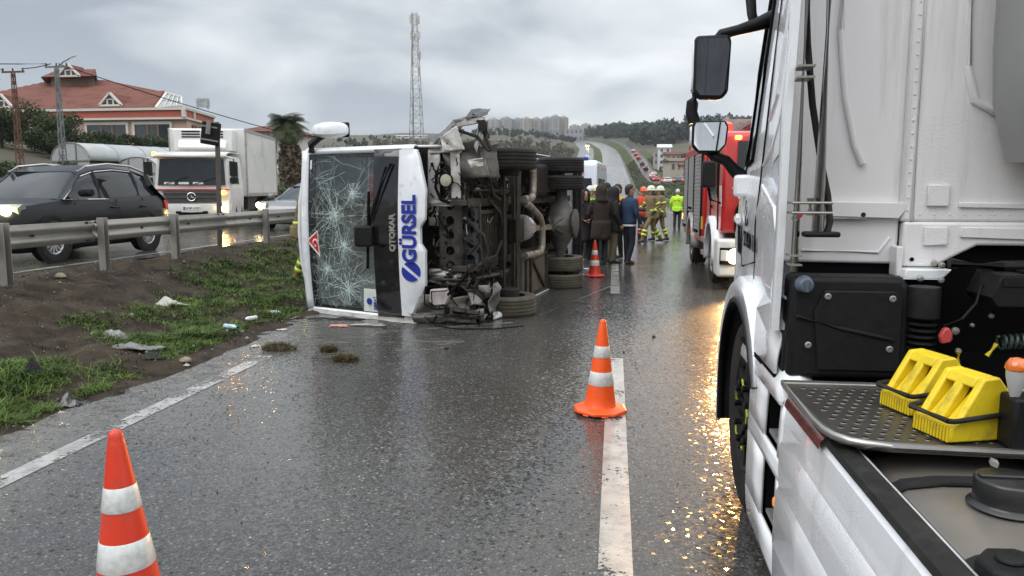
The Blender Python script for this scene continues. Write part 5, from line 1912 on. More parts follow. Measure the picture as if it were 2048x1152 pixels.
shell('side_panel', RZ, m_buswhite, .03, lambda z: yF(z) - .12)
shell('side_window', WZ, m_sideg, .012, lambda z: yF(z) - .10)
shell('roof', TZ, m_roofw, .04, lambda z: yF(min(z, 3.1)) - .04)
rp_ = MB()
rp_.prism([(-1.11, .5), (-1.11, 1.75), (1.11, 1.75), (1.11, .5)], 'y', -4.9, -4.85)
rp_.prism([(-1.05, 2.75), (-.8, 3.17), (0, 3.23), (.8, 3.17), (1.05, 2.75)], 'y', -4.9, -4.85)
rp_.build('rear_panel', m_buswhite, bus, bevel=.02)
MB().box(-1.08, 1.08, -4.885, -4.87, 1.75, 2.75).build('rear_window', m_sideg, bus)
mb = MB()
for s in (-1, 1):
    for y in (.05, -1.2, -2.5, -3.7, -4.7):
        mb.bar((s * 1.1, y, 1.74), (s * 1.055, y, 2.75), .07, .05, up=(0, 1, 0))
mb.build('window_pillar', m_blackg, bus)
mb = MB()
mb.box(-1.08, 1.08, -4.85, .75, .955, .985)
mb.build('floor', m_inner, bus)
mb = MB()
for s in (-1, 1):
    for a, b in ((-.55, -2.62), (-3.58, -4.85)):
        mb.box(s * 1.11 - .02, s * 1.11 + .0, b, a, .47, 1.02)
sk = mb.build('skirt_panel', m_buswhite, bus, bevel=.008)
mb = MB()
for s in (-1, 1):
    mb.box(s * 1.112 - .012, s * 1.112 + .006, -4.85, -3.58, .6, .95)
mb.box(-1.0, 1.0, -4.93, -4.89, .5, .95)
mb.build('blue_stripe', mat('livery_violet_blue', (.08, .07, .33), .35, var=.06, coat=.3), sk)
mb = MB()
mb.box(-1.0, 1.08, -4.88, -4.80, .47, .56)
mb.box(-1.0, 1.08, -4.99, -4.9, .42, .74)
mb.build('rear_bumper', m_chassis2, bus, bevel=.015)
# --- front: frame, glass, black band, white panel
mb = MB()
xs = np.linspace(-1.1, 1.1, 15)
mb.loft([[fp(x, z, o) for x in xs] for z, o in ((3.04, .012), (3.10, .03), (3.17, .0), (3.235, -.10))], closed=False)
for s in (-1, 1):
    mb.loft([[fp(s * x, z, o) for z in np.linspace(1.3, 3.12, 8)] for x, o in ((1.045, .012), (1.085, .02), (1.125, -.02), (1.12, -.12))], closed=False)
fr = mb.build('windscreen_surround', m_buswhite, bus, smooth=50, solid=.02)
ws = MB().grid(lambda u, v: fp(-1.045 + 2.09 * u, 1.86 + 1.19 * v, 0), 14, 8).build('windscreen', m_wind, bus, smooth=60)
mb = MB()
nb = 20
mb.loft([[fp(x, z, .006) for x in np.linspace(-1.05, 1.05, nb)] for z in (2.93, 3.055)], closed=False)
for s in (-1, 1):
    mb.loft([[fp(s * x, z, .006) for z in np.linspace(1.86, 3.05, 8)] for x in (1.0, 1.055)], closed=False)
mb.build('glass_border', m_blackg, ws, smooth=60)
mb = MB()
mb.loft([[fp(x, z, o) for x in np.linspace(-1.085, 1.085, nb)] for z, o in ((1.90, .0), (1.90, .03), (1.72, .045), (1.5, .045), (1.46, .0))], closed=False)
band = mb.build('black_band', m_blackg, bus, smooth=40, solid=.01)
outl = [(-1.07, 1.505), (-1.07, 1.25), (-.98, 1.205), (-.57, 1.085), (-.21, 1.095), (-.12, 1.165), (.09, 1.165), (.18, 1.095), (.61, 1.11), (.94, 1.27), (1.03, 1.33), (1.03, 1.505)]
mb = MB()
# panel as strips so that it follows the front's curve
xs = sorted(set([a for a, b in outl] + list(np.linspace(-1.05, 1.0, 24))))
low = lambda x: float(np.interp(x, [a for a, b in outl[1:-1]], [b for a, b in outl[1:-1]]))
mb.loft([[fp(x, low(x) * (1 - q) + 1.505 * q, o) for x in xs] for q, o in ((0, -.03), (0, .035), (.12, .06), (.9, .062), (1, .045), (1, .0))], closed=False)
wp = mb.build('front_panel', m_buswhite, bus, smooth=40)
fdir = Vector((0, -.2543, 1)).normalized()


def ftext(name, s, size, x, z, off, m, parent, bold=0., sx=1., ext=.004):
    p = fp(x, z, off)
    return text(name, s, size, axes(p, (-1, 0, 0), fdir), m, parent, ext, bold, sx)


ftext('lettering', 'G\u00dcRSEL', .30, -.085, 1.305, .072, m_blue, wp, .010, .80)
mb = MB()
cxl, czl, rl = .445, 1.305, .125
p0 = Vector(fp(cxl, czl, .068))
for sg in (-1, 1):
    vs = []
    for a in np.linspace(0, 2 * math.pi, 60):
        vs.append((rl * math.cos(a), rl * math.sin(a)))
    n_ = Vector((.80, .60))       # slash normal in the panel's plane
    keep = [(a, b) for a, b in vs if sg * (a * n_.x + b * n_.y) > .014]
    keep.sort(key=lambda q: math.atan2(sg * (-q[0] * n_.y + q[1] * n_.x), sg * (q[0] * n_.x + q[1] * n_.y)))
    v3 = [p0 + Vector((a, 0, 0)) + fdir * b * 1.2 for a, b in keep]
    v4 = [v + Vector((0, -.012, 0)) for v in v3]
    k = len(v3)
    mb.add(v3 + v4, [tuple(range(k)), tuple(range(2 * k - 1, k - 1, -1))] + [(i, (i + 1) % k, k + (i + 1) % k, k + i) for i in range(k)])
mb.build('emblem', m_blue, wp, smooth=0)
ftext('maker_lettering', 'OTOKAR', .115, -.03, 1.575, .062, m_alu, band, .004, .98, .012)
# stickers on the glass
st_ = MB().add([fp(.12, 3.09, .011), fp(-.03, 2.88, .011), fp(.34, 2.85, .011)], [(0, 1, 2)]).build('flag_sticker', m_refl, ws, smooth=0)
MB().add([fp(.115, 3.05, .014), fp(-.0, 2.89, .014), fp(.29, 2.87, .014)], [(0, 1, 2)]).build('flag_field', m_red, ws, smooth=0)
mb = MB()
cc = (.135, 2.925)
out = [(cc[0] + .048 * math.cos(a), cc[1] + .048 * math.sin(a)) for a in np.linspace(.6, 2 * math.pi - .6, 22)]
inn = [(cc[0] + .014 + .038 * math.cos(a), cc[1] + .038 * math.sin(a)) for a in np.linspace(.75, 2 * math.pi - .75, 22)]
mb.loft([[fp(a, b, .017) for a, b in out], [fp(a, b, .017) for a, b in inn]], closed=False)
sc5 = [(cc[0] + .05 + (.022 if k % 2 == 0 else .009) * math.cos(k * math.pi / 5), cc[1] + (.022 if k % 2 == 0 else .009) * math.sin(k * math.pi / 5)) for k in range(10)]
mb.add([fp(a, b, .017) for a, b in sc5], [tuple(range(10))])
mb.build('crescent_and_star', m_refl, ws, smooth=0)
pp = MB().grid(lambda u, v: fp(.72 + .31 * u, 1.885 + .23 * v + .03 * u, .016), 2, 2).build('paper_notice', mat('notice_paper', (.62, .66, .60), .6, var=.12, vs=9), ws, smooth=0)
mb = MB()
mb.lathe([(.045, 0), (.045, .004), (.001, .004)], fp(.89, 2.035, .018), (0, 1, .25), 20)
mb.build('notice_logo', m_blue, ws, smooth=0)
MB().grid(lambda u, v: fp(-.97 + .12 * u, 2.985 + .03 * v, .014), 1, 1).build('small_sticker', m_refl, ws, smooth=0)
ftext('notice_lettering', 'SERV\u0130S', .07, .89, 1.935, .02, m_blue, ws, .001)

# cracks: spider webs spreading from the impacts
m_crack = mat('crushed_glass_edges', (.56, .68, .65), .3, var=.3, vs=12, coat=.3)


def cracks():
    rr = random.Random(5)
    mb = MB()

    def ok(p): return abs(p.x) < 1.03 and 1.88 < p.y < 3.04

    def rib(a, b, wd):
        d = b - a
        if d.length < 1e-4 or not (ok(a) and ok(b)): return
        n = Vector((-d.y, d.x)).normalized() * wd / 2
        mb.add([fp(p.x, p.y, .008) for p in (a - n, a + n, b + n * .8, b - n * .8)], [(0, 1, 2, 3)])
    for cx_, cz_, rmax, nr, wd in ((-.24, 2.56, .75, 38, .0034), (.76, 2.38, .80, 46, .0036), (.16, 2.42, .55, 28, .0029), (.50, 2.74, .60, 28, .0029), (-.52, 2.25, .45, 18, .0025)):
        c = Vector((cx_, cz_))
        rays = []
        for k in range(nr):
            d = 2 * math.pi * (k + rr.uniform(-.9, .9)) / nr
            L, p, pts, st = rmax * rr.uniform(.2, 1.25) ** 1.4, c.copy(), [c.copy()], .014
            s_ = 0
            while s_ < L:
                st = min(st * 1.28, .075)
                d += rr.gauss(0, .15)
                p = p + Vector((math.cos(d), math.sin(d))) * st
                s_ += st
                pts.append(p.copy())
            rays.append(pts)
            for i in range(len(pts) - 1):
                rib(pts[i], pts[i + 1], wd * (1.1 - .7 * i / len(pts)) * rr.uniform(.6, 1.1))
            if len(pts) > 6 and rr.random() < .7:      # forks into two
                q, d2 = pts[-4], d + rr.choice((-.45, .45))
                for _ in range(rr.randint(2, 6)):
                    q2 = q + Vector((math.cos(d2), math.sin(d2))) * .07
                    rib(q, q2, wd * .45)
                    q, d2 = q2, d2 + rr.gauss(0, .12)
        for k in range(nr):        # ring cracks between neighbouring rays
            A, B = rays[k], rays[(k + 1) % nr]
            for i in range(1, min(len(A), len(B))):
                if rr.random() < (.8 if i < 4 else .38):
                    rib(A[i], B[min(len(B) - 1, max(1, i + rr.choice((-1, 0, 0, 1))))], wd * .62)
        for _ in range(520):   # powdered glass round the impact
            a, r_ = rr.uniform(0, 6.28), abs(rr.gauss(0, rmax * .16))
            p = c + Vector((math.cos(a), math.sin(a))) * r_
            if not ok(p): continue
            s_ = rr.uniform(.002, .0075)
            t_ = [p + Vector((math.cos(q), math.sin(q))) * s_ * rr.uniform(.5, 1.3) for q in (a, a + 2.1, a + 4.2)]
            mb.add([fp(q.x, q.y, .0085) for q in t_], [(0, 1, 2)])
    for _ in range(64):        # long cracks running right across the pane
        p = Vector((rr.uniform(-.95, .98), rr.uniform(1.92, 3.0)))
        d = rr.uniform(0, 6.28)
        for _ in range(rr.randint(4, 14)):
            q = p + Vector((math.cos(d), math.sin(d))) * .06
            rib(p, q, .0024)
            p, d = q, d + rr.gauss(0, .14)
    o = mb.build('cracks', m_crack, ws, smooth=0, fixn=False)
    o['kind'] = 'stuff'


cracks()
# wipers, black camera box, bottom trim, mirrors
mb = MB()
mb.tube([fp(-.90, 1.60, .08), fp(-.62, 1.74, .09), fp(-.02, 1.985, .05)], [.018, .016, .01], 6)
mb.bar(fp(-.86, 1.69, .05), fp(.0, 2.02, .035), .02, .03)
mb.build('wiper', m_black, bus)
mb = MB()
mb.tube([fp(.14, 1.72, .08), fp(.10, 1.95, .08), fp(-.3, 1.98, .05)], [.018, .016, .01], 6)
mb.bar(fp(-.55, 1.97, .04), fp(.45, 2.02, .03), .02, .03)
mb.build('wiper', m_black, bus)
MB().obox((.02, yF(2.0) + .10, 2.01), (.27, .14, .24), (R(-14), 0, 0)).build('black_mirror', m_blackp, bus, bevel=.03, seg=3)
mh_ = MB()
mh_.loft([[(-1.37 + dx, .62 + dy * q[2] + q[3], q[1]) for dx, dy in ((-.12 * q[0], -.05), (-.09 * q[0], .08), (.09 * q[0], .09), (.12 * q[0], .0), (.09 * q[0], -.08))] for q in ((.45, 2.96, .6, 0), (.9, 2.9, 1, 0), (1.08, 2.7, 1.1, .02), (1.0, 2.5, 1, .01), (.55, 2.41, .6, 0))])
mh = mh_.build('mirror', m_buswhite, bus, smooth=50, sub=1)
MB().loft([[(-1.375 + dx, .55, z) for z, dx in ((2.44, -.10), (2.94, -.10), (2.94, .11), (2.44, .11))], [(-1.375 + dx, .50, z) for z, dx in ((2.46, -.09), (2.92, -.09), (2.92, .09), (2.46, .09))]]).build('mirror_back', m_blackp, mh, bevel=.02)
MB().tube([(-1.08, .62, 2.98), (-1.18, .66, 2.96), (-1.27, .62, 2.86), (-1.3, .62, 2.75)], [.05, .055, .05, .03], 8).build('mirror_arm', m_blackp, mh)
# interior
mb = MB()
rs_ = random.Random(4)
for (x0, x1, y, z0, z1) in ((-.80, -.38, .10, 1.35, 2.42), (.28, .62, .0, 1.4, 2.35), (-.9, -.1, -1.5, 1.4, 2.2), (.25, .95, -1.6, 1.4, 2.25), (-.9, -.1, -2.6, 1.4, 2.2), (.2, .95, -2.7, 1.4, 2.2)):
    MB().box(x0, x1, y - .12, y, z0, z1).build('seat', m_seat, bus, bevel=.06, seg=3)
mb = MB()
mb.box(-1.03, 1.03, .35, .82, 1.05, 1.66)
mb.lathe([(.22, 0), (.24, .015), (.22, .03), (.21, .015)], (-.55, .25, 1.85), (0, -.5, 1), 20)
mb.tube([(-.2, -.2, 1.0), (-.2, -.2, 3.1)], .02, 6)
mb.tube([(.15, -.9, 1.0), (.15, -.9, 3.1)], .02, 6)
mb.build('dashboard', m_blackp, bus)

# --- chassis
mb = MB()
for s in (-1, 1):
    mb.box(s * .41 - .035, s * .41 + .035, -4.75, 1.0, .62, .83)
    mb.box(s * .41 - .055, s * .41 + .055, -4.75, .95, .60, .618)
for y in (.62, -.62, -1.15, -2.2, -3.4, -4.2):
    mb.box(-.375, .375, y - .05, y + .05, .64, .8)
    mb.box(-1.08, -.445, y - .03, y + .03, .72, .86)
    mb.box(.445, 1.08, y - .03, y + .03, .72, .86)
mb.build('chassis_rail', m_chassis, bus, bevel=.006)
MB().box(-1.07, 1.07, -4.8, .6, .90, .94).build('underfloor', m_chassis2, bus)


def holed(name, x0, x1, y, z0, z1, n, r, parent, m, th=.012):
    """plate facing forward with a row of round holes"""
    mb = MB()
    cell = (x1 - x0) / n
    zc = (z0 + z1) / 2
    for k in range(n):
        cx_ = x0 + cell * (k + .5)
        N = 16
        ang = [2 * math.pi * i / N + math.pi / N for i in range(N)]
        inn_ = [(cx_ + r * math.cos(a), zc + r * math.sin(a)) for a in ang]
        outp = []
        for a in ang:
            c_, s_ = math.cos(a), math.sin(a)
            t_ = min(cell / 2 / max(abs(c_), 1e-6), (z1 - z0) / 2 / max(abs(s_), 1e-6))
            outp.append((cx_ + t_ * c_, zc + t_ * s_))
        mb.loft([[(a, y, b) for a, b in outp], [(a, y, b) for a, b in inn_], [(a, y - th, b) for a, b in inn_], [(a, y - th, b) for a, b in outp]], caps=False)
    return mb.build(name, m, parent, smooth=20)


holed('holed_crossmember', -.47, .47, .94, .72, .99, 5, .058, bus, m_chassis)
holed('holed_crossmember', -.36, .40, .72, .56, .76, 4, .055, bus, mat('blue_grey_steel', (.085, .095, .105), .5, var=.3, dirt=((.10, .085, .06), .35, 6)))
mb = MB()
mb.box(-.47, .47, .86, .93, .705, .72); mb.box(-.47, .47, .86, .93, .99, 1.005)
mb.box(-.40, .42, .66, .71, .54, .555)
mb.build('flange', m_chassis, bus)
# radiator pack
rad = MB().box(-.27, .35, -.42, .62, .60, .86).build('radiator', m_chassis2, bus, bevel=.01)
mb = MB()
for k in range(15):
    y = -.36 + k * .068
    mb.box(-.26, .34, y, y + .018, .572, .6)
mb.build('radiator_fins', m_chassis, rad)
mb = MB()
for x0, x1, y0, y1 in ((-.31, -.26, -.46, .66), (.34, .39, -.46, .66)):
    mb.box(x0, x1, y0, y1, .55, .86)
mb.box(-.30, .38, .62, .67, .55, .8); mb.box(-.30, .38, -.48, -.42, .55, .86)
mb.build('radiator_frame', m_chassis, rad, bevel=.006)
# engine, gearbox, shaft, differential, axles
mb = MB()
mb.box(-.22, .24, -1.15, -.5, .58, .9)
mb.box(-.16, .18, -1.05, -.6, .46, .58)
mb.cyl((-.3, -.75, .6), (-.3, -1.05, .6), .08, n=12)
mb.cyl((.3, -.65, .62), (.3, -1.1, .62), .07, n=12)
mb.build('engine', m_chassis2, bus, bevel=.02)
mb = MB()
mb.lathe([(.10, 0), (.19, .02), (.2, .08), (.17, .12), (.18, .14), (.17, .2), (.175, .22), (.15, .3), (.12, .34), (.08, .37), (.001, .37)], (.0, -1.2, .56), (0, -1, 0), 18)
for k in range(10):
    a = 2 * math.pi * k / 10
    d = Vector((math.cos(a), 0, math.sin(a)))
    mb.bar(Vector((0, -1.22, .56)) + d * .19, Vector((0, -1.48, .56)) + d * .155, .022, .03, up=d)
mb.build('gearbox', m_alu, bus)
MB().cyl((.02, -1.55, .52), (.05, -2.78, .44), .045, n=12).build('driveshaft', m_pipe, bus)
mb = MB()
rings = []
for x, r_, dz in ((-.98, .055, 0), (-.62, .06, 0), (-.5, .075, 0), (-.36, .12, 0), (-.2, .215, 0), (0, .265, 0), (.2, .225, 0), (.36, .13, 0), (.5, .08, 0), (.62, .06, 0), (.98, .055, 0)):
    rings.append([(x, -3.116 + r_ * 1.02 * math.cos(a), .4 + r_ * 1.08 * math.sin(a)) for a in np.linspace(0, 2 * math.pi, 17)[:-1]])
mb.loft(rings)
mb.lathe([(.2, 0), (.2, .05), (.14, .1), (.10, .22), (.07, .26), (.07, .34), (.001, .34)], (.03, -2.93, .42), (0, 1, 0), 16)
for k in range(8):
    a = 2 * math.pi * k / 8
    mb.bar((.03 + .08 * math.cos(a), -2.66, .42 + .08 * math.sin(a)), (.03 + .19 * math.cos(a), -2.9, .42 + .19 * math.sin(a)), .02, .03)
mb.lathe([(.23, -.01), (.245, 0), (.245, .03), (.23, .04)], (.0, -3.13, .16), (0, 0, -1), 24)
mb.build('rear_axle', mat('axle_casing', (.105, .10, .092), .5, .2, var=.3, vs=8, bump=.2, bs=60, dirt=((.13, .11, .08), .4, 6)), bus, smooth=50)
mb = MB()
mb.box(-.86, .86, -.035, .035, .43, .52)
for s in (-1, 1):
    mb.cyl((s * .86, 0, .28), (s * .86, 0, .56), .06, n=10)
    mb.lathe([(.17, 0), (.17, .12), (.12, .16), (.05, .17)], (s * .76, 0, .4), (s, 0, 0), 16)
mb.build('front_axle', m_chassis2, bus, bevel=.01)
mb = MB()
mb.cyl((-.84, -.58, .43), (.98, -.58, .43), .032, n=10)
mb.cyl((-.84, -.78, .46), (1.0, -.78, .46), .028, n=10)
mb.bar((-.80, -.68, .52), (.95, -.68, .52), .05, .05)
mb.build('crossbar', m_chassis, bus)
mb = MB()
for s in (-1, 1):
    for y0 in (0, -3.116):
        for k in range(4):
            L = .74 - k * .12
            mb.tube([(s * .56, y0 - L, .60), (s * .56, y0 - L * .4, .50 + k * .022), (s * .56, y0, .475 + k * .022), (s * .56, y0 + L * .4, .50 + k * .022), (s * .56, y0 + L, .60)], .022, 4)
        mb.box(s * .56 - .05, s * .56 + .05, y0 - .08, y0 + .08, .45, .6)
mb.build('leaf_spring', m_chassis, bus)
mb = MB()
for pts in ([(-1.0, -1.66, .5), (-.62, -1.67, .5), (-.50, -1.60, .49), (-.44, -1.45, .48), (-.43, -1.15, .5)],
            [(-.40, -1.2, .52), (-.34, -1.35, .48), (-.16, -1.9, .47), (-.06, -2.05, .47), (.02, -2.1, .47), (.3, -2.12, .47), (.40, -2.04, .47), (.43, -1.9, .47), (.42, -1.2, .5)]):
    v = [Vector(p) for p in pts]
    sm = []
    for i in range(len(v) - 1):
        for q in (0, .25, .5, .75):
            p_1, p_2 = v[max(i - 1, 0)], v[min(i + 2, len(v) - 1)]
            t_ = q
            sm.append(.5 * ((2 * v[i]) + (-p_1 + v[i + 1]) * t_ + (2 * p_1 - 5 * v[i] + 4 * v[i + 1] - p_2) * t_ * t_ + (-p_1 + 3 * v[i] - 3 * v[i + 1] + p_2) * t_ ** 3))
    sm.append(v[-1])
    mb.tube(sm, .058, 12)
    for k in (2, len(sm) // 2, len(sm) - 3):
        d = (sm[k + 1] - sm[k - 1]).normalized()
        mb.cyl(sm[k] - d * .02, sm[k] + d * .02, .067, n=12)
mb.build('exhaust_pipe', m_pipe, bus, smooth=50)
MB().box(-1.0, -.45, -2.68, -1.85, .50, .88).build('fuel_tank', m_chassis2, bus, bevel=.08, seg=3)
MB().lathe([(.13, 0), (.15, .02), (.15, .55), (.13, .58), (.001, .58)], (-.70, -3.9, .62), (1, 0, 0), 16).build('air_tank', m_chassis2, bus)
# muddy equipment box under the right side
bx = MB()
bx.box(.46, 1.07, -2.58, -1.02, .53, .9)
bx = bx.build('equipment_box', m_torn if False else mat('muddy_box', (.085, .075, .055), .7, var=.35, vs=5, bump=.3, bs=30, dirt=((.13, .11, .075), .4, 4)), bus, bevel=.01)
mb = MB()
for x0, x1, y0, y1 in ((.44, .49, -2.6, -1.0), (1.04, 1.09, -2.6, -1.0), (.44, 1.09, -2.6, -2.54), (.44, 1.09, -1.06, -1.0), (.44, 1.09, -1.62, -1.57), (.44, 1.09, -1.35, -1.31)):
    mb.box(x0, x1, y0, y1, .49, .535)
mb.bar((.48, -1.62, .51), (1.05, -2.5, .51), .05, .03)
mb.build('brace', m_chassis, bx, bevel=.004)
# hoses and wiring looms
mb = MB()
rr = random.Random(21)
for k in range(44):
    x, y, z = rr.uniform(-.95, .95), rr.uniform(.0, .95), rr.uniform(.55, .9)
    pts = [Vector((x, y, z))]
    for _ in range(5):
        pts.append(pts[-1] + Vector((rr.uniform(-.16, .16), rr.uniform(-.32, .08), rr.uniform(-.07, .06))))
    mb.tube(pts, rr.choice((.010, .014, .02)), 6)
for k in range(14):
    x, y = rr.uniform(-.9, .9), rr.uniform(-4.2, -1.0)
    pts = [Vector((x, y, .62))]
    for _ in range(6):
        pts.append(pts[-1] + Vector((rr.uniform(-.14, .14), rr.uniform(-.25, .25), rr.uniform(-.05, .05))))
    mb.tube(pts, rr.choice((.010, .016)), 6)
o = mb.build('hoses', m_rubber, bus, smooth=50)
o['kind'] = 'stuff'
mb = MB()
mb.tube([(-.45, .45, .5), (-.28, .1, .47), (.05, -.05, .47), (.3, .25, .48), (.34, .55, .55)], .022, 8)
mb.tube([(-.20, .86, .66), (.0, .70, .50), (.22, .62, .46), (.34, .70, .5), (.46, .92, .6)], .026, 8)
mb.tube([(.02, .9, .7), (.16, .75, .52), (.36, .72, .5), (.48, .86, .62), (.6, .98, .75)], .024, 8)
mb.tube([(-.9, .5, .5), (-.5, .4, .46), (-.44, .2, .45)], .03, 8)
mb.build('coolant_hose', m_rubber, bus, smooth=50)
# mud and torn grass caught in the chassis
P = np.array([(rr.uniform(-.45, -.3) + rr.gauss(0, .06), rr.uniform(-.3, .1), .46) for _ in range(240)] + [(rr.uniform(.4, .9), rr.uniform(-.2, .4), .6) for _ in range(160)])
o = blades('caught_grass', P, rng.uniform(.08, .2, len(P)), .008, m_straw, 1.5)
o.parent = bus
# wheels
for x, s in ((.975, 1), (-.975, -1)):
    wheel(bus, (x, 0, .4), .4, .27, s, rim_m=m_rimw, tyre_m=m_rubmud if s > 0 else m_rubber, spokes=8, nut=True, grooves=4)
for s in (-1, 1):
    for x in (.99, .69):
        wheel(bus, (s * x, -3.116, .4), .4, .25, s, rim_m=m_rimw, tyre_m=m_rubmud if s > 0 else m_rubber, spokes=8, nut=True, grooves=4)


# --- damage: crumpled sheet metal
def crumple(name, c, m, amp=.05, n=14, seed=0, parent=bus, jag=.25, th=.008):
    """dented sheet between four corners (c00, c10, c11, c01) with a torn edge"""
    r_ = np.random.default_rng(seed)
    c = [Vector(p) for p in c]
    nrm = (c[1] - c[0]).cross(c[3] - c[0]).normalized()
    cen = r_.random((7, 2))
    am = r_.uniform(-1, 1, 7) * amp * np.array([1.3, 1, .7, .5, .3, .2, .15])
    wd = r_.uniform(.18, .55, 7)
    dirs = r_.normal(0, 1, (7, 2))
    mb = MB()

    def f(u, v):
        p = c[0].lerp(c[1], u).lerp(c[3].lerp(c[2], u), v)
        h = 0
        for k in range(7):
            d = dirs[k] / np.linalg.norm(dirs[k])
            s = (u - cen[k, 0]) * d[0] + (v - cen[k, 1]) * d[1]
            h += am[k] * (1 - min(1, abs(s) / wd[k])) * 1.6      # creases are sharp
        h += amp * .05 * r_.normal()
        e = jag * (c[2] - c[1]).length * .3
        q = p + nrm * h
        if v > .99 or u > .99: q += (c[3] - c[0]).normalized() * r_.uniform(-e, e * .3) + (c[1] - c[0]).normalized() * r_.uniform(-e, e * .2)
        return q
    mb.grid(f, n, n)
    return mb.build(name, m, parent, smooth=28, solid=th)


m_torn2 = mat('torn_grey_metal', (.14, .132, .12), .36, .25, var=.5, vs=5, bump=.4, bs=16, coat=.2, dirt=((.06, .05, .04), .5, 6))
# upper corner: bumper end and wheel arch folded up above the body
up = [
    ('torn_fender', ((-.70, .80, .82), (-1.10, .92, 1.02), (-1.20, .84, .52), (-.74, .66, .40)), m_torn2, .05, 2),
    ('torn_fender', ((-.72, .64, .46), (-1.10, .80, .52), (-1.16, .58, .34), (-.72, .50, .34)), m_torn2, .02, 5),
    ('torn_fender', ((-1.04, .96, .92), (-1.22, .94, .98), (-1.36, .86, .78), (-1.06, .90, .66)), m_crush, .04, 12),
    ('bumper_end', ((-1.10, .90, 1.18), (-1.27, .76, 1.16), (-1.47, .62, .90), (-1.30, .86, .86)), m_torn, .03, 3),
    ('bumper_end', ((-1.27, .86, .92), (-1.46, .64, .92), (-1.60, .56, .60), (-1.46, .80, .58)), m_torn, .025, 4),
    ('bumper_end', ((-1.45, .84, .68), (-1.575, .66, .66), (-1.575, .60, .43), (-1.49, .78, .43)), m_torn, .015, 8),
    ('bumper_lip', ((-1.34, .88, .80), (-1.44, .84, .82), (-1.47, .80, .44), (-1.40, .84, .42)), m_torn2, .015, 9),
    ('bent_bracket', ((-1.02, .82, .54), (-1.10, .84, .56), (-1.44, .84, .50), (-1.44, .82, .42)), m_crush, .02, 7),
    ('bent_bracket', ((-1.06, .80, .40), (-1.10, .82, .46), (-1.42, .82, .44), (-1.42, .80, .40)), m_torn2, .012, 11),
    ('white_panel_scrap', ((-.84, .99, .56), (-.93, 1.01, .58), (-.96, .92, .42), (-.86, .90, .42)), m_crush, .02, 10),
]
for nme, c, m, am, sd2 in up:
    crumple(nme, c, m, am, 14, sd2, jag=.10, th=.012)
mb = MB()
mb.tube([(-1.10, .92, .92), (-1.30, .86, .75), (-1.22, .84, .52), (-1.04, .86, .36)], .022, 7)
mb.tube([(-1.42, .84, .52), (-1.22, .82, .42), (-1.05, .84, .34)], .018, 7)
mb.tube([(-1.50, .78, .60), (-1.38, .82, .44), (-1.2, .8, .38)], .014, 6)
mb.box(-1.42, -1.28, .84, .87, .42, .50)
mb.build('bent_strut', m_chassis2, bus)
# front cross structure, upper half: pale brackets, lamp, loom
plates = [('bracket_plate', ((-1.08, .88, 1.16), (-.12, .90, 1.16), (-.12, .90, 1.02), (-1.06, .88, 1.0)), m_crush, .012, 21),
          ('bracket_plate', ((-1.07, .90, .86), (-.40, .92, .84), (-.38, .90, .72), (-1.06, .88, .74)), m_crush, .014, 22),
          ('bracket_plate', ((-1.10, .86, 1.16), (-1.03, .92, 1.15), (-1.03, .88, .72), (-1.10, .84, .70)), m_crush, .012, 23),
          ('bracket_plate', ((-.44, .95, 1.12), (-.37, .96, 1.12), (-.36, .94, .70), (-.44, .94, .70)), m_crush, .012, 24),
          ('backing_plate', ((-1.04, .70, 1.14), (-.40, .72, 1.14), (-.40, .70, .74), (-1.04, .70, .74)), mat('dull_grey_plate', (.24, .235, .225), .6, var=.3, dirt=((.09, .08, .06), .5, 5)), .03, 25),
          ('bracket_plate', ((.42, .95, 1.14), (.50, .97, 1.14), (.52, .95, .72), (.42, .93, .70)), m_crush, .012, 26)]
for nme, c, m, am, sd2 in plates:
    crumple(nme, c, m, am, 8, sd2, jag=.05)
lm = MB()
lm.lathe([(.03, -.06), (.075, -.05), (.082, .0), (.075, .012), (.06, .016), (.001, .022)], (-.69, .97, .89), (0, 1, 0), 20)
lm.build('fog_lamp', mat('fog_lamp_glass', (.36, .34, .26), .2, var=.2, vs=30, coat=.6), bus)
MB().lathe([(.082, -.01), (.095, .0), (.095, .02), (.08, .02)], (-.69, .97, .89), (0, 1, 0), 20, caps=False).build('lamp_ring', m_black, bus)
mb = MB()
rr = random.Random(8)
for k in range(22):
    x, z = rr.uniform(-1.0, .35), rr.uniform(.72, 1.12)
    pts = [Vector((x, .92, z))]
    for _ in range(6):
        pts.append(pts[-1] + Vector((rr.uniform(-.09, .12), rr.uniform(-.05, .035), rr.uniform(-.10, .08))))
    mb.tube(pts, rr.choice((.007, .010, .014)), 6)
mb.tube([(-.9, .97, 1.08), (-.75, 1.0, 1.0), (-.6, 1.0, 1.02), (-.45, .98, .96), (-.40, .97, .8)], .02, 8)
o = mb.build('wiring_loom', m_black, bus, smooth=50)
o['kind'] = 'stuff'
mb = MB()
mb.cyl((.00, .86, 1.02), (.14, .86, 1.02), .045, n=14)
mb.build('horn', m_alu, bus)
mb = MB()
for x0, x1, z0, z1 in ((-.34, -.05, .98, 1.10), (.1, .3, .96, 1.1), (-.1, .1, .78, .92), (.2, .36, .74, .9)):
    mb.box(x0, x1, .6, .84, z0, z1)
mb.build('engine_ancillaries', m_chassis2, bus, bevel=.015)
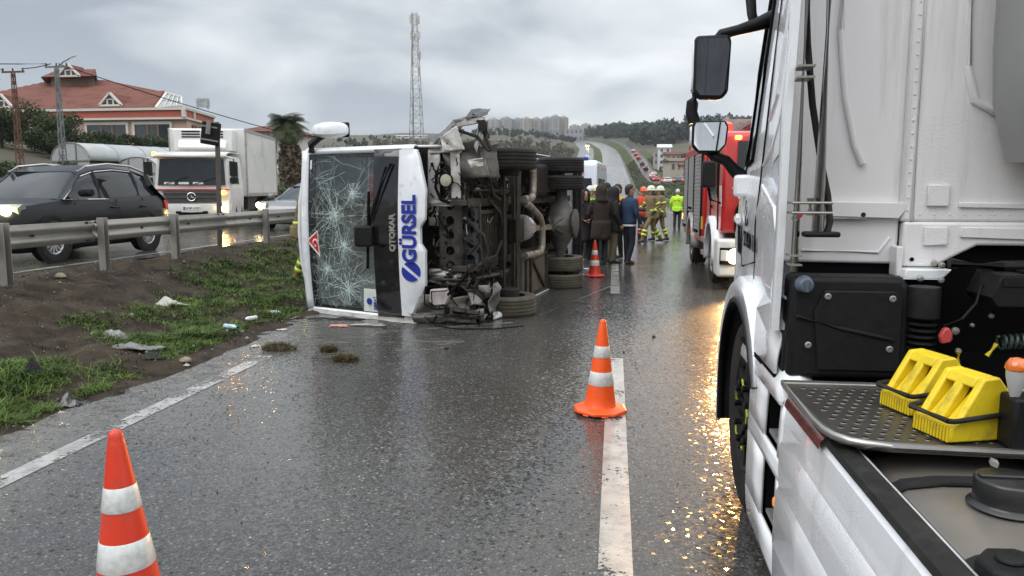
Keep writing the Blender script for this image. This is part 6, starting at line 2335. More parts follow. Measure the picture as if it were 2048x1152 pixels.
# lower half: smashed headlamp housing and the remains of the bumper on the ground
m_crushd = mat('crushed_grimy_panel', (.26, .25, .225), .4, var=.45, vs=7, bump=.4, bs=22, coat=.25, dirt=((.055, .047, .038), .62, 7))
lo = [('smashed_bumper', ((.72, 1.14, 1.20), (1.09, 1.14, 1.24), (1.09, 1.02, .86), (.76, 1.02, .90)), m_crushd, .05, 31),
      ('smashed_bumper', ((.78, 1.06, .84), (1.08, 1.04, .88), (1.08, .92, .54), (.74, .90, .56)), m_crushd, .06, 38),
      ('smashed_bumper', ((.98, 1.18, 1.30), (1.10, 1.14, 1.28), (1.10, .94, .36), (.98, 1.0, .40)), m_torn2, .04, 32),
      ('smashed_bumper', ((.62, .98, .60), (.86, 1.0, .58), (.92, .70, .42), (.64, .66, .44)), m_crushd, .05, 33),
      ('torn_corner_panel', ((.62, .80, .42), (.98, .82, .37), (1.04, .46, .40), (.62, .50, .44)), mat('scraped_grey_panel', (.17, .17, .17), .45, var=.4, vs=6, dirt=((.07, .065, .055), .5, 8)), .03, 34),
      ('white_panel_scrap', ((.44, 1.02, 1.12), (.58, 1.06, 1.12), (.58, .98, .92), (.44, .96, .94)), m_crushd, .04, 35),
      ('white_panel_scrap', ((.42, .92, .74), (.54, 1.0, .80), (.56, .92, .60), (.42, .84, .60)), m_crush, .04, 36),
      ('bent_bracket', ((.52, 1.08, .98), (.60, 1.10, 1.0), (.62, 1.02, .60), (.54, .98, .58)), m_chassis, .03, 39),
      ('bent_bracket', ((.88, 1.10, .76), (1.0, 1.12, .78), (1.02, 1.04, .44), (.92, 1.02, .44)), m_chassis, .04, 40),
      ('white_panel_scrap', ((1.00, .62, .40), (1.10, .60, .38), (1.10, .30, .36), (1.02, .34, .34)), m_buswhite, .02, 37)]
for nme, c, m, am, sd2 in lo:
    crumple(nme, c, m, am * 1.3, 14, sd2, jag=.5)
hh = MB()
hh.loft([[(.64 + a, 1.17 - .1 * q, z) for a, z in ((0, .84), (.02, 1.04), (.17, 1.06), (.22, .98), (.20, .84), (.1, .80))] for q in (0, 1)])
hh.build('headlamp_housing', mat('lamp_housing', (.48, .44, .43), .3, var=.25, vs=7, coat=.4, dirt=((.16, .13, .11), .35, 9)), bus, bevel=.012)
mb = MB()
mb.tube([(.60, 1.2, .80), (.62, 1.22, 1.08), (.84, 1.22, 1.10), (.90, 1.2, .96), (.88, 1.18, .78)], .011, 6)
mb.tube([(.66, 1.2, .80), (.68, 1.22, 1.0), (.86, 1.2, 1.0)], .009, 6)
mb.tube([(.50, 1.0, .62), (.56, 1.12, .66), (.66, 1.16, .74), (.74, 1.15, .84)], .017, 7)
mb.tube([(1.0, 1.2, 1.1), (1.09, 1.3, .9), (1.10, 1.36, .6), (1.105, 1.2, .2), (1.106, .9, -.1)], .008, 6)
mb.build('trailing_cable', m_black, bus)
mb = MB()
mb.loft([[(1.07, yF(z) - .06 + .03 * math.sin(z * 9), z) for z in np.linspace(1.25, 3.1, 20)], [(1.106, yF(z) + .05 + .02 * math.sin(z * 13), z) for z in np.linspace(1.25, 3.1, 20)], [(1.106, yF(z) - .1, z) for z in np.linspace(1.25, 3.1, 20)]], closed=False)
mb.build('scraped_edge', m_crush, bus, smooth=25, solid=.01)

# the dense small stuff between the big pieces: brackets, pipes, boxes, clips
def clutter(name, n, box, m, seed, sc=(.02, .10)):
    rr = random.Random(seed)
    mb = MB()
    for _ in range(n):
        c = Vector([rr.uniform(a, b) for a, b in box])
        q = rr.random()
        if q < .35:
            mb.obox(c, (rr.uniform(*sc), rr.uniform(*sc), rr.uniform(.01, .05)), (rr.gauss(0, .25), rr.gauss(0, .25), rr.choice((0, 0, rr.uniform(-1, 1)))))
        elif q < .6:
            ax = rr.choice(((1, 0, 0), (0, 1, 0), (0, 0, 1)))
            L = rr.uniform(.04, .22)
            mb.cyl(c, c + Vector(ax) * L, rr.uniform(.006, .028), n=8)
        elif q < .85:
            p = [c]
            for _ in range(4):
                p.append(p[-1] + Vector((rr.gauss(0, .06), rr.gauss(0, .08), rr.gauss(0, .03))))
            mb.tube(p, rr.uniform(.004, .012), 5)
        else:
            mb.bar(c, c + Vector((rr.gauss(0, .12), rr.gauss(0, .14), rr.gauss(0, .03))), rr.uniform(.015, .04), .008)
    o = mb.build(name, m, bus)
    o['kind'] = 'stuff'


clutter('engine_bay_clutter', 260, ((-.95, .98), (.0, .85), (.74, 1.02)), m_chassis2, 101)
clutter('front_clutter', 150, ((-1.0, .6), (.60, .86), (.70, 1.10)), m_chassis, 102, (.02, .08))
clutter('corner_clutter', 120, ((.45, 1.06), (.5, 1.1), (.42, 1.0)), m_chassis2, 103, (.02, .09))
clutter('underbody_clutter', 300, ((-.95, .95), (-4.6, -.5), (.60, .88)), m_chassis2, 104, (.03, .16))
clutter('pale_clips', 60, ((-.95, .95), (-.9, .98), (.60, .98)), m_alu, 105, (.01, .035))
# ------------------------------------------------------------------ white tractor unit standing beside the camera, facing away
lo_ = thing('lorry', 'white lorry tractor unit seen from its catwalk, filling the frame edge', 'lorry', (1.95, 2.8, 0))
CX = 1.95


def cabx(y, z):
    """left side of the cab: leans in towards the roof and towards the front corner"""
    lean = float(np.interp(z, [.9, 1.25, 1.6, 1.9, 2.4, 2.8, 3.3], [.0, .0, .012, .05, .10, .145, .21]))
    tap = float(np.interp(y, [3.1, 3.6, 4.2, 4.8, 5.15], [.0, .012, .045, .085, .11]))
    crease = .012 * math.exp(-((z - (1.62 + (y - 3.2) * -.10)) / .05) ** 2)
    return .672 + lean * (.35 + .65 * min(1, max(0, (y - 3.1) / 1.6))) + tap - crease


zs = [.93, 1.1, 1.25, 1.4, 1.5, 1.56, 1.62, 1.68, 1.8, 1.9, 2.1, 2.4, 2.75, 3.1, 3.3]
ysd = [3.36, 3.45, 3.6, 3.9, 4.2, 4.5, 4.8, 5.05, 5.15]
rings = []
for z in zs:
    L = [(cabx(y, z), y) for y in ysd] + [(cabx(5.15, z) + .05, 5.27), (cabx(5.15, z) + .2, 5.36), (cabx(5.15, z) + .6, 5.40)]
    L += [(2 * CX - x, y) for x, y in reversed(L)]
    rings.append([(x, y, z) for x, y in L])
cabm = MB().loft(rings).build('cab', m_whited, lo_, smooth=50)
# side details of the cab
off = .004


def on_side(pts, o_=off):
    return [(cabx(y, z) - o_, y, z) for y, z in pts]


def side_groove(name, pts, wd, m, parent=cabm):
    mb = MB()
    P = [Vector(p) for p in on_side(pts, .0)]
    mb.tube(P, wd, 6)
    return mb.build(name, m, parent)


side_groove('door_seam', [(4.02, 1.05), (4.02, 1.5), (4.06, 1.75), (4.10, 2.2), (4.14, 2.9)], .007, m_black)
side_groove('door_seam', [(4.98, 1.05), (4.98, 1.7), (4.97, 2.2), (4.95, 2.9)], .006, m_black)
mb = MB()
ys_ = np.linspace(4.62, 4.93, 6)
mb.loft([on_side([(y, z) for y in ys_], .006) for z in (1.86, 2.1, 2.4, 2.7, 2.9)], closed=False)
mb.build('side_window', m_glassd, cabm, smooth=60)
mb = MB()
for a, b in (((4.60, 1.85), (4.62, 2.92)), ((4.94, 1.83), (4.94, 2.92)), ((4.60, 1.85), (4.94, 1.83))):
    mb.tube(on_side([a, ((a[0] + b[0]) / 2, (a[1] + b[1]) / 2), b], .008), .012, 5)
mb.build('window_seal', m_black, cabm)
# pressed creases and recess behind the door
side_groove('body_crease', [(3.36, 2.75), (3.40, 2.25), (3.52, 2.0), (3.72, 1.86), (3.98, 1.80)], .013, m_whited)
side_groove('body_crease', [(3.62, 2.85), (3.66, 2.35), (3.74, 2.12), (3.98, 2.02)], .011, m_whited)
side_groove('body_crease', [(3.34, 1.12), (3.34, 1.45), (3.40, 1.60), (3.95, 1.70)], .010, m_whited)
mb = MB()
mb.add(on_side([(3.45, 2.05), (3.66, 1.92), (3.64, 1.80), (3.46, 1.84)], .005), [(0, 1, 2, 3)])
mb.build('panel_recess', m_cabback, cabm, smooth=0)
side_groove('flap_seam', [(4.0, 1.32), (4.62, 1.24), (4.70, 1.30), (4.66, 1.62)], .005, m_black)
hd = MB()
hd.add(on_side([(4.72, 1.30), (4.93, 1.30), (4.93, 1.47), (4.72, 1.47)], .006), [(0, 1, 2, 3)])
hd.build('handle_recess', m_black, cabm, smooth=0)
hm = MB()
hm.tube(on_side([(4.93, 1.50), (4.83, 1.52), (4.72, 1.50)], .025), .02, 6)
hm.build('door_handle', m_whited, cabm, smooth=60)
nx = Vector((cabx(4.2, 1.40) - .006, 4.24, 1.405))
ty = Vector(on_side([(4.0, 1.40)])[0]) - Vector(on_side([(4.5, 1.40)])[0])
tz = Vector(on_side([(4.2, 1.5)])[0]) - Vector(on_side([(4.2, 1.35)])[0])
text('registration_lettering', '27 BDN 110', .115, axes(nx, ty, tz), m_black, cabm, .001, .003, 1.02)
mb = MB()
p0 = Vector((cabx(4.42, 1.53) - .007, 4.42, 1.53))
e1, e2 = ty.normalized(), tz.normalized()
for poly in ([(-.10, -.05), (-.06, -.05), (-.03, .00), (-.07, .02), (-.05, .06), (-.09, .05)], [(-.03, -.045), (.0, -.05), (.01, .0), (.06, .06), (.02, .06), (-.02, .02)], [(.02, -.05), (.08, -.03), (.09, .02), (.05, .0)]):
    mb.add([p0 + e1 * a + e2 * b for a, b in poly], [tuple(range(len(poly)))])
mb.build('emblem', m_black, cabm, smooth=0)
# rear side deflector
mb = MB()
sec = [(.700, 3.36), (.672, 3.30), (.634, 3.16), (.622, 3.06), (.626, 3.045), (.650, 3.045), (.655, 3.06), (.672, 3.16), (.715, 3.32)]
mb.loft([[(x + float(np.interp(z, [1.14, 1.9, 2.9], [0, .0, .03])), y + float(np.interp(z, [1.14, 1.5, 2.9], [.06, .02, -.02])), z) for x, y in sec] for z in (1.13, 1.2, 1.5, 1.9, 2.4, 2.9, 3.2)])
dfl = mb.build('side_deflector', m_white, lo_, smooth=35)
mb = MB()
mb.box(.668, .72, 3.10, 3.2, .96, 1.13)
mb.build('deflector_foot', m_blackp, lo_, bevel=.01)
# back wall of the cab with its pressings
back = MB()
Y = 3.25
back.prism([(.675, 1.387), (1.135, 1.382), (1.135, 3.2), (.675, 3.2)], 'y', Y + .03, Y + .06)
back.prism([(1.13, 1.555), (3.16, 1.555), (3.16, 3.2), (1.13, 3.2)], 'y', Y, Y + .05)
back.prism([(1.14, 1.375), (1.26, 1.375), (1.36, 1.43), (1.42, 1.462), (2.6, 1.462), (3.16, 1.40), (3.16, 1.555), (1.14, 1.555)], 'y', Y - .006, Y + .05)
bw = back.build('cab_back', m_cabback, lo_, bevel=.012, seg=3)
mb = MB()
mb.prism([(.84, 1.575), (1.12, 1.567), (1.145, 1.60), (1.145, 1.63), (.84, 1.635)], 'y', Y - .004, Y + .03)
mb.prism([(1.215, 1.462), (1.302, 1.465), (1.302, 1.535), (1.215, 1.535)], 'y', Y - .020, Y - .006)
mb.prism([(1.22, 1.617), (1.30, 1.617), (1.30, 1.70), (1.22, 1.70)], 'y', Y - .014, Y)
mb.prism([(1.35, 1.495), (1.95, 1.475), (1.95, 1.53), (1.35, 1.535)], 'y', Y - .016, Y - .006)
mb.prism([(1.34, 1.612), (1.95, 1.60), (1.95, 1.625), (1.34, 1.632)], 'y', Y - .012, Y)
mb.tube([(.865, Y + .02, 2.6), (.87, Y + .02, 2.30), (.90, Y + .02, 2.05), (.945, Y + .02, 1.86), (.98, Y + .02, 1.78)], .014, 7)
mb.tube([(1.168, Y, 1.56), (1.168, Y, 2.6)], .009, 6)
mb.tube([(1.32, Y, 2.6), (1.335, Y, 2.15), (1.37, Y, 2.02), (1.44, Y, 1.98), (1.95, Y, 1.96)], .018, 8)
mb.prism([(.86, 1.42), (1.09, 1.42), (1.11, 1.50), (.86, 1.50)], 'y', Y + .022, Y + .034) if False else None
mb.tube([(.76, Y + .03, 1.435), (1.06, Y + .03, 1.43), (1.10, Y + .03, 1.49)], .008, 6)
mb.build('pressing', m_cabback, bw, bevel=.008, seg=2, smooth=50)
mb = MB()
mb.prism([(1.122, 1.335), (1.265, 1.335), (1.30, 1.375), (1.13, 1.375)], 'y', Y - .09, Y + .0)
mb.add([(1.13, Y - .008, 1.375), (1.30, Y - .008, 1.375), (1.265, Y - .09, 1.335), (1.122, Y - .09, 1.335)], [(0, 1, 2, 3)])
mb.build('flange', m_white, bw, bevel=.006)
MB().box(1.105, 1.13, Y - .05, Y + .03, 1.34, 1.46).build('corner_post', m_cabback, bw, bevel=.006)
st_ = MB().box(.858, 1.007, Y + .0, Y + .026, 1.562, 1.603).build('metal_strip', m_alu, bw, bevel=.004)
MB().cyl((.985, Y - .005, 1.582), (.985, Y + .0, 1.582), .010, n=8).build('strip_bolt', m_chassis2, st_)
mb = MB()
mb.cyl((1.177, Y - .010, 1.406), (1.177, Y - .003, 1.406), .0085, n=14)
mb.build('hole', m_black, bw)
for x, z in ((1.261, 1.391), (1.336, 1.383), (1.255, 1.335)):
    MB().lathe([(.012, 0), (.012, .006), (.006, .010), (.001, .010)], (x, Y - .010 - (.09 if z < 1.34 else 0), z), (0, -1, 0), 12).build('bolt', m_steel, bw)
cv = MB()
cv.loft([[(1.60 - .22 * math.cos(a) + (max(0, 2.05 - z) * .28), 3.12 - .20 * math.sin(a), z) for a in np.linspace(-.25, math.pi * .5, 12)] + [(2.0, 2.92, z), (2.0, 3.25, z)] for z in (1.78, 1.86, 2.0, 2.2, 2.6, 3.0)])
cv.build('intake_stack', mat('grey_stack_paint', (.235, .238, .235), .4, var=.06, vs=2, coat=.2), lo_, smooth=50)
# stainless pipes, clamps, hose, foot
MB().tube([(.764, 3.05, 1.51), (.763, 3.05, 3.0)], .024, 16).build('stainless_pipe', m_chrome, lo_)
MB().tube([(.685, 3.05, 1.37), (.686, 3.05, 3.0)], .016, 14).build('stainless_pipe', m_chrome, lo_)
mb = MB()
for z in (2.125, 2.085):
    mb.box(.655, .715, 2.99, 3.10, z, z + .008)
for z in (1.632, 1.595):
    mb.tube([(.655, 3.0, z), (.655, 3.10, z), (.80, 3.10, z), (.80, 3.0, z), (.655, 3.0, z)], .005, 5)
mb.cyl((.728, 3.03, 1.585), (.728, 3.03, 1.65), .014, n=10)
for z in (1.43, 1.395):
    mb.box(.66, .705, 3.01, 3.09, z, z + .006)
mb.tube([(.672 + .010 * math.cos(a), 3.02, 1.575 + .010 * math.sin(a)) for a in np.linspace(0, 6.28, 13)], .003, 5)
mb.build('pipe_clamps', m_steel, lo_)['kind'] = 'stuff'
MB().add([(.682, 3.024, 1.596), (.706, 3.024, 1.596), (.697, 3.024, 1.578), (.686, 3.024, 1.572)], [(0, 1, 2, 3)]).build('red_tag', m_red, lo_, smooth=0, solid=.003)
MB().tube([(.70, 3.12, 2.5), (.715, 3.12, 2.2), (.735, 3.10, 2.0), (.775, 3.09, 1.78), (.802, 3.08, 1.66), (.812, 3.07, 1.56), (.80, 3.06, 1.51)], .013, 8).build('black_hose', m_rubber, lo_, smooth=50)
ft = MB()
ft.box(.71, .842, 3.02, 3.08, 1.503, 1.524)
ft.build('pipe_foot', m_blackp, lo_, bevel=.008)
# black box below the cab back
bb_ = MB().prism([(.675, .955), (1.12, .955), (1.12, 1.30), (1.085, 1.353), (.68, 1.353)], 'y', 3.05, 3.2).build('black_housing', m_blackp, lo_, bevel=.022, seg=3)
mb = MB()
mb.prism([(.785, .99), (1.085, .99), (1.085, 1.265), (1.06, 1.30), (.80, 1.30), (.765, 1.22)], 'y', 3.038, 3.05)
mb.tube([(.70, 3.045, 1.20), (.86, 3.04, 1.155), (1.06, 3.035, 1.115)], .010, 6)
mb.build('housing_panel', m_blackp, bb_, bevel=.008, seg=2)
for x, z in ((.81, 1.278), (1.044, 1.273), (.746, 1.089), (1.043, 1.08)):
    o = MB().lathe([(.013, 0), (.013, .004), (.008, .007), (.006, .003), (.001, .003)], (x, 3.036, z), (0, -1, 0), 12).build('bolt', m_steel, bb_)
mb = MB()
mb.lathe([(.034, 0), (.034, .012), (.030, .018), (.028, .05), (.022, .056), (.001, .057)], (.722, 3.05, 1.323), (0, -1, 0), 20)
mb.box(.715, .729, 2.985, 3.0, 1.298, 1.348)
mb.build('filler_cap', mat('blue_grey_cap', (.09, .11, .15), .4, var=.2, bump=.2, bs=80), bb_, bevel=.003)
# dark chassis bay with air lines
mb = MB()
mb.box(1.10, 3.1, 3.31, 3.36, .4, 1.47)
mb.box(1.10, 3.1, 3.20, 3.32, .4, 1.02)
mb.box(.78, 3.1, 3.3, 5.2, .35, .95)
mb.box(1.2, 2.7, .4, 3.25, .35, .93)
mb.box(.74, 1.14, 3.30, 3.38, 1.3, 1.45)
mb.build('chassis', m_black, lo_)
mb = MB()
mb.lathe([(.055, .21), (.058, .2), (.058, .095), (.05, .09), (.044, .085)], (1.16, 3.05, 1.11), n=18)
for k in range(5):
    mb.lathe([(.040, .0), (.052, .008), (.040, .016)], (1.16, 3.05, 1.09 - .024 * k + .08), n=18, caps=False)
mb.build('cab_damper', m_blackp, lo_, smooth=40)
mb = MB()
mb.loft([[(1.22 + a, 3.0 - d, 1.144 + b) for a, b in ((-.016, -.028), (-.024, 0), (-.010, .03), (.006, .034), (.020, .01), (.016, -.02))] for d in (0, .02, .028)])
mb.build('red_coupling_knob', mat('red_plastic', (.42, .05, .05), .45, var=.15), lo_, bevel=.005)
MB().cyl((1.22, 3.0, 1.144), (1.26, 3.1, 1.14), .015, n=10).build('coupling_pipe', m_blackp, lo_)
for x, z, r_ in ((1.314, 1.139, .015), (1.293, 1.11, .012), (1.374, 1.163, .008), (1.249, 1.393, .012), (1.174, 1.341, .012), (1.33, 1.06, .012), (1.44, 1.20, .010)):
    MB().lathe([(r_, 0), (r_, .010), (r_ * .5, .014), (.001, .014)], (x, 3.14, z), (0, -1, 0), 10).build('bolt', m_steel, lo_)
mb = MB()
mb.prism([(1.35, 1.295), (1.375, 1.262), (1.47, 1.262), (1.50, 1.29), (1.50, 1.34), (1.47, 1.378), (1.385, 1.378)], 'y', 2.95, 3.16)
mb.box(1.49, 1.9, 3.0, 3.15, 1.27, 1.385)
mb.prism([(1.385, 1.335), (1.462, 1.335), (1.47, 1.372), (1.385, 1.372)], 'y', 2.945, 2.95)
mb.tube([(1.26, 3.1, 1.405), (1.45, 3.1, 1.395), (1.8, 3.1, 1.40)], .022, 8)
mb.build('valve_block', m_blackp, lo_, bevel=.008)
MB().tube([(1.24, 3.06, 1.17), (1.30, 3.05, 1.20), (1.345, 3.05, 1.26), (1.36, 3.05, 1.33)], .006, 6).build('cable', m_blackp, lo_)
hx = []
for k in range(15 * 14):
    a = 2 * math.pi * k / 14
    t_ = k / (15 * 14)
    hx.append((1.40 + .30 * t_, 2.98 + .022 * math.sin(a), 1.125 + .035 * t_ + .024 * math.cos(a)))
MB().tube(hx, .0055, 5).build('coiled_air_line', mat('green_black_hose', (.018, .03, .024), .4, var=.2), lo_, smooth=60)
mb = MB()
mb.cyl((1.365, 2.98, 1.075), (1.395, 2.98, 1.12), .010, n=8)
mb.cyl((1.275, 3.0, 1.045), (1.275, 3.0, 1.085), .008, n=8)
mb.build('yellow_fitting', mat('yellow_fitting_plastic', (.62, .48, .03), .45), lo_)
# rivets along the seams and a data plate on the cab back
mb = MB()
for k in range(22):
    z = 1.60 + k * .05
    mb.lathe([(.0045, 0), (.004, .002), (.001, .003)], (1.152, Y - .001, z), (0, -1, 0), 8)
for k in range(14):
    mb.lathe([(.0045, 0), (.004, .002), (.001, .003)], (1.20 + k * .055, Y - .001, 1.585), (0, -1, 0), 8)
mb.build('rivets', m_cabback, bw)['kind'] = 'stuff'
# ------------------------------------------------------------------ catwalk
m_plate = mat('catwalk_aluminium', (.135, .125, .112), .36, .75, var=.2, vs=4, bump=.15, bs=120, dirt=((.09, .08, .065), .35, 7))
cp = MB()
oc = [(.645, 2.99), (.645, 2.50), (.652, 2.40), (.675, 2.33), (.72, 2.285), (.80, 2.265), (2.9, 2.20), (2.9, 2.99)]
cp.prism(oc, 'z', .928, .945)
cw_ = cp.build('catwalk_plate', m_plate, lo_, bevel=.006)
mb = MB()
mb.tube([(x, y, .948) for x, y in [(2.9, 2.20), (.80, 2.265), (.74, 2.278), (.70, 2.30), (.668, 2.345), (.652, 2.40), (.645, 2.50), (.645, 2.985), (2.9, 2.99)]], .013, 8)
mb.build('plate_rim', m_chrome if False else mat('worn_rim_aluminium', (.40, .385, .36), .33, .85, var=.15), cw_, smooth=60)
holes, lips = MB(), MB()
for i in range(22):
    for j in range(13):
        x = .71 + i * .044 + (.022 if j % 2 else 0)
        y = 2.345 + j * .048
        if x < .73 and y < 2.4: continue
        el = [(x + .0105 * math.cos(a), y + .0078 * math.sin(a)) for a in np.linspace(0, 2 * math.pi, 9)[:-1]]
        lo2 = [(x + .0135 * math.cos(a), y + .0105 * math.sin(a)) for a in np.linspace(0, 2 * math.pi, 9)[:-1]]
        lips.loft([[(a, b, .9455) for a, b in lo2], [(a, b, .9482) for a, b in el]], caps=False)
        holes.add([(a, b, .9476) for a, b in el], [tuple(range(8))])
lips.build('tread_lips', m_plate, cw_, smooth=60)['kind'] = 'stuff'
holes.build('painted_tread_holes', m_black, cw_, smooth=0)['kind'] = 'stuff'  # black discs on the solid plate paint in the dark of the holes
# ------------------------------------------------------------------ fuel tank
m_tank = mat('tank_aluminium', (.31, .28, .245), .33, .6, var=.12, vs=3, bump=.06, bs=30, dirt=((.20, .18, .15), .4, 3))
tk_ = MB()
prof_t = [(.745, .30), (.745, .78), (.765, .835), (.81, .862), (.90, .876), (1.05, .88), (1.32, .874), (1.42, .85), (1.46, .80), (1.46, .30)]
tk_.prism(prof_t, 'y', .4, 2.42)
tank = tk_.build('fuel_tank', m_tank, lo_, smooth=40)
for y in (2.18, 1.72, .9):
    mb = MB()
    pr = [(.74, .3), (.74, .78), (.762, .84), (.81, .868), (.90, .882), (1.05, .886), (1.32, .880), (1.425, .855), (1.466, .80), (1.466, .3)]
    mb.loft([[(x, y - .03, z) for x, z in pr], [(x, y - .028, z + .006) for x, z in pr], [(x, y + .028, z + .006) for x, z in pr], [(x, y + .03, z) for x, z in pr]], closed=False)
    mb.build('tank_strap', m_rubber, tank, smooth=30)
cap = MB()
cap.lathe([(.098, 0), (.092, .006), (.083, .012), (.083, .066), (.080, .072), (.074, .074), (.001, .074)], (1.005, 2.02, .884), n=30)
cap.box(.93, 1.08, 2.01, 2.035, .956, .966)
cp_ = cap.build('tank_cap', m_blackg if False else mat('black_cap', (.014, .014, .014), .35, var=.2, coat=.3), tank, bevel=.003)
MB().obox((.995, 2.09, .972), (.016, .034, .012), (0, .3, -.3)).build('cap_latch', m_alu, cp_)
c2 = MB()
c2.lathe([(.075, 0), (.078, .01), (.078, .045), (.07, .055), (.001, .056)], (.815, 1.58, .885), n=8, ph=.3)
c2.lathe([(.028, .055), (.028, .062), (.022, .066), (.001, .066)], (.80, 1.585, .885), n=18)
c2_ = c2.build('filler_cap', m_blackp, tank, bevel=.006)
MB().lathe([(.088, 0), (.090, .004), (.090, .02), (.08, .022)], (.83, 1.57, .88), n=24).build('orange_ring', mat('orange_plastic', (.62, .20, .03), .5, var=.15, dirt=((.25, .1, .04), .3, 12)), tank)
# ------------------------------------------------------------------ side skirt
skp = [(.738, .905), (.716, .902), (.690, .888), (.668, .862), (.660, .80), (.660, .735), (.647, .712), (.645, .64), (.648, .56), (.649, .545), (.638, .522), (.638, .44), (.642, .36), (.642, .33), (.636, .31), (.640, .18), (.660, .08), (.70, .05)]


def skx(z):
    return float(np.interp(z, [p[1] for p in reversed(skp[3:])], [p[0] for p in reversed(skp[3:])]))


mb = MB()
yy = [2.96, 2.6, 2.2, 1.9, 1.5, 1.1, .6, .2]
mb.loft([[(x, y, z) for x, z in skp] for y in yy], closed=False)
skirt = mb.build('side_skirt', m_white, lo_, smooth=28, solid=.012)
mb = MB()
for y in (2.52, 1.55):
    mb.tube([(skx(z) + .002, y, z) for z in (.80, .74, .70, .64, .56, .52, .44, .34, .3, .16)], .0032, 5)
mb.tube([(skx(.40) + .001, y, .40) for y in (2.94, .3)], .0032, 5)
mb.build('skirt_seam', mat('seam_grey', (.30, .30, .295), .6, var=.1), skirt)
# rear part of the mudguard with the two step openings
pan = MB()
ya_, yb_ = 2.965, 3.66
skl = lambda z: float(np.interp(z, [.05, .16, .3, .5, .7, .86, .93], [.69, .655, .648, .650, .652, .660, .668]))


def pquad(y0, y1, z0, z1, n=3):
    pan.grid(lambda u, v: (skl(z0 + (z1 - z0) * v), y0 + (y1 - y0) * u, z0 + (z1 - z0) * v), 2, n)


pquad(ya_, yb_, .865, .93); pquad(ya_, yb_, .56, .645); pquad(ya_, yb_, .06, .29)
for z0, z1 in ((.29, .56), (.645, .865)):
    pquad(3.30, yb_, z0, z1)
    pquad(ya_, 3.02, z0, z1)
pnl = pan.build('step_panel', m_white, lo_, smooth=12, solid=.014)
m_step = mat('step_aluminium', (.26, .26, .255), .5, .5, var=.2, bump=.6, bs=120)
for z in (.30, .655):
    MB().box(.668, .86, 3.02, 3.30, z, z + .018).build('step_tread', m_step, lo_, bevel=.004)
mb = MB()
for z0, z1 in ((.29, .56), (.645, .865)):
    mb.box(.86, .90, 3.0, 3.32, z0, z1)
    mb.box(.67, .88, 3.305, 3.33, z0, z1); mb.box(.67, .88, 2.985, 3.01, z0, z1)
mb.build('step_recess', m_black, lo_)
# upper sweep from the mudguard down to the skirt
mb = MB()
tops = [(3.92, .930, .645), (3.66, .935, .650), (3.40, .975, .660), (3.22, 1.02, .672), (3.10, .985, .676), (2.98, .905, .672)]
mb.loft([[(.645, y, .86), (.648, y, min(z - .03, .92)), (x + .01, y, z - .006), (x + .05, y, z), (x + .10, y, z - .03)] for y, z, x in tops], closed=False)
mb.build('mudguard_sweep', m_white, lo_, smooth=25, solid=.01)
mb = MB()
mb.loft([[(x, y, z) for x, z in ((.646, .872), (.650, .895), (.668, .914), (.70, .919), (.742, .912), (.748, .88))] for y in (2.93, 2.9, 2.44)], closed=False)
mb.build('red_reflector_strip', mat('dark_red_reflector', (.10, .018, .012), .25, var=.5, vs=12, coat=.5), lo_, smooth=40)
mb = MB()
mb.loft([[(x, y, z) for x, z in ((.664, .888), (.672, .905), (.70, .914), (.742, .909), (.75, .87), (.75, .8))] for y in (2.435, 2.2, 1.5, .3)], closed=False)
mb.build('rubber_edge_strip', m_rubber, lo_, smooth=40)
MB().lathe([(.022, 0), (.022, .012), (.016, .018), (.001, .019)], (.652, 3.0, .465), (-1, 0, 0), 12).build('side_marker', m_amber, lo_)
# front mudguard and wheel
mb = MB()
WY, WZ_ = 4.10, .52
arc_o = [(WY + .66 * math.cos(a), WZ_ + .70 * math.sin(a)) for a in np.linspace(-.35, math.pi * .86, 20)]
arc_i = [(WY + .575 * math.cos(a), WZ_ + .60 * math.sin(a)) for a in np.linspace(-.35, math.pi * .86, 20)]
mb.loft([[(.74, p, q + .02) for p, q in arc_o], [(.668, p, q + .01) for p, q in arc_o], [(.642, p, q - .02) for p, q in arc_o], [(.640, p, q) for p, q in arc_i]], closed=False)
mb.build('front_mudguard', m_white, lo_, smooth=40, solid=.01)
mb = MB()
mb.loft([[(.644, p, q) for p, q in arc_i], [(1.05, p, q) for p, q in arc_i]], closed=False)
mb.loft([[(.636, p, q) for p, q in arc_i], [(.634, WY + (p - WY) * .965, WZ_ + (q - WZ_) * .965) for p, q in arc_i], [(.66, WY + (p - WY) * .955, WZ_ + (q - WZ_) * .955) for p, q in arc_i]], closed=False)
mb.build('arch_liner', m_blackp, lo_, smooth=40, solid=.008)
mb = MB()
mb.loft([[(x, y, z) for x, z in ((.640, .93), (.655, .93))] for y in (3.95, 3.4)], closed=False)
mb.box(.644, .74, 3.14, 3.95, .932, .944)
mb.build('mudguard_joint', m_black, lo_)
MB().box(.66, .98, 3.54, 3.56, .10, .75).build('mud_flap', m_rubber, lo_, bevel=.004)
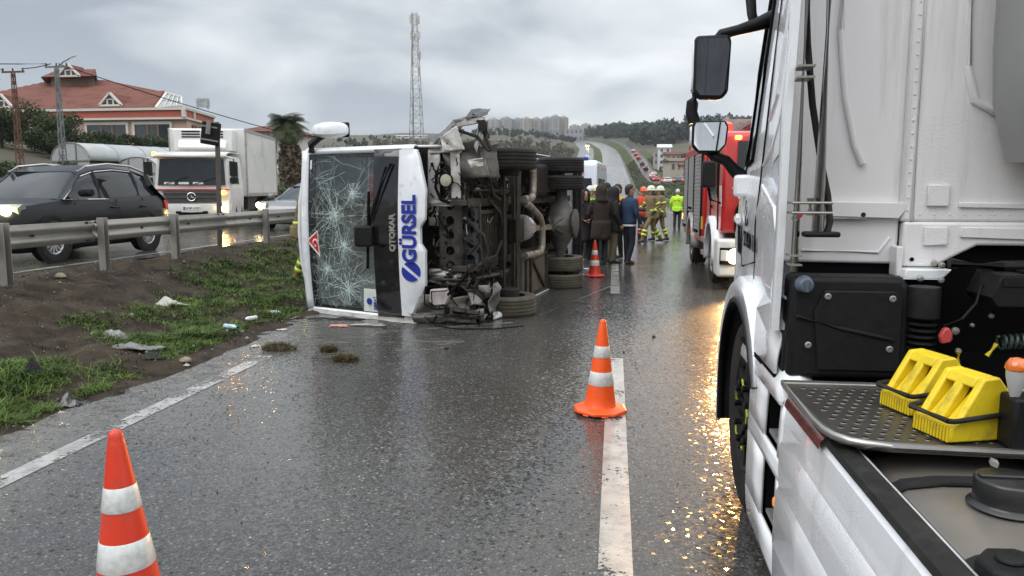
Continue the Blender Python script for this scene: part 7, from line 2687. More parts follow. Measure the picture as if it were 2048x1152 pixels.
# white cheek above the mudguard up to the cab
mb = MB()
mb.loft([[(cabx(y, 1.25) - .0, y, 1.26), (.70, y, 1.235), (.655, y, min(1.20, 1.02 + max(0, y - 3.1) * .25)), (.648, y, .95)] for y in (3.13, 3.3, 3.6)], closed=False)
mb.build('mudguard_cheek', m_white, lo_, smooth=50, solid=.01)
fw = wheel(lo_, (.835, WY, .5), .5, .30, -1, rim_m=m_chassis2, spokes=8, grooves=4)
mb, lime = MB(), MB()
for k in range(10):
    a = 2 * math.pi * k / 10 + .1
    d = Vector((0, math.cos(a), math.sin(a)))
    c = Vector((.690, WY, .5)) + d * .165
    mb.tube([c + Vector((.06, 0, 0)), c + Vector((-.015, 0, 0)), c + Vector((-.022, 0, 0))], [.023, .021, .014], 8)
    d2 = Vector((0, math.cos(a + .31), math.sin(a + .31)))
    if k % 2 == 0:
        c2v = Vector((.685, WY, .5)) + Vector((0, math.cos(a + .63), math.sin(a + .63))) * .165
        lime.tube([c + Vector((-.004, 0, 0)), c.lerp(c2v, .5) + d2 * .035 + Vector((-.006, 0, 0)), c2v + Vector((-.004, 0, 0))], .0055, 5)
mb.build('nut_cap', m_blackp, fw)['kind'] = 'stuff'
lime.build('nut_indicator', mat('lime_plastic', (.36, .50, .04), .5), fw, smooth=60)['kind'] = 'stuff'
fw2 = wheel(lo_, (3.10, WY, .5), .5, .30, 1, rim_m=m_rimw, spokes=8)
for xx, s in ((.95, -1), (2.95, 1)):
    wheel(lo_, (xx, -.6, .5), .5, .55, s, rim_m=m_rimw, spokes=8)
MB().box(3.2, 3.26, .2, 3.6, .12, .9).build('side_skirt', m_white, lo_, bevel=.02)
# ------------------------------------------------------------------ mirrors
def mirrorhead(z0, z1, glass, bev):
    xs_ = (.462, .640)
    sh = .012
    y0 = 4.75
    mb = MB()
    pts = [(xs_[0] - .012, z0 + .03), (xs_[0] + .02, z0 - .01), (xs_[1] - .03, z0 - .012), (xs_[1] + .008, z0 + .03), (xs_[1] + .018, z1 - .02), (xs_[1], z1 + .012), (xs_[0] + .0, z1 + .008), (xs_[0] - .012, z1 - .02)]
    cxm, czm = sum(p[0] for p in pts) / 8, (z0 + z1) / 2
    mb.loft([[(cxm + (a - cxm) * s, y, czm + (b - czm) * s) for a, b in pts] for y, s in ((y0, 1), (y0 + .03, 1.03), (y0 + .09, .98), (y0 + .13, .8), (y0 + .14, .4))])
    h = mb.build('mirror_housing', m_blackp, lo_, bevel=.022, seg=4, smooth=60)
    mb = MB()
    tilt = R(7) if glass is m_mirror else R(-3)
    g = [(cxm + (a - cxm) * .9, b2) for a, b2 in [(a, czm + (b - czm) * .9) for a, b in pts]]
    mb.add([(a, y0 - .006 + (a - cxm) * math.tan(R(3)) - (b - czm) * math.tan(tilt) * .12, b) for a, b in g], [tuple(range(8))])
    mb.build('mirror_glass', glass, h, smooth=0, solid=.003)
    MB().loft([[(xs_[0] - .016, y0 + dy, z) for dy in (.02, .10)] for z in np.linspace(z0 + .03, z1 - .02, 4)], closed=False).build('white_cover', m_white, h, solid=.008)


mirrorhead(2.225, 2.565, m_mirrord, 0)
mirrorhead(1.915, 2.075, m_mirror, 0)
mb = MB()
mb.tube([(.52, 4.80, 2.545), (.60, 4.80, 2.585), (.70, 4.80, 2.61), (.80, 4.82, 2.64), (.90, 4.85, 2.68)], [.028, .032, .030, .038, .05], 10)
mb.tube([(.470, 4.80, 2.26), (.450, 4.80, 2.20), (.445, 4.80, 2.14), (.465, 4.80, 2.08)], [.038, .036, .036, .038], 10)
mb.tube([(.80, 4.84, 2.64), (.79, 4.90, 2.72), (.78, 4.95, 2.90)], [.03, .03, .035], 8)
mb.build('mirror_arm', m_blackp, lo_, smooth=60)
mb = MB()
mb.tube([(.50, 4.80, 1.92), (.58, 4.81, 1.885), (.66, 4.82, 1.855), (.71, 4.84, 1.80), (.76, 4.86, 1.76)], [.030, .032, .032, .036, .045], 10)
mb.build('mirror_arm', m_blackp, lo_, smooth=60)
MB().loft([[(.70 + a, 4.82 + b, z) for a, b in ((0, -.06), (.16, -.08), (.16, .12), (.02, .1))] for z in (1.64, 1.74, 1.77)]).build('mirror_base', m_white, lo_, bevel=.02)
# amber marker lamp on its stalk
sl = MB()
sl.lathe([(.010, -.085), (.017, -.06), (.026, -.02), (.027, .0)], (1.135, 2.30, 1.175), n=16)
stk = sl.build('lamp_stalk', mat('grey_plastic', (.42, .42, .41), .45, var=.08), lo_, smooth=50)
MB().lathe([(.026, 0), (.031, .008), (.029, .022), (.019, .036), (.001, .040)], (1.135, 2.30, 1.172), n=18).build('amber_lens', mat('amber_marker', (.55, .11, .012), .12, var=.5, vs=90, coat=.9, emit=((1, .30, .03), .10)), stk, smooth=60)
MB().box(1.12, 1.40, 2.26, 2.36, .945, 1.10).build('lamp_bracket', m_blackp, lo_, bevel=.01)

# ------------------------------------------------------------------ yellow wheel chocks on the catwalk
def chock(loc, rz, label):
    t = thing('wheel_chock', label, 'wheel chock', loc, 'yellow wheel chocks', rot=(0, 0, rz))
    w, l, h = .165, .235, .185
    mb = MB()
    side = [(0, .0), (0, .045), (.022, .058), (.098, h), (.150, h + .004), (.205, .12), (l, .05), (l, 0)]
    for y0 in (0, w - .026):
        mb.prism([(a, b) for a, b in side], 'y', y0, y0 + .026)
    mb.prism([(.0, 0), (0, .045), (.024, .058), (l, .05), (l, 0)], 'y', .026, w - .026)
    mb.prism([(.098 - .018, h - .03), (.098, h), (.150, h + .004), (.205, .12), (l, .05), (l - .03, .04), (.16, .12), (.12, h - .035)], 'y', .026, w - .026)
    mb.prism([(.022, .056), (.098, h), (.125, h - .01), (.07, .056)], 'y', w / 2 - .018, w / 2 + .018)
    b = mb.build('body', m_yellow, t, bevel=.006, seg=2)
    mb = MB()
    for k in range(12):
        y = .006 + k * (w - .012) / 12
        mb.prism([(-.006, .002), (-.004, .046), (.004, .046), (.004, .002)], 'y', y, y + .008)
    mb.build('ribs', m_yellow, b)
    mb = MB()
    mb.loft([[(a, y, z) for a, z in ((.040, .056), (.118, h - .04), (.155, .12), (.19, .056))] for y in (.028, w / 2 - .02)])
    mb.loft([[(a, y, z) for a, z in ((.040, .056), (.118, h - .04), (.155, .12), (.19, .056))] for y in (w / 2 + .02, w - .028)])
    mb.build('pocket_floor', m_yellow, b)
    z = .068
    loop = [(-.010, .0), (-.010, w), (.0, w + .010), (l * .8, w + .010), (l + .05, w * .6), (l + .05, w * .4), (l * .8, -.010), (.0, -.010), (-.010, .0)]
    MB().tube([(a, b_, z + .02 * (a / l)) for a, b_ in loop], .0085, 6).build('rubber_strap', m_rubber, t, smooth=60)
    return t


chock((.975, 2.305, .951), R(17), 'nearer yellow wheel chock, beside the amber marker lamp')
chock((.965, 2.575, .951), R(17), 'further yellow wheel chock, against the black housing')
# ------------------------------------------------------------------ people
m_skin = mat('skin', (.42, .24, .17), .55, var=.08)
m_hairk = mat('dark_hair', (.018, .014, .012), .6, var=.3, vs=60)
m_shoe = mat('dark_shoe', (.02, .018, .017), .5, var=.2)
m_lime = mat('lime_reflective_band', (.55, .66, .08), .35, var=.1, vs=30, coat=.3)
m_silver = mat('silver_reflective_band', (.55, .56, .55), .3, var=.1, vs=30, coat=.3)
PEND = []


def cloth(n, c, v=.18, r=.85):
    return mat(n, c, r, var=v, vs=9, bump=.5, bs=22)


def limb(mb, a, b, ra, rb, n=12):
    a, b = Vector(a), Vector(b)
    d = (b - a).normalized()
    pts, rs = [], []
    for t, k in ((-.9, .35), (-.6, .75), (-.25, .96), (0, 1)):
        pts.append(a + d * ra * t); rs.append(ra * k)
    pts.append(a.lerp(b, .4)); rs.append(ra * .62 + rb * .38 + .004)
    for t, k in ((0, 1), (.25, .96), (.6, .75), (.9, .35)):
        pts.append(b + d * rb * t); rs.append(rb * k)
    mb.tube(pts, rs, n)


def person(label, loc, rz, h=1.75, mats=None, pose=None, coat=.0, bulk=1., lean=(0, 0), hem=None, head_turn=0., group=None):
    """figure facing -y: joints in metres for a 1.75 m person, one continuous remeshed body"""
    t = thing('person', label, 'person', loc, group, rot=(0, 0, rz))
    t.scale = (h / 1.75,) * 3
    P = dict(hipL=(.085, 0, .90), hipR=(-.085, 0, .90), kneeL=(.10, -.02, .49), kneeR=(-.10, -.02, .49), ankL=(.10, .03, .085), ankR=(-.10, .03, .085),
             elbL=(.27, .03, 1.15), elbR=(-.27, .03, 1.15), wriL=(.28, -.06, .90), wriR=(-.28, -.06, .90))
    P.update(pose or {})
    lx, ly = lean                       # shift of the shoulders relative to the hips
    sh = lambda z: Vector((lx, ly, 0)) * max(0, min(1.25, (z - .92) / .52))
    mb = MB()
    rings = []
    for z, rx, ry in ((.80, .10, .08), (.84, .150, .105), (.92, .168 + coat, .118 + coat), (1.04, .150 + coat, .108 + coat), (1.16, .160 + coat * .8, .115 + coat * .8), (1.30, .182 + coat * .6, .122 + coat * .6), (1.40, .178 + coat * .4, .105 + coat * .5), (1.455, .12, .08), (1.49, .07, .065)):
        o = sh(z)
        rings.append([(o.x + rx * bulk * math.cos(a), o.y + ry * bulk * math.sin(a), z) for a in np.linspace(0, 2 * math.pi, 25)[:-1]])
    mb.loft(rings)
    segs = [((0, 0, .95), tuple(sh(1.40) + Vector((0, 0, 1.40))), .15, 'top')]
    so = sh(1.42)
    shL, shR = so + Vector((.18 * bulk, 0, 1.405)), so + Vector((-.18 * bulk, 0, 1.405))
    hd = sh(1.62) + Vector((0, -.012, 1.628))
    arm = 1 + coat * 4
    for s, S in (('L', shL), ('R', shR)):
        e, w_ = Vector(P['elb' + s]) + so * .75, Vector(P['wri' + s]) + so * .5
        P['w_' + s], P['e_' + s] = w_, e
        limb(mb, S, e, .062 * arm, .05 * arm)
        limb(mb, e, w_, .05 * arm, .036 * arm)
        segs += [(S, e, .06 * arm, 'top'), (e, w_, .045 * arm, 'top')]
        hp, kn, an = (Vector(P[q + s]) for q in ('hip', 'knee', 'ank'))
        limb(mb, hp, kn, .098, .068)
        limb(mb, kn, an, .070, .055)
        segs += [(hp, kn, .085, 'legs'), (kn, an + Vector((0, 0, .04)), .062, 'legs')]
        fd = Vector((0, -1, 0))
        if pose and 'foot' + s in pose: fd = Vector(pose['foot' + s]).normalized()
        mb.loft([[an + fd * y + Vector((math.cos(a) * rx * -fd.y, math.cos(a) * rx * fd.x, -.085 + zc + rz_ * math.sin(a))) for a in np.linspace(0, 2 * math.pi, 13)[:-1]] for y, rx, zc, rz_ in ((-.075, .025, .045, .035), (-.05, .042, .05, .05), (.03, .045, .052, .05), (.10, .05, .038, .038), (.16, .046, .03, .03), (.195, .02, .026, .018))])
        segs += [(an + fd * .0 + Vector((0, 0, -.045)), an + fd * .17 + Vector((0, 0, -.05)), .05, 'shoes')]
    mb.tube([sh(1.46) + Vector((0, .005, 1.45)), hd - Vector((0, -.012, .06))], [.058, .054], 12)
    segs.append((sh(1.47) + Vector((0, 0, 1.475)), hd, .055, 'skin'))
    ct, st_ = math.cos(head_turn), math.sin(head_turn)
    HT = lambda x, y, z: hd + Vector((x * ct - y * st_, x * st_ + y * ct, z))
    hr = []
    for z, rx, ry, yo in ((-.125, .03, .035, -.035), (-.115, .048, .055, -.025), (-.08, .062, .075, -.012), (-.03, .073, .090, 0), (.03, .078, .098, .004), (.08, .070, .088, .008), (.115, .045, .058, .01), (.128, .015, .02, .01)):
        hr.append([HT(rx * math.cos(a), yo + ry * math.sin(a), z) for a in np.linspace(0, 2 * math.pi, 21)[:-1]])
    mb.loft(hr)
    mb.loft([[HT(a, -.075 - b, z) for a, b in ((-.014, 0), (0, .006 + k), (.014, 0), (0, -.03))] for z, k in ((.035, .012), (.005, .026), (-.028, .036), (-.04, .012))])
    for s in (-1, 1):
        mb.loft([[HT(s * (.074 + d), .012 + .022 * math.cos(a), .0 + .03 * math.sin(a)) for a in np.linspace(0, 6.28, 9)[:-1]] for d in (-.01, .012)])
    segs.append((hd - Vector((0, 0, .05)), hd + Vector((0, 0, .05)), .085, 'skin'))
    o = mb.build('body', [mats[k] for k in ('top', 'legs', 'skin', 'shoes')], t, fixn=True)
    md = o.modifiers.new('re', 'REMESH')
    md.mode = 'VOXEL'
    md.voxel_size = .017
    md = o.modifiers.new('sm', 'SMOOTH')
    md.iterations = 3
    md.factor = .5
    PEND.append((o, segs, hem, list('0123')))
    # hands with palm and five fingers
    for s, sg in (('L', 1), ('R', -1)):
        w_, e = P['w_' + s], P['e_' + s]
        d = (w_ - e).normalized()
        a_, b_, _ = frame(d, (0, 1, 0.01))
        side = a_ if a_.dot(Vector((sg, 0, 0))) > 0 else -a_
        fw_ = d.cross(side) * 1
        if fw_.y > 0: fw_ = -fw_
        hm = MB()
        hm.loft([[w_ + d * q + fw_ * x * wd + side * y * th for x, y in ((-1, -.5), (-.6, -1), (.6, -1), (1, -.5), (1, .5), (.6, 1), (-.6, 1), (-1, .5))] for q, wd, th in ((-.03, .026, .02), (.01, .034, .015), (.06, .042, .014), (.095, .04, .012))])
        for k, (xo, L) in enumerate(((-.031, .062), (-.011, .075), (.010, .080), (.030, .070))):
            p = w_ + d * .09 + fw_ * xo
            q = p + d * L * .5 - side * .008
            r_ = q + d * L * .42 - side * .022
            hm.tube([p, q, r_], [.0095, .0088, .0065], 6)
        p = w_ + d * .03 + fw_ * .034
        hm.tube([p, p + fw_ * .026 + d * .03 - side * .012, p + fw_ * .03 + d * .062 - side * .02], [.012, .0105, .008], 6)
        hm.build('hand', mats.get('glove', mats['skin']), t, smooth=60)
    fm_ = MB()
    for s in (-1, 1):
        fm_.lathe([(.001, -.004), (.011, 0), (.009, .005), (.001, .007)], HT(s * .03, -.088, .022), tuple(HT(0, -1, 0) - hd), 8)
        fm_.tube([HT(s * .014, -.094, .042), HT(s * .032, -.092, .048), HT(s * .05, -.078, .042)], .006, 5)
    fm_.tube([HT(-.022, -.083, -.066), HT(0, -.089, -.064), HT(.022, -.083, -.066)], .005, 5)
    fm_.build('face_features', m_hairk, t)
    t_ = dict(root=t, HT=HT, hd=hd, sh=sh, P=P, segs=segs, bulk=bulk, coat=coat, shL=shL, shR=shR)
    return t_


def ringband(p, pts_, r, w_, m, name='reflective_band'):
    """band round a limb or the trunk: pts_ centre, axis"""
    mb = MB()
    for c, ax, rx, ry in pts_:
        a, b, d = frame(ax, (0, 1, 0))
        n = 20
        mb.loft([[Vector(c) + d * q + a * rx * math.cos(k) + b * ry * math.sin(k) for k in np.linspace(0, 2 * math.pi, n + 1)[:-1]] for q in (-w_ / 2, w_ / 2)], caps=False)
    return mb.build(name, m, p['root'], solid=.006)


def domeh(p, name, m, z0, prof_, brim=None, yo=.005):
    HT = p['HT']
    mb = MB()
    mb.loft([[HT(rx * math.cos(a), yo + ry * math.sin(a), z) for a in np.linspace(0, 2 * math.pi, 25)[:-1]] for z, rx, ry in prof_], caps=True)
    if brim:
        mb.loft([[HT(rx * math.cos(a), yo + ry * math.sin(a) - .0, z) for a in np.linspace(0, 2 * math.pi, 25)[:-1]] for z, rx, ry in brim], caps=False)
    return mb.build(name, m, p['root'], smooth=50)


BEANIE = [(.02, .086, .104), (.06, .088, .106), (.10, .076, .094), (.135, .05, .065), (.152, .012, .015)]
HELM = [(.015, .112, .135), (.05, .112, .135), (.09, .102, .124), (.13, .074, .092), (.152, .035, .045), (.156, .01, .01)]
HBRIM = [(.0, .128, .160), (.012, .130, .165), (.03, .112, .136)]


def hood(p, m, up=True, back=.5):
    HT = p['HT']
    mb = MB()
    for_ = lambda a: math.sin(a)
    rings = []
    for z, r in ((-.20, .150), (-.15, .122), (-.06, .112), (.03, .118), (.09, .108), (.135, .078), (.160, .03)):
        rings.append([HT(r * math.cos(a), .012 + r * 1.18 * math.sin(a), z) for a in np.linspace(math.radians(-50), math.radians(230), 22)])
    mb.loft(rings, closed=False)
    rim = [rings[k][0] for k in range(7)] + [rings[k][-1] for k in range(6, -1, -1)]
    mb.tube(rim, .014, 6)
    return mb.build('hood', m, p['root'], smooth=60, solid=.012)


def hairpart(p, m=m_hairk, beard=False):
    HT = p['HT']
    mb = MB()
    rings = []
    for z, r, a0 in ((-.09, .070, 40), (-.03, .083, 25), (.03, .087, 5), (.065, .086, -20), (.10, .074, -80), (.132, .045, -90), (.144, .01, -90)):
        rings.append([HT(r * math.cos(a), .012 + r * 1.2 * math.sin(a), z) for a in np.linspace(math.radians(a0), math.radians(180 - a0), 22)])
    mb.loft(rings, closed=False)
    o = mb.build('hair', m, p['root'], smooth=60, solid=.010)
    if beard:
        mb = MB()
        mb.loft([[HT(r * math.cos(a), -.006 + r * 1.2 * math.sin(a) - .006, z) for a in np.linspace(math.radians(190), math.radians(350), 14)] for z, r in ((-.02, .076), (-.06, .069), (-.10, .056), (-.135, .03))], closed=False)
        mb.build('beard', m, p['root'], smooth=60, solid=.010)
    return o


def skirtpart(p, m, z0, z1, name='coat_skirt', flare=.03):
    """lower part of a long coat hanging over the legs"""
    b, c = p['bulk'], p['coat']
    mb = MB()
    n = 28
    rings = []
    for k in range(6):
        f = k / 5
        z = z1 + (z0 - z1) * f
        rx = (.165 + c) * b + flare * f
        ry = (.118 + c) * b + flare * f * .9
        rings.append([(rx * math.cos(a) * (1 + .06 * f * math.sin(7 * a + 1.3 * k)), ry * math.sin(a) * (1 + .07 * f * math.sin(5 * a + k)), z + .02 * f * math.sin(3 * a)) for a in np.linspace(0, 2 * math.pi, n + 1)[:-1]])
    mb.loft(rings, caps=False)
    return mb.build(name, m, p['root'], smooth=60, solid=.012)


K = 'people gathered behind the bus'
blackc = cloth('black_puffer', (.012, .012, .014))
brownc = cloth('brown_black_parka', (.024, .017, .012), r=.95)
navy = cloth('navy_jacket', (.016, .036, .080))
jeans = cloth('dark_jeans', (.012, .016, .032))
khaki = cloth('khaki_trousers', (.16, .15, .085))
darkt = cloth('dark_trousers', (.014, .014, .016))
tanc = cloth('tan_fire_suit', (.17, .125, .060))
hiv = mat('hi_vis_fabric', (.42, .74, .03), .7, var=.12, vs=9, bump=.4, bs=22)
orng = cloth('orange_rescue_jacket', (.62, .07, .025))
navyr = cloth('navy_rescue_trousers', (.018, .022, .045))
whitek = cloth('white_knit', (.62, .62, .60), .06)


def M4(top, legs, shoes=m_shoe, **k):
    d = dict(top=top, legs=legs, skin=m_skin, shoes=shoes)
    d.update(k)
    return d


clasp = dict(elbL=(.25, -.02, 1.16), elbR=(-.25, -.02, 1.16), wriL=(.07, -.22, 1.08), wriR=(-.07, -.21, 1.05))
# woman in the black puffer, facing us beside the bus tail
p = person('person in black hooded puffer coat facing the camera beside the bus tail', (-.66, 17.6, 0), R(14), 1.66, M4(blackc, darkt), clasp, coat=.03, bulk=1.0, group=K)
hood(p, blackc); skirtpart(p, blackc, .52, 1.0)
# man in white knit cap and hi-vis vest
p = person('person in white knit cap and hi-vis green vest facing the group', (-.60, 18.9, 0), R(48), 1.76, M4(hiv, darkt), clasp, coat=.02, group=K)
domeh(p, 'knit_cap', whitek, 0, BEANIE)
ringband(p, [((0, 0, 1.10), (0, 0, 1), .178, .135)], 0, .05, m_silver)
# long brown-black parka, back to us
p = person('person in long brown-black hooded parka, back to the camera', (-.30, 17.35, 0), R(200), 1.76, M4(brownc, darkt), dict(elbL=(.28, -.06, 1.14), elbR=(-.28, -.06, 1.14), wriL=(.20, -.24, 1.02), wriR=(-.20, -.24, 1.02)), coat=.03, bulk=1.02, group=K)
hood(p, brownc); skirtpart(p, brownc, .58, 1.0)
# dark beanie
p = person('person in dark beanie and black jacket between the parka and the chevron jacket', (-.19, 18.7, 0), R(170), 1.83, M4(blackc, jeans), None, coat=.03, group=K)
domeh(p, 'beanie', cloth('dark_navy_knit', (.014, .016, .024)), 0, BEANIE)
# black hooded jacket with white chevrons, khaki trousers
p = person('person in black hooded jacket with white chevrons and khaki trousers', (-.04, 17.85, 0), R(112), 1.72, M4(blackc, khaki), dict(wriL=(.24, -.08, .92), wriR=(-.24, -.10, .92)), coat=.035, group=K)
hood(p, blackc); skirtpart(p, blackc, .74, 1.02)
mb = MB()
for k in range(4):
    z = 1.05 - k * .075
    for s in (-1, 1):
        mb.bar((.245, -.0, z), (.238, s * .05, z + .045), .028, .006, up=(1, 0, 0))
mb.build('white_chevrons', whitek, p['root'])
# bearded man in black and yellow
p = person('bearded person in yellow and black jacket behind the navy jacket', (.07, 19.3, 0), R(-40), 1.81, M4(cloth('yellow_black_jacket', (.55, .27, .03), .1), darkt), None, coat=.02, group=K)
hairpart(p, beard=True)
mb = MB()
for x in (-.09, .09):
    mb.loft([[(x * 1.0 + d, -.132, z) for d in (-.03, .03)] for z in (.98, 1.15, 1.3, 1.40)], closed=False)
mb.build('dark_stripes', blackc, p['root'], solid=.02)
# navy jacket and jeans
p = person('person with dark hair in navy jacket and jeans looking away', (.33, 17.75, 0), R(128), 1.79, M4(navy, jeans, cloth('brown_shoe', (.10, .065, .04))), dict(elbL=(.26, .04, 1.15), wriL=(.25, -.05, .91), elbR=(-.27, .02, 1.15), wriR=(-.27, -.10, .92), ankL=(.12, -.05, .085), ankR=(-.10, .10, .085)), coat=.015, bulk=1.12, head_turn=R(-25), group=K)
hairpart(p)
mb = MB()
mb.loft([[(.19 * math.cos(a), .137 * math.sin(a), z) for a in np.linspace(0, 6.2832, 25)[:-1]] for z in (.84, .885)], caps=False)
mb.build('shirt_hem', whitek, p['root'], solid=.01)
# pale helmet peeping behind
p = person('person in pale yellow helmet mostly hidden behind the white-capped one', (-.50, 20.3, 0), R(160), 1.78, M4(tanc, tanc), None, coat=.03, group=K)
domeh(p, 'helmet', mat('pale_yellow_helmet', (.66, .64, .36), .3, var=.08, coat=.4), 0, HELM, HBRIM)

F = 'rescuers on the wet road'
# orange rescuer
p = person('rescuer in orange helmet and orange jacket with navy trousers', (.92, 25.6, 0), R(12), 1.76, M4(orng, navyr), dict(elbL=(.27, -.03, 1.15), wriL=(.22, -.16, .95)), coat=.025, group=F)
domeh(p, 'helmet', mat('orange_helmet', (.75, .10, .02), .3, var=.08, coat=.4), 0, HELM, HBRIM)
ringband(p, [((0, 0, 1.12), (0, 0, 1), .185, .14)], 0, .06, m_silver)
ringband(p, [((0, 0, 1.03), (0, 0, 1), .185, .142)], 0, .09, navyr, 'navy_band')
for s in (1, -1):
    ringband(p, [((s * .10, -.01, .40), (0, 0, 1), .078, .078)], 0, .05, m_silver)
    ringband(p, [((s * .10, .01, .28), (0, 0, 1), .074, .074)], 0, .10, orng, 'orange_band')


def fireman(label, loc, rz, pose, helm=True, lean=(0, 0), group=F):
    p = person(label, loc, rz, 1.79, M4(tanc, tanc, m_shoe, glove=m_shoe), pose, coat=.04, bulk=1.1, lean=lean, group=group)
    if helm:
        domeh(p, 'helmet', m_helm, 0, HELM, HBRIM)
        HT = p['HT']
        mb = MB()
        mb.loft([[HT(.09 * math.cos(a) * k, .01 + .11 * math.sin(a) * k, z) for a in np.linspace(.2, 2.94, 12)] for z, k in ((.0, 1.05), (-.10, 1.02), (-.17, 1.15))], closed=False)
        mb.build('neck_guard', m_shoe, p['root'], solid=.01)
    P = p['P']
    sh = p['sh']
    for z, w_, rr_ in ((1.02, .055, .19), (.93, .055, .205)):
        ringband(p, [(tuple(sh(z) + Vector((0, 0, z))), (0, 0, 1), rr_ * 1.12, rr_ * .84)], 0, w_, m_lime)
    for s in 'LR':
        e, w2 = P['e_' + s], P['w_' + s]
        S = p['sh' + s]
        ringband(p, [(S.lerp(e, .7), e - S, .078, .078)], 0, .05, m_lime)
        ringband(p, [(e.lerp(w2, .8), w2 - e, .058, .058)], 0, .045, m_lime)
        kn, an = Vector(P['knee' + s]), Vector(P['ank' + s])
        ringband(p, [(kn.lerp(an, .35), an - kn, .085, .085), (kn.lerp(an, .62), an - kn, .082, .082)], 0, .07, m_lime)
    skirtpart(p, tanc, .78, .98, 'jacket_hem', .02)
    return p


m_helm = mat('pale_fire_helmet', (.62, .64, .46), .28, var=.06, coat=.5)
fireman('firefighter in tan suit and pale helmet striding across the wet road', (1.16, 24.6, 0), R(-62), dict(kneeL=(.10, -.26, .55), ankL=(.10, -.38, .13), kneeR=(-.10, .10, .50), ankR=(-.10, .40, .14), elbL=(.28, .10, 1.16), wriL=(.26, -.05, 1.0), elbR=(-.28, -.08, 1.17), wriR=(-.24, -.28, 1.08)), lean=(0, -.03))
fireman('second firefighter in tan suit and pale helmet, half hidden by the striding one', (1.50, 26.2, 0), R(-70), dict(kneeL=(.10, .06, .49), ankL=(.10, .22, .10), kneeR=(-.10, -.16, .51), ankR=(-.10, -.18, .09)))
fireman('firefighter bending behind the roof of the fallen bus', (-5.33, 12.75, float(verge_z(-5.33, 12.75))), R(60), dict(kneeL=(.10, -.22, .50), ankL=(.12, -.02, .09), kneeR=(-.12, -.18, .50), ankR=(-.14, .06, .09), elbL=(.24, -.20, 1.05), wriL=(.20, -.36, .88), elbR=(-.26, -.20, 1.05), wriR=(-.2, -.36, .88)), lean=(0, -.22))
# policeman
p = person('policeman in hi-vis jacket and white cap standing with his back turned', (2.62, 33.3, 0), R(165), 1.70, M4(hiv, darkt), dict(elbL=(.30, .02, 1.17), wriL=(.30, -.10, .96), elbR=(-.30, .02, 1.17), wriR=(-.28, -.12, .98)), coat=.04, bulk=1.1, group=F)
domeh(p, 'white_cap', whitek, 0, BEANIE)
ringband(p, [((0, 0, .95), (0, 0, 1), .225, .172)], 0, .06, m_lime)
skirtpart(p, hiv, .82, 1.0, 'jacket_hem', .01)
text('back_lettering', 'TRAF\u0130K', .085, axes((.0, .155, 1.28), (-1, 0, 0), (0, 0, 1)), m_red, p['root'], .004, .002)

bpy.context.view_layer.update()
dg = bpy.context.evaluated_depsgraph_get()
LAB = {'top': 0, 'legs': 1, 'skin': 2, 'shoes': 3}
for o, segs, hem, _ in PEND:
    me = bpy.data.meshes.new_from_object(o.evaluated_get(dg))
    c = np.empty(len(me.polygons) * 3, np.float32)
    me.polygons.foreach_get('center', c)
    c = c.reshape(-1, 3)
    best = np.full(len(c), 9.)
    lab = np.zeros(len(c), np.int32)
    for a, b, r_, l_ in segs:
        a, b = np.array(a), np.array(b)
        d = b - a
        t_ = np.clip(((c - a) @ d) / (d @ d), 0, 1)
        q = np.linalg.norm(c - a - t_[:, None] * d, axis=1) - r_
        k = q < best
        best[k] = q[k]
        lab[k] = LAB[l_]
    me.polygons.foreach_set('material_index', lab)
    me.polygons.foreach_set('use_smooth', [True] * len(lab))
    old = o.data
    o.modifiers.clear()
    me.materials.clear()
    for mm in old.materials: me.materials.append(mm)
    me.polygons.foreach_set('material_index', lab)
    o.data = me
    bpy.data.meshes.remove(old)
# ------------------------------------------------------------------ traffic cones
def cone(loc, rz, orange, label, tilt=0., h=.71, octo=True):
    t = thing('traffic_cone', label, 'traffic cone', loc, 'traffic cones on the wet road', rot=(0, tilt, rz))
    mb = MB()
    mb.lathe([(.205, 0.008), (.210, .018), (.205, .034), (.15, .043), (.135, .05)], n=8 if octo else 4, ph=math.pi / 8 if octo else math.pi / 4)
    for k in range(8 if octo else 4):
        a = k * math.pi / (4 if octo else 2)
        mb.obox((.17 * math.cos(a), .17 * math.sin(a), .006), (.05, .05, .012), (0, 0, a))
    mb.build('base', orange, t, bevel=.005)
    pr = [(.128, .045), (.118, .06), (.110, .12), (.036, .62), (.030, .66), (.028, .67), (.024, .685), (.024, .70), (.014, .71), (.001, .71)]
    f = h / .71
    MB().lathe([(r, z * f) for r, z in pr], n=32).build('body', orange, t, smooth=45)
    R_ = lambda z: float(np.interp(z, [p[1] for p in pr[2:4]], [p[0] for p in pr[2:4]]))
    for z0, z1 in ((.215, .318), (.425, .512)):
        MB().lathe([(R_(z0) + .0008, z0 * f), (R_(z0) + .0022, (z0 + .002) * f), (R_(z1) + .0022, (z1 - .002) * f), (R_(z1) + .0008, z1 * f)], n=32, caps=False).build('reflective_band', m_refl, t, smooth=45)
    return t


cone((-.085, 5.75, .004), .2, m_coneor, 'bright orange cone standing on the white lane dash', tilt=R(1.0))
cone((-1.865, 2.63, .0), .4, m_conered, 'red and white cone with scuffed bands, cut off by the frame bottom', tilt=R(-1)).scale = (1.085,) * 3
cone((-.37, 15.05, .004), .1, m_conered, 'small red and white cone in front of the gathered people')

# ------------------------------------------------------------------ litter on the verge and the road
m_cloth = mat('dirty_white_cloth', (.42, .41, .37), .9, var=.2, vs=10, bump=.6, bs=30, dirt=((.12, .10, .08), .3, 9))
m_bottle = mat('pale_blue_plastic', (.38, .50, .56), .2, var=.2, vs=8, coat=.4)
m_stone = mat('pale_stone', (.24, .20, .14), .85, var=.25, vs=14, bump=.6, bs=40)


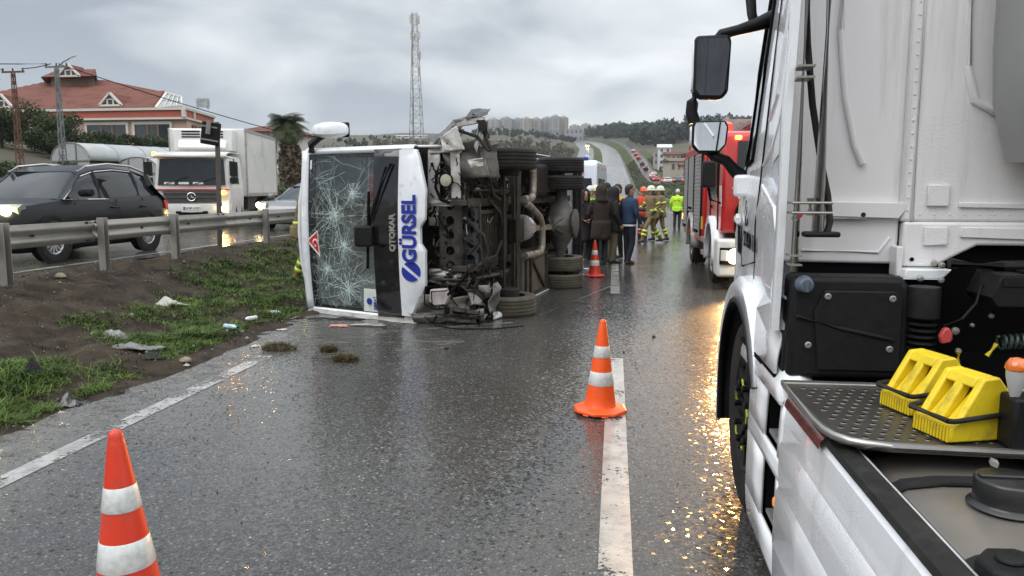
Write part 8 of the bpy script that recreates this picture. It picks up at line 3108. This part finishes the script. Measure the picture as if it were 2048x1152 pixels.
def rag(name, label, cat, loc, sx, sy, hz, m, seed, rz=0., th=.006, jag=.5, spiky=1.):
    """crumpled sheet lying on the ground"""
    r_ = np.random.default_rng(seed)
    mb = MB()
    n = 12
    ph = r_.uniform(0, 6, 6)

    def f(u, v):
        a, b = u - .5, v - .5
        e = 1 + jag * .5 * math.sin(5 * a + ph[0]) * math.sin(4 * b + ph[1])
        z = hz * (.35 + .5 * abs(math.sin(7 * a + ph[2] + 2 * b)) * spiky + .4 * math.sin(6 * b + ph[3] + 3 * a)) * max(.1, 1 - 1.7 * max(abs(a), abs(b)))
        return (loc[0] + (a * math.cos(rz) - b * math.sin(rz) * .6 * e) * sx * e, loc[1] + (a * math.sin(rz) + b * math.cos(rz) * e) * sy, loc[2] + max(0, z) + .004 + r_.normal() * hz * .05)
    mb.grid(f, n, n)
    o = mb.build(name, m, None, smooth=40, solid=th)
    tag(o, label, cat, 'litter on the verge and road')
    # move the origin to the thing's base
    me = o.data
    me.transform(Matrix.Translation(-Vector(loc)))
    o.location = loc
    return o


def lump(name, label, cat, loc, s, m, seed, group='litter on the verge and road', sub=2):
    r_ = random.Random(seed)
    mb = MB()
    rings = []
    for z, k in ((0, .8), (.25, 1), (.6, .95), (.85, .7), (1, .3)):
        rings.append([(s[0] * k * math.cos(a) * r_.uniform(.82, 1.12), s[1] * k * math.sin(a) * r_.uniform(.82, 1.12), s[2] * z * r_.uniform(.9, 1.05)) for a in np.linspace(0, 2 * math.pi, 12)[:-1]])
    mb.loft(rings)
    o = mb.build(name, m, None, smooth=50)
    o.location = loc
    return tag(o, label, cat, group)


def onv(x, y): return (x, y, float(verge_z(x, y)) if x < -4.0 else .003)


def bottle(label, x, y, rz, L, r, m=None):
    t = thing('plastic_bottle', label, 'bottle', onv(x, y), 'litter on the verge and road', rot=(R(90), 0, rz))
    MB().lathe([(.001, -L / 2), (r * .8, -L / 2), (r, -L / 2 + .01), (r * .93, -L * .2), (r, -L * .1), (r * .95, L * .1), (r, L * .2), (r * .4, L * .42), (r * .38, L * .47)], (0, r, 0), (0, 0, 1), 14).build('body', m or m_bottle, t, smooth=40)
    MB().cyl((0, r, L * .46), (0, r, L * .53), r * .45, n=12).build('cap', m_blue, t)
    return t


rag('white_cloth', 'crumpled off-white cloth lying on the grassy bank', 'cloth', (-5.98, 9.55, float(verge_z(-5.98, 9.55)) + .03), .50, .20, .10, m_cloth, 2, R(-35))
rag('torn_panel', 'long torn grey plastic trim on the soil below the grass', 'car part', (-4.82, 7.15, float(verge_z(-4.82, 7.15)) + .01), .55, .18, .08, mat('grey_trim_plastic', (.17, .17, .17), .45, var=.25, vs=9, dirt=((.08, .06, .05), .4, 8)), 3, R(-28), .008)
rag('torn_panel', 'short crumpled grey sheet beside the long torn trim', 'car part', (-5.25, 7.42, float(verge_z(-5.25, 7.42)) + .01), .32, .16, .10, mat('grey_sheet_metal', (.19, .19, .185), .4, .3, var=.25, vs=9, dirt=((.08, .06, .05), .4, 8)), 4, R(12), .006)
rag('black_flap', 'black rubber flap at the lower end of the torn trim', 'car part', onv(-4.42, 6.78), .22, .14, .06, m_rubber, 5, R(35), .008)
rag('black_shell', 'shiny black plastic shell lying among the near tufts', 'car part', onv(-4.25, 5.42), .24, .15, .10, m_blackg, 6, R(10), .006)
rag('dark_scrap', 'dull dark scrap tucked in the long grass by the frame edge', 'car part', onv(-4.92, 5.86), .18, .16, .12, m_blackp, 7, R(60), .008)
bottle('pale blue plastic bottle lying nearest the road edge', -4.40, 8.32, R(70), .21, .032)
bottle('clear bluish bottle half sunk in the grass', -4.52, 9.05, R(-30), .18, .03, m_refl)
bottle('blue-capped bottle beside the bus roof edge', -4.55, 9.85, R(80), .17, .03)
lump('stone', 'pale brown stone on the bare soil at the pavement edge', 'stone', onv(-4.08, 6.80), (.06, .045, .05), m_stone, 3)
lump('stone', 'light grey stone at the foot of the second guardrail post', 'stone', onv(-7.45, 9.5), (.075, .05, .07), m_stone, 4)
for k, (x, y, s, lb) in enumerate([(-4.7, 9.68, .09, 'white paper scrap in the grass beside the bottle'), (-3.82, 7.72, .08, 'white paper scrap at the asphalt edge'), (-4.02, 6.72, .05, 'small white scrap next to the pale stone'), (-5.55, 7.5, .05, 'small white scrap on the dark soil bank'), (-3.95, 8.7, .09, 'whitish crumpled bag under the bus roof corner'), (-4.15, 5.2, .04, 'tiny white scrap on the soil by the road edge'), (-4.6, 8.05, .05, 'tiny white scrap in the middle of the grass')]):
    rag('paper_scrap', lb, 'paper', onv(x, y), s * 1.2, s * .8, .025, m_cloth, 30 + k, R(40 * k), .003)
rag('pink_cloth', 'pink cloth scrap lying on the asphalt below the windscreen', 'cloth', (-3.36, 9.05, .004), .24, .12, .03, mat('pink_cloth_fabric', (.50, .24, .22), .9, var=.15, vs=9), 41, R(5), .004)
rag('glass_sheet', 'sheet of broken windscreen glass under the lower windscreen edge', 'glass', (-3.0, 9.15, .004), .40, .14, .05, m_steel, 42, R(-8), .004)
rag('trim_strip', 'dark bent trim strip under the windscreen edge', 'car part', (-3.55, 9.45, .01), .7, .08, .05, m_blackp, 43, R(-8), .006)
# clods of turf torn on to the road
m_clod = mat('muddy_clod', (.045, .036, .024), .9, var=.4, vs=20, bump=.9, bs=50)
for k, (x, y, s, lb) in enumerate([(-3.50, 7.62, (.16, .09, .075), 'muddy turf clod on the road at the end of the edge line'), (-2.62, 7.20, (.11, .06, .035), 'flat muddy clod with a stick on the open road'), (-2.95, 7.62, (.07, .06, .03), 'small muddy clod between the two larger ones')]):
    t = thing('turf_clod', lb, 'clod', (x, y, .002), 'litter on the verge and road')
    o = lump('soil', None, None, (0, 0, 0), tuple(q * .72 for q in s), m_clod, 50 + k, None)
    o.parent = t
    n = 520
    a = rng.uniform(0, 6.28, n)
    rr_ = np.sqrt(rng.random(n))
    Pp = np.stack([rr_ * s[0] * 1.2 * np.cos(a), rr_ * s[1] * 1.4 * np.sin(a), .6 * s[2] * (1 - rr_)], 1)
    g = blades('torn_grass', Pp, rng.uniform(.03, .10, n), .006, m_straw, 1.4)
    g.parent = t
    if k == 1:
        MB().tube([(-.36, .02, .012), (-.15, .0, .02), (.02, -.01, .03)], .008, 6).build('stick', m_bark, None).parent = t
for k, (x, y, s, lb) in enumerate([(.47, 8.85, .022, 'small dark pebble on the right lane'), (.12, 7.95, .014, 'tiny dark pebble left of the dash end'), (-1.75, 7.9, .03, 'dark mud crumb in front of the front panel')]):
    lump('pebble', lb, 'pebble', (x, y, .002), (s, s, s), m_clod, 70 + k)
# signalling baton standing behind the small cone, glove and paper by the people
bt = thing('traffic_baton', 'red-topped signalling baton standing behind the small cone', 'baton', (-.57, 18.6, 0), world=True)
MB().tube([(-.57, 18.6, .0), (-.57, 18.6, .14)], [.035, .025], 10).build('grip', m_steel, bt)
MB().tube([(-.57, 18.6, .14), (-.565, 18.6, .42)], .022, 10).build('red_tube', mat('baton_red', (.75, .05, .03), .3, var=0, emit=((1, .06, .04), 1.2)), bt)
lump('glove', 'blue rubber glove on the asphalt left of the small cone', 'glove', (-.58, 16.4, .002), (.09, .05, .03), m_bottle, 81)
# mud smear and skid marks on the asphalt: thin sheets just above it
def smear(name, pts, m):
    mb = MB()
    c = Vector((sum(p[0] for p in pts) / len(pts), sum(p[1] for p in pts) / len(pts), .0025))
    ring = [Vector((p[0], p[1], .0025)) for p in pts]
    mb.v = [tuple(c)] + [tuple(v) for v in ring]
    n = len(ring)
    for i in range(n):
        mb.f.append((0, 1 + i, 1 + (i + 1) % n)); mb.m.append(0)
    return tag(mb.build(name, m, smooth=0), kind='stuff')


def smearmat(name, c, thr, scale):
    m = mat(name, c, .5, var=.4, vs=12, coat=.5, crough=.25, bump=.5, bs=70)
    t = m.node_tree
    g = nd(t, 'ShaderNodeTexCoord')
    n = nd(t, 'ShaderNodeTexNoise')
    n.inputs['Scale'].default_value = scale
    n.inputs['Detail'].default_value = 9
    n.inputs['Roughness'].default_value = .7
    mp = nd(t, 'ShaderNodeMapping')
    mp.inputs['Scale'].default_value = (.6, 1.3, 1)
    lk(t, g.outputs['Object'], mp.inputs[0])
    lk(t, mp.outputs[0], n.inputs['Vector'])
    mr = nd(t, 'ShaderNodeMapRange')
    mr.inputs[1].default_value = thr
    mr.inputs[2].default_value = thr + .14
    mr.inputs[4].default_value = .8
    lk(t, n.outputs[0], mr.inputs[0])
    lk(t, mr.outputs[0], t.nodes['Principled BSDF'].inputs['Alpha'])
    return m


smear('mud_smear', [(-4.1, 8.2), (-3.2, 7.2), (-2.2, 7.3), (-1.6, 8.2), (-1.9, 9.0), (-3.0, 9.1), (-4.2, 9.3)], smearmat('pale_mud_film', (.15, .14, .125), .50, 3.2))
smear('mud_smear', [(-4.15, 4.0), (-3.75, 3.9), (-3.62, 6.5), (-3.55, 7.6), (-4.1, 8.0)], smearmat('brown_mud_film', (.07, .056, .043), .52, 5))
for pts in ([(-1.25, 9.6), (-1.3, 9.66), (-2.5, 8.9), (-2.48, 8.86)], [(-1.0, 10.2), (-.96, 10.27), (.1, 14.2), (.14, 14.1)]):
    smear('scrape_mark', pts, smearmat('pale_scrape', (.22, .21, .20), .38, 30))
# haze: pale air between here and the far hill
hzb = MB().box(-950, 900, -110, 1600, -1.2, 175)
HM = bpy.data.materials.new('air')
HM.use_nodes = True
HM.node_tree.nodes.clear()
ho = nd(HM.node_tree, 'ShaderNodeOutputMaterial')
pv = nd(HM.node_tree, 'ShaderNodeVolumePrincipled')
pv.inputs['Color'].default_value = (.86, .9, .95, 1)
pv.inputs['Density'].default_value = .00022
pv.inputs['Anisotropy'].default_value = .2
lk(HM.node_tree, pv.outputs[0], ho.inputs['Volume'])
HAZE = True
if HAZE:
    tag(hzb.build('haze', HM, smooth=0), kind='stuff')
